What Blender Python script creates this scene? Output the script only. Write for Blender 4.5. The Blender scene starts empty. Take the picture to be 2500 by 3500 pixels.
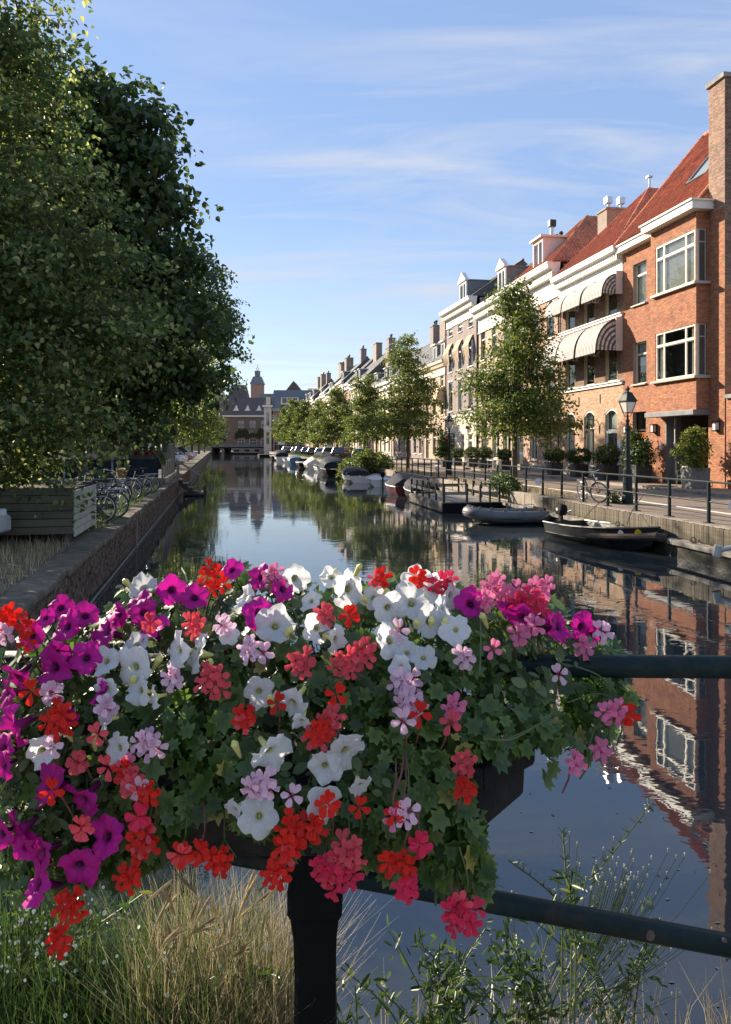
import bpy, math, random
import numpy as np
from mathutils import Vector, Matrix, Quaternion
R = math.radians
rnd = random.Random(7)
sc = bpy.context.scene
COL = sc.collection

# ------------------------------------------------------------------ camera, sky, sun, exposure
EYE = 2.8                      # eye height over the canal water (water is z = 0)
F, CX, HY = 2600.0, 1250.0, 1520.0
cam = bpy.data.cameras.new('camera')
cam.sensor_fit = 'VERTICAL'; cam.sensor_height = 36.0; cam.sensor_width = 36.0
cam.lens = F / 3500.0 * 36.0
cam.shift_y = (HY - 1750.0) / 3500.0
cam.clip_start = 0.05; cam.clip_end = 3000
camo = bpy.data.objects.new('camera', cam); COL.objects.link(camo)
camo.location = (0, 0, EYE); camo.rotation_euler = (R(90), 0, 0)
sc.camera = camo

SUN_AZ, SUN_EL = 48.0, 23.5    # degrees to the left of the view direction, and up
sd = Vector((-math.sin(R(SUN_AZ)) * math.cos(R(SUN_EL)), math.cos(R(SUN_AZ)) * math.cos(R(SUN_EL)), math.sin(R(SUN_EL))))
sun = bpy.data.lights.new('sun', 'SUN'); sun.energy = 3.5; sun.angle = R(0.5); sun.color = (1.0, 0.87, 0.70)
suno = bpy.data.objects.new('sun', sun); COL.objects.link(suno)
suno.rotation_euler = sd.to_track_quat('Z', 'Y').to_euler()

w = bpy.data.worlds.new('World'); sc.world = w; w.use_nodes = True
nt = w.node_tree; nt.nodes.clear(); N = nt.nodes.new; L = nt.links.new
wo = N('ShaderNodeOutputWorld'); bg = N('ShaderNodeBackground'); sky = N('ShaderNodeTexSky')
sky.sky_type = 'NISHITA'; sky.sun_disc = False
sky.sun_elevation = R(SUN_EL); sky.sun_rotation = R(-SUN_AZ)
sky.altitude = 0; sky.air_density = 1.0; sky.dust_density = 0.12; sky.ozone_density = 1.3
bg.inputs['Strength'].default_value = 0.125
tc = N('ShaderNodeTexCoord')
# thin cirrus: direction projected on a plane high above, streaked noise
sep = N('ShaderNodeSeparateXYZ'); L(tc.outputs['Generated'], sep.inputs[0])
zz = N('ShaderNodeMath'); zz.operation = 'ADD'; zz.inputs[1].default_value = 0.10; L(sep.outputs['Z'], zz.inputs[0])
zm = N('ShaderNodeMath'); zm.operation = 'MAXIMUM'; zm.inputs[1].default_value = 0.05; L(zz.outputs[0], zm.inputs[0])
dx = N('ShaderNodeMath'); dx.operation = 'DIVIDE'; L(sep.outputs['X'], dx.inputs[0]); L(zm.outputs[0], dx.inputs[1])
dy = N('ShaderNodeMath'); dy.operation = 'DIVIDE'; L(sep.outputs['Y'], dy.inputs[0]); L(zm.outputs[0], dy.inputs[1])
cmb = N('ShaderNodeCombineXYZ'); L(dx.outputs[0], cmb.inputs[0]); L(dy.outputs[0], cmb.inputs[1])
mp = N('ShaderNodeMapping'); mp.inputs['Rotation'].default_value = (0, 0, R(-14)); mp.inputs['Scale'].default_value = (0.8, 3.0, 1); mp.inputs['Location'].default_value = (5.2, 2.6, 0)
L(cmb.outputs[0], mp.inputs[0])
n1 = N('ShaderNodeTexNoise'); n1.inputs['Scale'].default_value = 1.1; n1.inputs['Detail'].default_value = 9; n1.inputs['Roughness'].default_value = 0.58; n1.inputs['Distortion'].default_value = 0.7
L(mp.outputs[0], n1.inputs['Vector'])
n2 = N('ShaderNodeTexNoise'); n2.inputs['Scale'].default_value = 0.42; n2.inputs['Detail'].default_value = 3
L(cmb.outputs[0], n2.inputs['Vector'])
r1 = N('ShaderNodeMapRange'); r1.inputs['From Min'].default_value = 0.45; r1.inputs['From Max'].default_value = 0.70; L(n1.outputs['Fac'], r1.inputs['Value'])
r2 = N('ShaderNodeMapRange'); r2.inputs['From Min'].default_value = 0.36; r2.inputs['From Max'].default_value = 0.56; L(n2.outputs['Fac'], r2.inputs['Value'])
mu = N('ShaderNodeMath'); mu.operation = 'MULTIPLY'; L(r1.outputs[0], mu.inputs[0]); L(r2.outputs[0], mu.inputs[1])
mu2 = N('ShaderNodeMath'); mu2.operation = 'MULTIPLY'; mu2.inputs[1].default_value = 0.85; L(mu.outputs[0], mu2.inputs[0])
mx = N('ShaderNodeMix'); mx.data_type = 'RGBA'; mx.inputs['B'].default_value = (1.85, 1.95, 2.2, 1)
# high thin haze evens the clear sky out: pale at the horizon, periwinkle overhead
rp = N('ShaderNodeValToRGB'); el = rp.color_ramp.elements
for i_, (p_, c_) in enumerate([(0.0, (1.65, 1.80, 1.88)), (0.10, (1.25, 1.53, 1.98)), (0.30, (0.76, 1.10, 1.85)), (1.0, (0.60, 0.93, 1.75))]):
    e_ = el[i_] if i_ < 2 else el.new(p_); e_.position = p_; e_.color = (*[q / 3 for q in c_], 1)
L(sep.outputs['Z'], rp.inputs[0])
sc3 = N('ShaderNodeVectorMath'); sc3.operation = 'SCALE'; sc3.inputs['Scale'].default_value = 3.0; L(rp.outputs[0], sc3.inputs[0])
hz = N('ShaderNodeMix'); hz.data_type = 'RGBA'; hz.inputs['Factor'].default_value = 0.84; L(sky.outputs[0], hz.inputs['A']); L(sc3.outputs[0], hz.inputs['B'])
L(mu2.outputs[0], mx.inputs['Factor']); L(hz.outputs['Result'], mx.inputs['A'])
L(mx.outputs['Result'], bg.inputs['Color']); L(bg.outputs[0], wo.inputs['Surface'])

sc.view_settings.view_transform = 'Standard'; sc.view_settings.look = 'None'
sc.view_settings.exposure = 1.65; sc.view_settings.gamma = 1.0; sc.view_settings.use_curve_mapping = False
sc.cycles.max_bounces = 8; sc.cycles.transparent_max_bounces = 12; sc.cycles.glossy_bounces = 4; sc.cycles.diffuse_bounces = 3
sc.cycles.use_denoising = True; sc.cycles.caustics_reflective = False; sc.cycles.caustics_refractive = False

# ------------------------------------------------------------------ materials
def nodes_of(name):
    m = bpy.data.materials.new(name); m.use_nodes = True
    t = m.node_tree; b = t.nodes['Principled BSDF']
    return m, t, b
def mat(name, col, rough=0.7, var=0.25, scale=3.0, bump=0.0, bscale=None, metal=0.0, spec=0.5, rand=0.0, coat=0.0, stain=None, stain_amt=0.5, stain_scale=0.8, hue=0.0, objco=True):
    m, t, b = nodes_of(name); n = t.nodes.new; l = t.links.new
    b.inputs['Roughness'].default_value = rough; b.inputs['Metallic'].default_value = metal
    b.inputs['Specular IOR Level'].default_value = spec
    if coat: b.inputs['Coat Weight'].default_value = coat; b.inputs['Coat Roughness'].default_value = 0.05
    tcn = n('ShaderNodeTexCoord'); vec = tcn.outputs['Object']
    no = n('ShaderNodeTexNoise'); no.inputs['Scale'].default_value = scale; no.inputs['Detail'].default_value = 6; no.inputs['Roughness'].default_value = 0.62
    l(vec, no.inputs['Vector'])
    cr = n('ShaderNodeMix'); cr.data_type = 'RGBA'
    d = tuple(c * (1 - var) for c in col); h = tuple(min(1, c * (1 + var)) for c in col)
    cr.inputs['A'].default_value = (*d, 1); cr.inputs['B'].default_value = (*h, 1)
    mr = n('ShaderNodeMapRange'); mr.inputs['From Min'].default_value = 0.3; mr.inputs['From Max'].default_value = 0.7
    l(no.outputs['Fac'], mr.inputs['Value']); l(mr.outputs[0], cr.inputs['Factor'])
    out = cr.outputs['Result']
    if stain:
        ns = n('ShaderNodeTexNoise'); ns.inputs['Scale'].default_value = stain_scale; ns.inputs['Detail'].default_value = 8; ns.inputs['Roughness'].default_value = 0.68
        l(vec, ns.inputs['Vector'])
        ms = n('ShaderNodeMapRange'); ms.inputs['From Min'].default_value = 0.47; ms.inputs['From Max'].default_value = 0.66; ms.inputs['To Max'].default_value = stain_amt
        l(ns.outputs['Fac'], ms.inputs['Value'])
        mm = n('ShaderNodeMix'); mm.data_type = 'RGBA'; mm.inputs['B'].default_value = (*stain, 1)
        l(ms.outputs[0], mm.inputs['Factor']); l(out, mm.inputs['A']); out = mm.outputs['Result']
    if rand:
        g = n('ShaderNodeNewGeometry'); oi = n('ShaderNodeObjectInfo')
        ad = n('ShaderNodeMath'); ad.operation = 'ADD'; l(g.outputs['Random Per Island'], ad.inputs[0]); l(oi.outputs['Random'], ad.inputs[1])
        fr = n('ShaderNodeMath'); fr.operation = 'FRACT'; l(ad.outputs[0], fr.inputs[0])
        rr = n('ShaderNodeMapRange'); rr.inputs['To Min'].default_value = 1 - rand; rr.inputs['To Max'].default_value = 1 + rand; l(fr.outputs[0], rr.inputs['Value'])
        hs = n('ShaderNodeHueSaturation'); l(rr.outputs[0], hs.inputs['Value']); l(out, hs.inputs['Color'])
        if hue:
            m7 = n('ShaderNodeMath'); m7.operation = 'MULTIPLY'; m7.inputs[1].default_value = 7.31; l(fr.outputs[0], m7.inputs[0])
            f7 = n('ShaderNodeMath'); f7.operation = 'FRACT'; l(m7.outputs[0], f7.inputs[0])
            rh = n('ShaderNodeMapRange'); rh.inputs['To Min'].default_value = 0.5 - hue; rh.inputs['To Max'].default_value = 0.5 + hue; l(f7.outputs[0], rh.inputs['Value'])
            l(rh.outputs[0], hs.inputs['Hue'])
        out = hs.outputs['Color']
    l(out, b.inputs['Base Color'])
    rv = n('ShaderNodeMapRange'); rv.inputs['To Min'].default_value = max(0, rough - .12); rv.inputs['To Max'].default_value = min(1, rough + .12)
    l(no.outputs['Fac'], rv.inputs['Value']); l(rv.outputs[0], b.inputs['Roughness'])
    if bump:
        nb = n('ShaderNodeTexNoise'); nb.inputs['Scale'].default_value = bscale or scale * 4; nb.inputs['Detail'].default_value = 5; l(vec, nb.inputs['Vector'])
        bp = n('ShaderNodeBump'); bp.inputs['Strength'].default_value = bump; bp.inputs['Distance'].default_value = 0.02
        l(nb.outputs['Fac'], bp.inputs['Height']); l(bp.outputs[0], b.inputs['Normal'])
    return m
def leafmat(name, cols, transl=0.35, rough=0.45, spec=0.4, edge=False):
    """cols: list of (position, colour) picked per leaf"""
    m, t, b = nodes_of(name); n = t.nodes.new; l = t.links.new
    g = n('ShaderNodeNewGeometry'); oi = n('ShaderNodeObjectInfo')
    ad = n('ShaderNodeMath'); ad.operation = 'ADD'; l(g.outputs['Random Per Island'], ad.inputs[0]); l(oi.outputs['Random'], ad.inputs[1])
    fr = n('ShaderNodeMath'); fr.operation = 'FRACT'; l(ad.outputs[0], fr.inputs[0])
    cr = n('ShaderNodeValToRGB'); e = cr.color_ramp.elements
    while len(e) < len(cols): e.new(0.5)
    for i, (p, c) in enumerate(cols): e[i].position = p; e[i].color = (*c, 1)
    l(fr.outputs[0], cr.inputs[0])
    if edge:      # the leaf's own marking: darker middle and veins, paler rim
        at = n('ShaderNodeAttribute'); at.attribute_name = 'rim'; mr = n('ShaderNodeMapRange'); mr.inputs['To Min'].default_value = .62; mr.inputs['To Max'].default_value = 1.22; l(at.outputs['Fac'], mr.inputs['Value'])
        he = n('ShaderNodeHueSaturation'); l(mr.outputs[0], he.inputs['Value']); l(cr.outputs[0], he.inputs['Color']); cr = he
    b.inputs['Roughness'].default_value = rough; b.inputs['Specular IOR Level'].default_value = spec
    l(cr.outputs[0], b.inputs['Base Color'])
    tr = n('ShaderNodeBsdfTranslucent'); hs = n('ShaderNodeHueSaturation'); hs.inputs['Value'].default_value = 2.0; hs.inputs['Saturation'].default_value = 1.05
    l(cr.outputs[0], hs.inputs['Color']); l(hs.outputs[0], tr.inputs['Color'])
    ms = n('ShaderNodeMixShader'); ms.inputs[0].default_value = transl
    l(b.outputs[0], ms.inputs[1]); l(tr.outputs[0], ms.inputs[2])
    l(ms.outputs[0], t.nodes['Material Output'].inputs['Surface'])
    return m
def glassmat(name, tint=(.9, .95, .95), ior=1.7):
    m, t, b = nodes_of(name); n = t.nodes.new; l = t.links.new; t.nodes.remove(b)
    tr = n('ShaderNodeBsdfTransparent'); tr.inputs[0].default_value = (*tint, 1)
    gl = n('ShaderNodeBsdfGlossy'); gl.inputs['Roughness'].default_value = 0.015
    fr = n('ShaderNodeFresnel'); ge = n('ShaderNodeNewGeometry'); ex = n('ShaderNodeMath'); ex.operation = 'MULTIPLY_ADD'; ex.inputs[1].default_value = -2; ex.inputs[2].default_value = 1; l(ge.outputs['Backfacing'], ex.inputs[0])
    pw = n('ShaderNodeMath'); pw.operation = 'POWER'; pw.inputs[0].default_value = ior; l(ex.outputs[0], pw.inputs[1]); l(pw.outputs[0], fr.inputs[0])      # thin pane: the same from both sides
    no = n('ShaderNodeTexNoise'); no.inputs['Scale'].default_value = 1.3; tcn = n('ShaderNodeTexCoord'); l(tcn.outputs['Object'], no.inputs['Vector'])
    bp = n('ShaderNodeBump'); bp.inputs['Strength'].default_value = 0.06; bp.inputs['Distance'].default_value = 0.03; l(no.outputs['Fac'], bp.inputs['Height']); l(bp.outputs[0], gl.inputs['Normal'])
    ms = n('ShaderNodeMixShader'); l(fr.outputs[0], ms.inputs[0]); l(tr.outputs[0], ms.inputs[1]); l(gl.outputs[0], ms.inputs[2])
    l(ms.outputs[0], t.nodes['Material Output'].inputs['Surface'])
    return m
def brickmat(name, c1, c2, mortar, bw=0.21, bh=0.065, msize=0.012, rot=(0, 0, 0), rough=0.85, bump=0.5, stain=None, vec_swz=None, stain_amt=.5):
    """masonry too far off (or too flat) to pick apart: brick texture over local x (along) and z (up)"""
    m, t, b = nodes_of(name); n = t.nodes.new; l = t.links.new
    tcn = n('ShaderNodeTexCoord'); sp = n('ShaderNodeSeparateXYZ'); l(tcn.outputs['Object'], sp.inputs[0])
    cb = n('ShaderNodeCombineXYZ')
    a, c = vec_swz or ('XY', 'Z')
    if a == 'XY':
        s = n('ShaderNodeMath'); s.operation = 'ADD'; l(sp.outputs['X'], s.inputs[0]); l(sp.outputs['Y'], s.inputs[1]); l(s.outputs[0], cb.inputs[0])
    else: l(sp.outputs[a], cb.inputs[0])
    l(sp.outputs[c], cb.inputs[1])
    bt = n('ShaderNodeTexBrick'); bt.inputs['Scale'].default_value = 1.0
    bt.inputs['Brick Width'].default_value = bw; bt.inputs['Row Height'].default_value = bh; bt.inputs['Mortar Size'].default_value = msize
    bt.inputs['Color1'].default_value = (*c1, 1); bt.inputs['Color2'].default_value = (*c2, 1); bt.inputs['Mortar'].default_value = (*mortar, 1)
    l(cb.outputs[0], bt.inputs['Vector'])
    out = bt.outputs['Color']
    no = n('ShaderNodeTexNoise'); no.inputs['Scale'].default_value = 0.9; no.inputs['Detail'].default_value = 8; no.inputs['Roughness'].default_value = .66; l(tcn.outputs['Object'], no.inputs['Vector'])
    ms = n('ShaderNodeMapRange'); ms.inputs['From Min'].default_value = .42; ms.inputs['From Max'].default_value = .7; ms.inputs['To Max'].default_value = stain_amt; l(no.outputs['Fac'], ms.inputs['Value'])
    mm = n('ShaderNodeMix'); mm.data_type = 'RGBA'; mm.inputs['B'].default_value = (*(stain or tuple(x * .55 for x in c1)), 1)
    l(ms.outputs[0], mm.inputs['Factor']); l(out, mm.inputs['A']); l(mm.outputs['Result'], b.inputs['Base Color'])
    b.inputs['Roughness'].default_value = rough
    iv = n('ShaderNodeMath'); iv.operation = 'SUBTRACT'; iv.inputs[0].default_value = 1; l(bt.outputs['Fac'], iv.inputs[1])
    bp = n('ShaderNodeBump'); bp.inputs['Strength'].default_value = bump; bp.inputs['Distance'].default_value = 0.01; l(iv.outputs[0], bp.inputs['Height']); l(bp.outputs[0], b.inputs['Normal'])
    return m

M = {}
M['white'] = mat('white_paint', (.80, .77, .70), .5, .08, 2, stain=(.5, .46, .4), stain_amt=.25)
M['cream'] = mat('cream_render', (.70, .60, .46), .8, .10, 1.2, .15, 30, stain=(.45, .38, .3), stain_amt=.35)
M['pinkwhite'] = mat('pale_pink_paint', (.70, .58, .52), .6, .08, 2)
M['offwhite'] = mat('frame_paint', (.66, .61, .50), .45, .08, 3)
M['greyframe'] = mat('grey_frame_paint', (.42, .40, .34), .4, .1, 3)
M['darkgreen'] = mat('dark_green_door_paint', (.018, .03, .026), .3, .2, 3, coat=.4)
M['black'] = mat('black_paint', (.016, .018, .021), .4, .3, 4)
M['iron'] = mat('dark_green_iron_paint', (.006, .019, .021), .5, .3, 9, .15, 60, spec=.14, stain=(.05, .035, .022), stain_amt=.45, stain_scale=14)
M['blackiron'] = mat('black_iron_paint', (.004, .005, .006), .7, .3, 9, .2, 40, spec=.12)
M['lampiron'] = mat('lamp_iron', (.014, .026, .025), .5, .3, 6, .2, 40, spec=.18, stain=(.07, .05, .035), stain_amt=.4, stain_scale=5)
M['steel'] = mat('galvanised_steel', (.55, .56, .57), .35, .12, 8, metal=.9)
M['chrome'] = mat('chrome', (.7, .7, .7), .2, .05, 3, metal=1)
M['rubber'] = mat('tyre_rubber', (.022, .022, .023), .75, .3, 9)
M['redbrick'] = mat('red_brick', (.40, .162, .076), .85, .18, 6, .35, 60, rand=.24, hue=.012, stain=(.20, .07, .045), stain_amt=.45, stain_scale=.7)
M['tanbrick'] = mat('tan_brick', (.52, .33, .20), .85, .15, 6, .35, 60, rand=.24, hue=.015, stain=(.30, .17, .10), stain_amt=.4, stain_scale=.7)
M['brownbrick'] = mat('brown_brick', (.23, .14, .095), .85, .2, 6, .35, 60, rand=.35, hue=.012)
M['chimbrick'] = mat('chimney_brick', (.33, .205, .14), .85, .2, 6, .35, 60, rand=.28, hue=.015, stain=(.18, .11, .08), stain_amt=.4)
M['mortar'] = mat('pale_mortar', (.33, .26, .20), .95, .2, 9)
M['mortar_tan'] = mat('tan_mortar', (.50, .40, .28), .95, .2, 9)
M['rooftile'] = mat('red_pantile', (.58, .215, .105), .65, .22, 3, .2, 30, rand=.2, hue=.010, stain=(.13, .06, .045), stain_amt=.4, stain_scale=1.1)
M['slate'] = mat('slate', (.085, .085, .092), .55, .25, 4, .2, 20, rand=.22)
M['brownroof'] = mat('brown_far_roof', (.105, .085, .078), .8, .25, 4, .2, 20)
M['lead'] = mat('lead_sheet', (.17, .18, .19), .5, .2, 3)
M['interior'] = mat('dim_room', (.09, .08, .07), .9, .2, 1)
M['curtain'] = mat('cream_curtain', (.72, .67, .55), .85, .1, 5)
M['blind'] = mat('grey_blind', (.36, .37, .33), .8, .1, 5)
M['glass'] = glassmat('window_glass', ior=2.1)
M['lampglass'] = glassmat('lamp_glass', (.85, .84, .80), 1.5)
M['milk'] = mat('milk_glass', (.8, .74, .66), .3, .05, 3)
M['awncream'] = mat('awning_cream', (.60, .57, .53), .8, .08, 2)
M['awnbrown'] = mat('awning_brown', (.10, .085, .080), .8, .1, 2)
M['beigecloth'] = mat('beige_awning_cloth', (.72, .52, .30), .8, .08, 2)
M['orange'] = mat('orange_door', (.62, .16, .03), .4, .1, 2)
M['planterblack'] = mat('anthracite_planter', (.034, .038, .046), .5, .25, 3, stain=(.09, .09, .09), stain_amt=.3)
M['zinc'] = mat('zinc_planter', (.20, .20, .19), .5, .2, 3, stain=(.12, .12, .115), stain_amt=.4)
M['pinkbrick'] = mat('pinkish_brick', (.50, .31, .22), .85, .15, 6, .35, 60, rand=.22, hue=.014, stain=(.34, .2, .14), stain_amt=.4, stain_scale=.7)
M['planterwhite'] = mat('pale_planter', (.55, .53, .48), .6, .12, 3)
M['bark'] = mat('bark', (.10, .075, .052), .9, .35, 6, .8, 25, stain=(.13, .14, .08), stain_amt=.4)
M['stone'] = mat('quay_stone', (.33, .28, .215), .9, .2, 3, .5, 18, rand=.15, stain=(.12, .10, .075), stain_amt=.6, stain_scale=1.5)
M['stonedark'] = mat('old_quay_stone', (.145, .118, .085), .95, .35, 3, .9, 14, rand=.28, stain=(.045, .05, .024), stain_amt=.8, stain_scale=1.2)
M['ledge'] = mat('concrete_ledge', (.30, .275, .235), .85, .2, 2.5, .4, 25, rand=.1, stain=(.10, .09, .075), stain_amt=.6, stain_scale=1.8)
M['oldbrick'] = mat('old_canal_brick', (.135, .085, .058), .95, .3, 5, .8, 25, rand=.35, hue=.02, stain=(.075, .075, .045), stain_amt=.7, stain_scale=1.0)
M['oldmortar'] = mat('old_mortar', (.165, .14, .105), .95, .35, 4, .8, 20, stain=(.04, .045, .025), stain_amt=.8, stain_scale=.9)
M['slime'] = mat('wet_wall', (.035, .034, .026), .5, .4, 3, .5, 15)
M['olivewood'] = mat('olive_board', (.105, .098, .068), .75, .2, 2, .3, 30, rand=.12, stain=(.05, .05, .035), stain_amt=.4)
M['paleboard'] = mat('pale_board', (.40, .40, .32), .75, .15, 2, .3, 30, rand=.1, stain=(.2, .2, .15), stain_amt=.4)
M['greywood'] = mat('weathered_wood', (.25, .22, .185), .85, .3, 4, .5, 30, rand=.2, stain=(.09, .08, .07), stain_amt=.5, stain_scale=2)
M['darkwood'] = mat('dark_wood', (.055, .048, .042), .75, .3, 4, .4, 30, rand=.2)
M['teakwood'] = mat('teak', (.42, .26, .13), .6, .2, 4, .2, 30, rand=.1)
M['boatgrey'] = mat('dark_grey_hull', (.016, .017, .019), .4, .25, 2, stain=(.045, .045, .042), stain_amt=.4, stain_scale=2)
M['boatwhite'] = mat('white_hull', (.72, .71, .67), .3, .08, 2, stain=(.35, .33, .28), stain_amt=.35)
M['boatblack'] = mat('black_hull', (.006, .0065, .008), .75, .3, 2, spec=.15)
M['boatblue'] = mat('blue_hull', (.05, .13, .22), .3, .2, 2)
M['boatred'] = mat('maroon_hull', (.10, .02, .025), .35, .2, 2)
M['deckgrey'] = mat('pale_deck', (.58, .59, .60), .5, .1, 4, stain=(.35, .35, .34), stain_amt=.4)
M['tarpgrey'] = mat('grey_tarpaulin', (.040, .043, .052), .8, .25, 2, .5, 6, spec=.15)
M['tarpnavy'] = mat('navy_tarpaulin', (.022, .03, .045), .75, .3, 2, .5, 6, spec=.15)
M['tarpwhite'] = mat('white_tarpaulin', (.66, .64, .58), .6, .15, 2, .4, 6)
M['tarpblue'] = mat('blue_tarpaulin', (.06, .13, .19), .55, .2, 2, .4, 6)
M['tubegrey'] = mat('grey_rubber_tube', (.10, .10, .105), .5, .2, 3, stain=(.14, .14, .13), stain_amt=.4)
M['rope'] = mat('hemp_rope', (.27, .19, .11), .95, .3, 20, .8, 60)
M['fender'] = mat('coir_fender', (.075, .055, .04), .95, .4, 20, 1.0, 60)
M['teal'] = mat('teal_paint', (.07, .17, .20), .35, .2, 3)
M['paper'] = mat('white_plate', (.8, .8, .78), .4, .04, 3)
M['yellow'] = mat('yellow_plate', (.75, .48, .02), .4, .04, 3)
M['amber'] = mat('red_lamp_lens', (.35, .012, .01), .25, .1, 3)
M['soil'] = mat('dark_soil', (.03, .022, .016), .95, .4, 9, .8, 30)
M['planterbox'] = mat('black_stained_box', (.015, .015, .017), .8, .4, 5, .5, 40, spec=.2, stain=(.05, .047, .043), stain_amt=.5, stain_scale=5)
M["white_line"] = mat('kerb_stone_white', (.68, .65, .58), .8, .15, 3, .2, 20)
M['cane'] = mat('wicker', (.36, .22, .11), .8, .3, 20, .8, 60)
for nm, c in dict(carwhite=(.72, .73, .74), carblack=(.012, .013, .015), carblue=(.16, .36, .50), carnavy=(.03, .06, .16), cargrey=(.16, .17, .18), carred=(.30, .015, .015), carsilver=(.48, .49, .50)).items():
    M[nm] = mat(nm + '_paint', c, .28, .04, 2, coat=.8)
M['carglass'] = mat('car_glass', (.02, .024, .028), .06, .1, 2, spec=.9)
M['rim'] = mat('wheel_rim', (.45, .46, .47), .35, .1, 4, metal=.8)
M['headlight'] = mat('headlight_lens', (.75, .77, .78), .12, .05, 3, spec=.8)
M['pebble'] = brickmat('street_clinker', (.27, .195, .14), (.20, .145, .105), (.10, .08, .06), .2, .075, .008, vec_swz=('X', 'Y'), bump=.4, stain=(.32, .25, .17), stain_amt=.45)
M['pave'] = brickmat('pavement_clinker', (.33, .24, .16), (.27, .19, .13), (.14, .11, .08), .3, .3, .008, vec_swz=('X', 'Y'), bump=.3, stain=(.22, .16, .11), stain_amt=.4)
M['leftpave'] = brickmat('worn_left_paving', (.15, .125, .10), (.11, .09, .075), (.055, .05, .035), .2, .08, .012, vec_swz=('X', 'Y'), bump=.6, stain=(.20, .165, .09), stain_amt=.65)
BR = {}
for nm, c, mo in [('bred', (.38, .16, .10), (.42, .36, .30)), ('btan', (.52, .36, .235), (.55, .47, .37)), ('bpink', (.46, .28, .21), (.52, .45, .38)), ('bbrown', (.30, .20, .145), (.44, .39, .33)), ('bplum', (.27, .185, .165), (.42, .38, .34))]:
    BR[nm] = M[nm] = brickmat('brickwork_' + nm, c, tuple(x * .75 for x in c), mo)
M['farbrick'] = brickmat('far_brickwork', (.19, .125, .095), (.15, .10, .08), (.22, .19, .16))
M['ivy'] = leafmat('ivy_leaf', [(0, (.06, .08, .03)), (1, (.13, .15, .05))])
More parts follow.
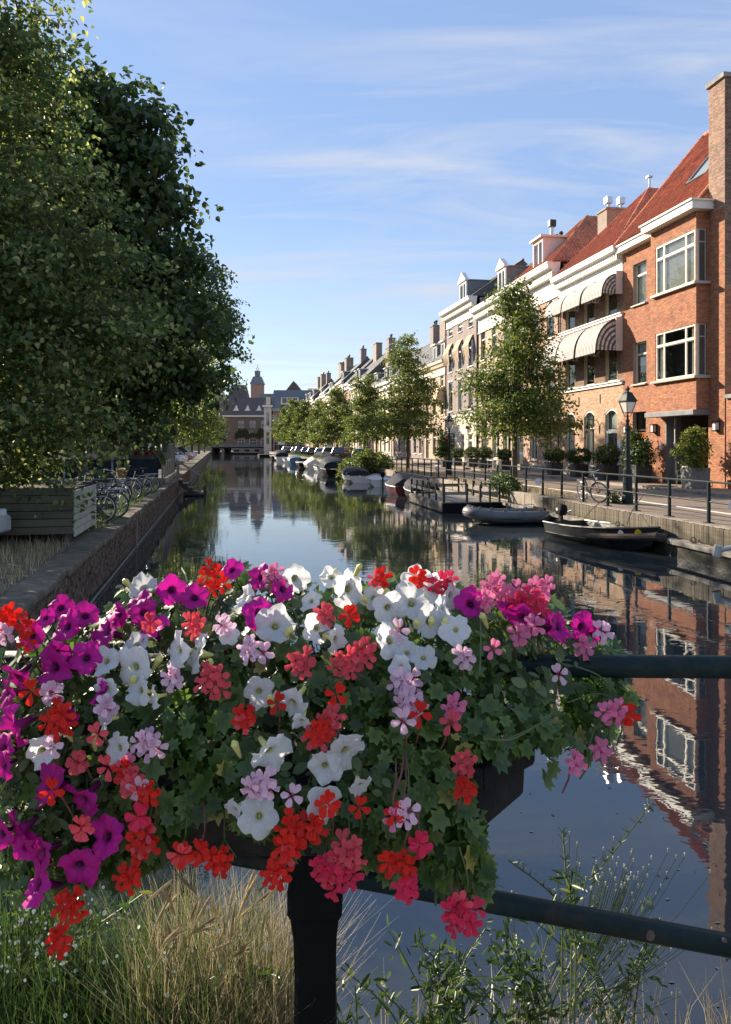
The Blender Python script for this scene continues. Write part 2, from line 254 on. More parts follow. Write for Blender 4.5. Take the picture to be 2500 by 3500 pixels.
# ------------------------------------------------------------------ mesh helpers
class MB:
    def __init__(s): s.v, s.f, s.m = [], [], []
    def poly(s, pts, m=0):
        i = len(s.v); s.v += [tuple(p) for p in pts]; s.f.append(tuple(range(i, i + len(pts)))); s.m.append(m)
    def box(s, x0, x1, y0, y1, z0, z1, m=0, skip=''):
        i = len(s.v)
        s.v += [(x0, y0, z0), (x1, y0, z0), (x1, y1, z0), (x0, y1, z0), (x0, y0, z1), (x1, y0, z1), (x1, y1, z1), (x0, y1, z1)]
        for k, q in (('b', (0, 3, 2, 1)), ('t', (4, 5, 6, 7)), ('f', (0, 1, 5, 4)), ('r', (1, 2, 6, 5)), ('k', (2, 3, 7, 6)), ('l', (3, 0, 4, 7))):
            if k not in skip: s.f.append(tuple(i + j for j in q)); s.m.append(m)
        return s
    def hexa(s, p, m=0):
        """8 corners: bottom 4 then top 4"""
        i = len(s.v); s.v += [tuple(q) for q in p]
        for q in ((0, 3, 2, 1), (4, 5, 6, 7), (0, 1, 5, 4), (1, 2, 6, 5), (2, 3, 7, 6), (3, 0, 4, 7)):
            s.f.append(tuple(i + j for j in q)); s.m.append(m)
    def bar(s, a, b, w, h, m=0, up=(0, 0, 1)):
        a, b = Vector(a), Vector(b); d = (b - a).normalized(); u = Vector(up)
        if abs(d.dot(u)) > .98: u = Vector((1, 0, 0))
        x = d.cross(u).normalized() * w / 2; y = x.cross(d).normalized() * h / 2
        s.hexa([a - x - y, a + x - y, b + x - y, b - x - y, a - x + y, a + x + y, b + x + y, b - x + y], m); return s
    def tube(s, pts, r, n=8, m=0, caps=True, closed=False):
        pts = [Vector(p) for p in pts]; k = len(pts); rr = r if isinstance(r, (list, tuple)) else [r] * k
        base = len(s.v); u = None
        for i, p in enumerate(pts):
            if closed: d = pts[(i + 1) % k] - pts[i - 1]
            else: d = pts[min(i + 1, k - 1)] - pts[max(i - 1, 0)]
            d = d.normalized() if d.length > 1e-9 else Vector((0, 0, 1))
            if u is None:
                u = d.cross(Vector((0, 0, 1)) if abs(d.z) < .9 else Vector((1, 0, 0))).normalized()
            else:
                u = u - d * u.dot(d); u = u.normalized() if u.length > 1e-6 else d.orthogonal().normalized()
            w_ = d.cross(u)
            for j in range(n):
                a = 2 * math.pi * j / n; s.v.append(tuple(p + (u * math.cos(a) + w_ * math.sin(a)) * rr[i]))
        for i in range(k if closed else k - 1):
            for j in range(n):
                a, b = base + i * n + j, base + i * n + (j + 1) % n; c, d = base + ((i + 1) % k) * n + (j + 1) % n, base + ((i + 1) % k) * n + j
                s.f.append((a, b, c, d)); s.m.append(m)
        if caps and not closed:
            s.f.append(tuple(base + j for j in reversed(range(n)))); s.m.append(m)
            s.f.append(tuple(base + (k - 1) * n + j for j in range(n))); s.m.append(m)
        return s
    def lathe(s, prof, n=12, c=(0, 0, 0), m=0, sq=False, sx=1, sy=1):
        base = len(s.v); off = math.pi / 4 if n == 4 else 0
        for r, z in prof:
            for j in range(n):
                a = 2 * math.pi * j / n + off; s.v.append((c[0] + r * math.cos(a) * sx, c[1] + r * math.sin(a) * sy, c[2] + z))
        for i in range(len(prof) - 1):
            for j in range(n):
                s.f.append((base + i * n + j, base + i * n + (j + 1) % n, base + (i + 1) * n + (j + 1) % n, base + (i + 1) * n + j)); s.m.append(m)
        s.f.append(tuple(base + j for j in reversed(range(n)))); s.m.append(m)
        t = base + (len(prof) - 1) * n; s.f.append(tuple(t + j for j in range(n))); s.m.append(m)
        return s
    def prism(s, poly, z0, z1, m=0, sc1=1.0, c=(0, 0)):
        n = len(poly); i = len(s.v)
        s.v += [(x, y, z0) for x, y in poly] + [(c[0] + (x - c[0]) * sc1, c[1] + (y - c[1]) * sc1, z1) for x, y in poly]
        for j in range(n): s.f.append((i + j, i + (j + 1) % n, i + n + (j + 1) % n, i + n + j)); s.m.append(m)
        s.f.append(tuple(i + j for j in reversed(range(n)))); s.m.append(m); s.f.append(tuple(i + n + j for j in range(n))); s.m.append(m)
        return s
    def loft(s, rings, m=0, closed=True, caps=True):
        n = len(rings[0]); b = len(s.v)
        for r in rings: s.v += [tuple(p) for p in r]
        for i in range(len(rings) - 1):
            for j in range(n if closed else n - 1):
                s.f.append((b + i * n + j, b + i * n + (j + 1) % n, b + (i + 1) * n + (j + 1) % n, b + (i + 1) * n + j)); s.m.append(m)
        if caps:
            s.f.append(tuple(b + j for j in reversed(range(n)))); s.m.append(m)
            e = b + (len(rings) - 1) * n; s.f.append(tuple(e + j for j in range(n))); s.m.append(m)
        return s
    def build(s, name, mats, parent=None, smooth=False, loc=None, rot=None, bevel=0, kind=None):
        if not isinstance(smooth, bool): smooth, loc, rot = False, smooth, loc
        return link(name, s.mesh(name, mats, smooth), parent, loc, rot, bevel, kind)
    def mesh(s, name, mats, smooth=False):
        me = bpy.data.meshes.new(name); me.from_pydata(s.v, [], s.f)
        for q in (mats if isinstance(mats, (list, tuple)) else [mats]): me.materials.append(M[q] if isinstance(q, str) else q)
        if any(s.m): me.polygons.foreach_set('material_index', s.m)
        if smooth: me.polygons.foreach_set('use_smooth', [True] * len(s.f))
        me.update(); return me
def link(name, me, parent=None, loc=None, rot=None, bevel=0, kind=None):
    o = bpy.data.objects.new(name, me); COL.objects.link(o)
    if parent is not None: o.parent = parent
    if loc is not None: o.location = loc
    if rot is not None: o.rotation_euler = rot
    if kind: o['kind'] = kind
    if bevel:
        b = o.modifiers.new('edge', 'BEVEL'); b.width = bevel; b.segments = 2; b.limit_method = 'ANGLE'
    return o
def fastmesh(name, V, Fq, mats, midx=None, smooth=False):
    """numpy: V (n,3), Fq (m,k)"""
    me = bpy.data.meshes.new(name); m, k = Fq.shape
    me.vertices.add(len(V)); me.vertices.foreach_set('co', V.astype(np.float32).ravel())
    me.loops.add(m * k); me.loops.foreach_set('vertex_index', Fq.astype(np.int32).ravel())
    me.polygons.add(m); me.polygons.foreach_set('loop_start', np.arange(0, m * k, k, dtype=np.int32)); me.polygons.foreach_set('loop_total', np.full(m, k, dtype=np.int32))
    for q in (mats if isinstance(mats, (list, tuple)) else [mats]): me.materials.append(M[q] if isinstance(q, str) else q)
    if midx is not None: me.polygons.foreach_set('material_index', midx.astype(np.int32))
    if smooth: me.polygons.foreach_set('use_smooth', [True] * m)
    me.update(calc_edges=True); return me
def tag(o, label=None, cat=None, group=None, kind=None):
    for k, v in (('label', label), ('category', cat), ('group', group), ('kind', kind)):
        if v: o[k] = v
    return o
def thing(name, label, cat, loc=(0, 0, 0), rz=0, group=None):
    o = bpy.data.objects.new(name, None); COL.objects.link(o); o.empty_display_size = .2
    o.location = loc; o.rotation_euler = (0, 0, rz); return tag(o, label, cat, group)
KIDS = {}
def kids(o): return [c for c in COL.objects if c.parent == o]
def copytree(root, label=None, loc=None, rz=None, group=None, scale=None, tree=None):
    tree = tree or [(c, kids(c)) for c in kids(root)]
    r = root.copy(); COL.objects.link(r)
    if label: r['label'] = label
    if group: r['group'] = group
    if loc is not None: r.location = loc
    if rz is not None: r.rotation_euler = (0, 0, rz)
    if scale is not None: r.scale = scale if isinstance(scale, (tuple, list)) else (scale,) * 3
    for c, gs in tree:
        d = c.copy(); COL.objects.link(d); d.parent = r
        for g in gs:
            e = g.copy(); COL.objects.link(e); e.parent = d
    return r
def structure(o): o['kind'] = 'structure'; return o
def ground_at(px, py, z):
    """photo pixel (2500 x 3500) on the horizontal plane z"""
    Y = (EYE - z) * F / (py - HY); return Vector(((px - CX) / F * Y, Y, z))
def depth_at(px, py, Y): return Vector(((px - CX) / F * Y, Y, EYE - (py - HY) / F * Y))

# ------------------------------------------------------------------ the place: lines of the canal
ZR, ZL = 0.9, 0.95                                   # street levels
def rail_x(Y): return 11.28 - .161 * Y if Y < 59 else 1.78 - .185 * (Y - 59)
def quay_x(Y): return rail_x(Y) - .33
def fac_x(Y): return rail_x(Y) + 8.6
def left_x(Y): return -2.3 - .193 * Y
AR = math.atan2(1, -.161)                            # heading of the right bank, near part
AR2 = math.atan2(1, -.185)
AL = math.atan2(1, -.193)
YB = 228.0                                           # the far bridge

def sheet(name, pts, z, m, kind='structure'):
    b = MB(); b.poly([(x, y, z) for x, y in pts]); o = b.build(name, m); o['kind'] = kind; return o

# water: one flat mirror with a very light ripple
m, t, b = nodes_of('canal_water'); n = t.nodes.new; l = t.links.new
b.inputs['Base Color'].default_value = (.030, .040, .043, 1); b.inputs['Roughness'].default_value = .015; b.inputs['IOR'].default_value = 1.55; b.inputs['Specular IOR Level'].default_value = .95
tcn = n('ShaderNodeTexCoord'); mpn = n('ShaderNodeMapping'); mpn.inputs['Scale'].default_value = (1.0, 1.7, 1); l(tcn.outputs['Object'], mpn.inputs[0])
no = n('ShaderNodeTexNoise'); no.inputs['Scale'].default_value = 2.2; no.inputs['Detail'].default_value = 3; no.inputs['Distortion'].default_value = .4; l(mpn.outputs[0], no.inputs['Vector'])
nb = n('ShaderNodeTexNoise'); nb.inputs['Scale'].default_value = .25; nb.inputs['Detail'].default_value = 2; l(mpn.outputs[0], nb.inputs['Vector'])
mm = n('ShaderNodeMapRange'); mm.inputs['From Min'].default_value = .35; mm.inputs['From Max'].default_value = .65; mm.inputs['To Min'].default_value = .15; mm.inputs['To Max'].default_value = 1; l(nb.outputs['Fac'], mm.inputs['Value'])
mu = n('ShaderNodeMath'); mu.operation = 'MULTIPLY'; l(no.outputs['Fac'], mu.inputs[0]); l(mm.outputs[0], mu.inputs[1])
bp = n('ShaderNodeBump'); bp.inputs['Strength'].default_value = .10; bp.inputs['Distance'].default_value = .03; l(mu.outputs[0], bp.inputs['Height']); l(bp.outputs[0], b.inputs['Normal'])
M['water'] = m
YE = 330.0
sheet('canal_water', [(left_x(-12) - .4, -12), (quay_x(-12) + .4, -12), (quay_x(59) + .4, 59), (quay_x(YE) + .4, YE), (left_x(YE) - .4, YE)], 0, 'water')
# ground, streets, pavement: each its own sheet, one a few millimetres above the other
sheet('ground', [(-900, -400), (900, -400), (900, 1500), (-900, 1500)], -1.2, 'soil')
def strip(name, fa, fb, z, m, Y0=-12, Y1=YE):
    ys = [Y0, 20, 59, 100, Y1]
    return sheet(name, [(fa(y), y) for y in ys] + [(fb(y), y) for y in reversed(ys)], z, m)
strip('street', lambda y: quay_x(y) + .30, lambda y: rail_x(y) + 6.2, ZR, 'pebble')
strip('pavement', lambda y: rail_x(y) + 6.2, lambda y: rail_x(y) + 30, ZR + .10, 'pave')
strip('street', lambda y: left_x(y) - .38, lambda y: left_x(y) - 60, ZL, 'leftpave')
sheet('far_street', [(-400, 246), (400, 246), (400, 420), (-400, 420)], 1.02, 'leftpave')
kb = MB()
for i in range(150):
    y0 = -6 + i * 1.0
    if y0 > 120: break
    kb.hexa([(rail_x(y0) + 6.05, y0, ZR - .1), (rail_x(y0) + 6.2, y0, ZR - .1), (rail_x(y0 + .985) + 6.2, y0 + .985, ZR - .1), (rail_x(y0 + .985) + 6.05, y0 + .985, ZR - .1),
             (rail_x(y0) + 6.05, y0, ZR + .115), (rail_x(y0) + 6.2, y0, ZR + .115), (rail_x(y0 + .985) + 6.2, y0 + .985, ZR + .115), (rail_x(y0 + .985) + 6.05, y0 + .985, ZR + .115)])
structure(kb.build('kerb', 'ledge'))
# the pale line of kerb stones between the carriageway and the quay strip (flush with the street)
kb = MB()
for i in range(140):
    y0 = 8 + i * .6
    if y0 > 58: break
    a, c = rail_x(y0) + 2.0, rail_x(y0 + .59) + 2.0
    kb.hexa([(a, y0, ZR - .05), (a + .12, y0, ZR - .05), (c + .12, y0 + .585, ZR - .05), (c, y0 + .585, ZR - .05), (a, y0, ZR + .012), (a + .12, y0, ZR + .012), (c + .12, y0 + .585, ZR + .012), (c, y0 + .585, ZR + .012)])
structure(kb.build('road_markings', 'white_line'))

# ------------------------------------------------------------------ right quay wall
def place_along(Y0, off, z, A=AR):      # local frame: x along the bank (away), y towards the canal
    return (rail_x(Y0) + off, Y0, z)
qw = thing('quay_wall', 'brick and stone quay wall below the iron railing on the sunny house side', 'quay wall', (quay_x(8), 8, 0), AR)
LQ = (59 - 8) / math.sin(AR)
b = MB(); b.box(0, LQ, -.6, -.03, -1.2, ZR - .04); b.build('wall_core', 'mortar', qw)
b = MB(); b.box(0, LQ, -.03, .14, -1.0, .30); b.build('footing', 'slime', qw)
for i in range(int(LQ / 1.6)):             # concrete ledge, block by block
    b = MB(); b.box(i * 1.6, i * 1.6 + 1.588, -.05, .24, .305, .43 + rnd.uniform(-.008, .008)); b.build('ledge_block', 'ledge', qw, bevel=.012)
bk = MB().box(-.031, .031, -.045, .012, -.205, .205).mesh('brick', 'stonedark'); cap_end = 20.0
nb_ = 0; stuffb = MB()
x = 1.0
while x < cap_end:
    if 8.0 < x < 19.8 and nb_ < 170:
        o = link('brick', bk, qw, (x, rnd.uniform(-.006, .008), .675 + rnd.uniform(-.012, .008)), (0, rnd.uniform(-.02, .02), 0)); nb_ += 1
    else:
        j = rnd.uniform(-.006, .008); stuffb.box(x - .031, x + .031, -.045, .012 + j, .47, .875)
    x += .070
stuffb.build('brickwork', 'stonedark', qw, kind='stuff')
x = cap_end; i = 0
while x < LQ - .5:
    wl = rnd.uniform(.7, 1.15); o = MB().box(0, wl - .015, -.30, .02 + rnd.uniform(-.01, .012), .45, ZR + .004 + rnd.uniform(-.01, .006)).build('coping_stone', 'stone', qw, bevel=.015, loc=(x, 0, 0)); x += wl
b = MB(); xx = 0.3
while xx < cap_end:                      # flat brick-on-edge capping seen from above
    b.box(xx, xx + .095, -.30, -.048, .86, ZR + .006 + rnd.uniform(-.004, .006)); xx += .1
b.build('capping', 'stone', qw, kind='stuff')
far = thing('quay_wall', 'far quay wall with a grassy edge behind the moored boats', 'quay wall', (quay_x(59), 59, 0), AR2)
b = MB(); b.box(0, 190, -.6, 0, -1, ZR - .06); b.build('wall_core', M['bbrown'], far)
b = MB()
for i in range(160): b.box(i * 1.18, i * 1.18 + 1.165, -.5, .05, ZR - .058, ZR + rnd.uniform(0, .02))
b.build('coping', 'stone', far, kind='stuff')

# ------------------------------------------------------------------ left quay wall: old bricks, rough coping, a cement line low down
ql = thing('quay_wall', 'weathered mossy brick quay wall under the big lime and chestnut trees', 'quay wall', (left_x(0), 0, 0), AL)
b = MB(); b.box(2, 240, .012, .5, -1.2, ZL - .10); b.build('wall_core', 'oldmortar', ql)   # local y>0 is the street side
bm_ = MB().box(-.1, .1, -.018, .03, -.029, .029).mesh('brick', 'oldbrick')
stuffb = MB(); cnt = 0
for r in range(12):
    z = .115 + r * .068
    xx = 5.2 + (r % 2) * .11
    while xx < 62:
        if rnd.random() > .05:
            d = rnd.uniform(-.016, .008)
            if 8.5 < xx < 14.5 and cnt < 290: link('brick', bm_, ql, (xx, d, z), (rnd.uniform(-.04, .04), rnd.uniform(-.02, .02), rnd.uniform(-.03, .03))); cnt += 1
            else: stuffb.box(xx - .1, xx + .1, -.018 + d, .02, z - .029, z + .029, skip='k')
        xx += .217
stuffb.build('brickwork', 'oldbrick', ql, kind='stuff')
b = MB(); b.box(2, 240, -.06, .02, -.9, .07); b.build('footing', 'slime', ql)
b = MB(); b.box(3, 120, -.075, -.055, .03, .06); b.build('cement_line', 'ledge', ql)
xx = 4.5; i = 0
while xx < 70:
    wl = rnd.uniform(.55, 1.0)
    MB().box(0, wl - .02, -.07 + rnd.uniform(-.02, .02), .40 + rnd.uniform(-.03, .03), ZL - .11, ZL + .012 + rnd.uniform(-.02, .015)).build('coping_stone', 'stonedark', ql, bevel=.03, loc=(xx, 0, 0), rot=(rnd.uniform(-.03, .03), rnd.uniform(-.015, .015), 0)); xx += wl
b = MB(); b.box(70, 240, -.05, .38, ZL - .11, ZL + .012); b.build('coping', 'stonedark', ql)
# ------------------------------------------------------------------ houses: local x along the facade (away), y towards the canal, z up from the pavement
def wall_panel(mb, x0, x1, z0, z1, holes, y=0.0, t=.30, m=0, rev=.14, back=False):
    """wall face at y with rectangular holes (hx0,hx1,hz0,hz1) and reveals rev deep"""
    xs = sorted({x0, x1, *[h[0] for h in holes], *[h[1] for h in holes]}); zs = sorted({z0, z1, *[h[2] for h in holes], *[h[3] for h in holes]})
    xs = [q for q in xs if x0 <= q <= x1]; zs = [q for q in zs if z0 <= q <= z1]
    for i in range(len(xs) - 1):
        for j in range(len(zs) - 1):
            cx_, cz = (xs[i] + xs[i + 1]) / 2, (zs[j] + zs[j + 1]) / 2
            if any(h[0] < cx_ < h[1] and h[2] < cz < h[3] for h in holes): continue
            mb.poly([(xs[i + 1], y, zs[j]), (xs[i], y, zs[j]), (xs[i], y, zs[j + 1]), (xs[i + 1], y, zs[j + 1])], m)
    for a, c, p, q in [h[:4] for h in holes]:
        mb.poly([(a, y, p), (a, y - rev, p), (a, y - rev, q), (a, y, q)], m); mb.poly([(c, y - rev, p), (c, y, p), (c, y, q), (c, y - rev, q)], m)
        mb.poly([(a, y, q), (a, y - rev, q), (c, y - rev, q), (c, y, q)], m); mb.poly([(a, y - rev, p), (a, y, p), (c, y, p), (c, y - rev, p)], m)
def bricks_on(parent, x0, x1, z0, z1, holes, y, matname, nparts=0, arch=False, facing='y', seed=1, bw=.21, bh=.058, j=.011):
    """real bricks, 9 mm proud of the mortar; the first nparts (nearest) are objects, the rest one stuff mesh"""
    rr = random.Random(seed); st = MB(); full = None; k = 0; z = z0; row = 0
    def place(b_, a, c, zz, d):
        if facing == 'y': b_.box(a, c, y - .004, y + .009 + d, zz, zz + bh, skip='f')
        else: b_.box(y - .009 - d, y + .004, a, c, zz, zz + bh, skip='r')      # faces -x (towards the camera)
    bm = None
    while z + bh <= z1 + 1e-6:
        x = x0 - (bw + j) * (.5 if row % 2 else 0)
        while x < x1:
            a, c = max(x, x0), min(x + bw, x1)
            for h in holes:
                if h[2] < z + bh - .004 and h[3] > z + .004:
                    if h[0] <= a and c <= h[1]: a = c
                    elif a < h[0] < c and c <= h[1] + .5: c = h[0]
                    elif h[0] - .5 <= a < h[1] < c: a = h[1]
            if c - a > .03:
                d = rr.uniform(-.002, .003)
                if k < nparts and abs((c - a) - bw) < .002:
                    if bm is None:
                        q = MB()
                        if facing == 'y': q.box(0, bw, -.004, .009, 0, bh, skip='f')
                        else: q.box(-.009, .004, 0, bw, 0, bh, skip='r')
                        bm = q.mesh('brick', matname)
                    link('brick', bm, parent, (a, y + d, z) if facing == 'y' else (y - d, a, z)); k += 1
                else: place(st, a, c, z, d)
            x += bw + j
        z += bh + j; row += 1
    if st.f: st.build('brickwork', matname, parent, kind='stuff')
GL = {}
def window(parent, x0, x1, z0, z1, y=-.12, cols=1, transom=None, fm='offwhite', w=.06, sash=None, arch=0.0, curtain=None, name='window', panes=True, deep=.07, xs=None, back=True):
    """frame as a part, each pane a sub-part, and what hangs behind it"""
    f = MB(); d0, d1 = y - deep, y
    f.box(x0, x0 + w, d0, d1, z0, z1); f.box(x1 - w, x1, d0, d1, z0, z1)
    f.box(x0 + w, x1 - w, d0, d1, z0, z0 + w)
    f.box(x0 + w, x1 - w, d0, d1, z1 - w - arch * .35, z1)
    xx = xs or [x0 + (x1 - x0) * i / cols for i in range(cols + 1)]
    for q in xx[1:-1]: f.box(q - w * .45, q + w * .45, d0 + .008, d1 - .006, z0 + w, z1 - w)
    rows = [z0, z1] if transom is None else [z0, transom, z1]
    if transom is not None: f.box(x0 + w, x1 - w, d0 + .004, d1 + .012, transom - w * .55, transom + w * .55)
    o = f.build(name, fm, parent)
    yg = y - deep * .6
    if panes:
        for i in range(len(xx) - 1):
            for k in range(len(rows) - 1):
                q = MB(); a, c, p, r = xx[i] + w * .45, xx[i + 1] - w * .45, rows[k] + w * .5, rows[k + 1] - w * .5
                if sash:   # inner casement rim
                    s_ = MB()
                    for bx in ((a, a + .035, p, r), (c - .035, c, p, r), (a + .035, c - .035, p, p + .035), (a + .035, c - .035, r - .035, r)): s_.box(bx[0], bx[1], yg - .012, yg + .022, bx[2], bx[3])
                    s_.build('sash', sash, o)
                q.poly([(c, yg, p), (a, yg, p), (a, yg, r), (c, yg, r)]); q.build('pane', 'glass', o)
    else:
        q = MB(); q.poly([(x1 - w, yg, z0 + w), (x0 + w, yg, z0 + w), (x0 + w, yg, z1 - w), (x1 - w, yg, z1 - w)]); q.build('pane', 'glass', o)
    if curtain:
        q = MB(); kind, frac = curtain; yc = yg - .10
        def drape(a, c, zb):
            n_ = max(4, int((c - a) / .05)); pr = [(a + (c - a) * i / n_, yc + (.02 if i % 2 else -.02)) for i in range(n_ + 1)]
            for (xa, ya), (xb, yb) in zip(pr, pr[1:]): q.poly([(xb, yb, zb), (xa, ya, zb), (xa, ya, z1 - .02), (xb, yb, z1 - .02)])
        W_ = x1 - x0
        if kind == 'sides': drape(x0 + w, x0 + w + W_ * frac, z0 + .05); drape(x1 - w - W_ * frac, x1 - w, z0 + .05)
        elif kind == 'full': drape(x0 + w, x1 - w, z0 + .05)
        elif kind == 'far': drape(x1 - w - W_ * frac, x1 - w, z0 + .05)
        elif kind == 'blind': q.poly([(x1 - w, yc, z1 - (z1 - z0) * frac), (x0 + w, yc, z1 - (z1 - z0) * frac), (x0 + w, yc, z1 - .02), (x1 - w, yc, z1 - .02)])
        q.build('blind' if kind == 'blind' else 'curtain', 'blind' if kind == 'blind' else 'curtain', o)
    if back:
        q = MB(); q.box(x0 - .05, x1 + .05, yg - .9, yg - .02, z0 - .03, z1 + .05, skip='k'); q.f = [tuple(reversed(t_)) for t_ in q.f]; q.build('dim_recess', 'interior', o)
    return o
def arch_trim(parent, x0, x1, zt, rise, y, wm, fm='white', thick=.07, name='arch'):
    """segmental arch over a window: white band with the corner pieces of masonry above it"""
    n_ = 10; pts = [(x0 + (x1 - x0) * i / n_, zt - rise + rise * (1 - (2 * i / n_ - 1) ** 2)) for i in range(n_ + 1)]
    b = MB()
    for (xa, za), (xb, zb) in zip(pts, pts[1:]):
        b.hexa([(xa, y - .10, za - thick), (xb, y - .10, zb - thick), (xb, y - .02, zb - thick), (xa, y - .02, za - thick), (xa, y - .10, za), (xb, y - .10, zb), (xb, y - .02, zb), (xa, y - .02, za)])
    b.build(name, fm, parent)
    b = MB()
    for (xa, za), (xb, zb) in zip(pts, pts[1:]):
        if max(za, zb) < zt - .002 or True: b.poly([(xb, y + .004, zb), (xa, y + .004, za), (xa, y + .004, zt + .01), (xb, y + .004, zt + .01)])
    b.build('arch_brickwork', wm, parent)
def pantile_mesh(mname, tw=.235, tl=.36):
    n_ = 6; b = MB(); prof = [(-tw * .52, .016), (-tw * .34, .068), (-tw * .12, .058), (tw * .08, .004), (tw * .34, -.012), (tw * .55, .018)]
    for (xa, za), (xb, zb) in zip(prof, prof[1:]):
        b.poly([(xa, 0, za + .03), (xb, 0, zb + .03), (xb, -tl, zb), (xa, -tl, za)])
        b.poly([(xa, 0, za - .004), (xb, 0, zb - .004), (xb, 0, zb + .03), (xa, 0, za + .03)])
    return b.mesh('tile', mname)
def tile_slope(roof, O, U, S, wid, slen, nparts=0, mname='rooftile', mask=None, tw=.215, tl=.30, seed=3, flat=False):
    """tiles on a slope: O = eave corner, U = along the eave, S = up the slope (unit vectors); nparts of them as objects"""
    U, S = Vector(U).normalized(), Vector(S).normalized(); Nn = U.cross(S).normalized()
    if Nn.z < 0: Nn = -Nn
    rr = random.Random(seed)
    rot = Matrix((( U.x, -S.x, Nn.x), (U.y, -S.y, Nn.y), (U.z, -S.z, Nn.z)))      # tile x = U, tile y = down the slope, z = normal
    if rot.determinant() < 0: rot = Matrix(((-U.x, -S.x, Nn.x), (-U.y, -S.y, Nn.y), (-U.z, -S.z, Nn.z)))
    q = rot.to_quaternion()
    src = pantile_mesh(mname, tw * 1.09, tl * 1.15) if not flat else None
    if flat:
        b = MB(); b.hexa([(-tw * .49, -tl * 1.3, -.002), (tw * .49, -tl * 1.3, -.002), (tw * .49, 0, .010), (-tw * .49, 0, .010), (-tw * .49, -tl * 1.3, .006), (tw * .49, -tl * 1.3, .006), (tw * .49, 0, .018), (-tw * .49, 0, .018)]); src = b.mesh('slate', mname)
    bv = np.array([v.co[:] for v in src.vertices]); bf = [tuple(p.vertices) for p in src.polygons]; bfa = np.array(bf)
    Vs, Fs, base, k = [], [], 0, 0; Rm = np.array(q.to_matrix())
    nr, nc = int(slen / tl), int(wid / tw)
    for r in range(nr):
        for c in range(nc):
            u_, s_ = (c + .5 + (.5 * (r % 2) if flat else 0)) * tw, r * tl
            if mask and not mask(u_, s_ + tl / 2): continue
            p = Vector(O) + U * u_ + S * s_ + Nn * (.02 + rr.uniform(0, .008))
            if k < nparts:
                o = link('tile', src, roof, p); o.rotation_mode = 'QUATERNION'; o.rotation_quaternion = q @ Quaternion((0, 0, 1), rr.uniform(-.02, .02)); k += 1
            else:
                Vs.append(bv @ Rm.T + np.array(p)[None] ); Fs.append(bfa + base); base += len(bv)
    if Vs: link('tiling', fastmesh('tiling', np.concatenate(Vs), np.concatenate(Fs), mname), roof, kind='stuff')
def ridge(parent, a, c, mname='rooftile', r=.11, seg=.36):
    a, c = Vector(a), Vector(c); n_ = max(1, int((c - a).length / seg)); d = (c - a) / n_; b = MB()
    for i in range(n_): b.tube([a + d * i, a + d * (i + .97)], [r * 1.0, r * .86], 8)
    b.build('ridge_tiles', mname, parent, smooth=False)
def cornice(parent, x0, x1, zb, h, proj, m='white', dentil=True, frieze=0, both=True, gm='white', step=.24):
    """moulded cornice as a part: profile swept along x with returned ends, its dentils and frieze as sub-parts"""
    p = [(0, 0), (proj * .25, 0), (proj * .30, h * .22), (proj * .55, h * .30), (proj * .62, h * .48), (proj * .92, h * .55), (proj * .95, h * .80), (proj, h * .86), (proj, h), (-.1, h)]
    b = MB()
    L_ = [[(x, y, zb + z) for y, z in p] for x in (x0, x1)]
    b.loft(L_, closed=True); c_ = b.build('cornice', m, parent)
    if dentil:
        d = MB(); x = x0 + .1
        while x < x1 - .1: d.box(x, x + step * .5, proj * .12, proj * .56, zb + h * .02 - .10, zb + h * .30); x += step
        d.build('dentil_row', m, c_, kind='stuff')
    if frieze:
        f = MB(); f.box(x0 + .04, x1 - .04, -.04, .045, zb - frieze, zb + .02); f.box(x0 + .02, x1 - .02, .02, .085, zb - frieze, zb - frieze + .09); f.box(x0 + .03, x1 - .03, .03, .065, zb - frieze + .14, zb - frieze + .17)
        f.build('frieze', m, c_)
    return c_
def sill(parent, x0, x1, z, y=0, m='white', d=.13, h=.08):
    return MB().box(x0 - .06, x1 + .06, y - .05, y + d, z - h, z).build('sill', m, parent, bevel=.01)
def chimney(parent, x0, x1, y0, y1, z0, z1, m='brownbrick', pots=2, potm='steel', cap='ledge', boxy=False):
    c_ = MB().box(x0, x1, y0, y1, z0, z1).build('chimney', m if m in BR else 'bbrown' if m == 'brownbrick' else m, parent)
    MB().box(x0 - .07, x1 + .07, y0 - .07, y1 + .07, z1, z1 + .12).build('chimney_cap', cap, c_)
    for i in range(pots):
        px_ = x0 + (x1 - x0) * (i + .5) / pots; py_ = (y0 + y1) / 2
        if (x1 - x0) < (y1 - y0): px_, py_ = (x0 + x1) / 2, y0 + (y1 - y0) * (i + .5) / pots
        q = MB(); q.lathe([(.11, z1 + .12), (.11, z1 + .55)], 8, (px_, py_, 0))
        if boxy: q.box(px_ - .2, px_ + .2, py_ - .2, py_ + .2, z1 + .55, z1 + .95)
        else: q.lathe([(.16, z1 + .55), (.18, z1 + .62), (.10, z1 + .75)], 8, (px_, py_, 0))
        q.build('flue', potm, c_)
    return c_
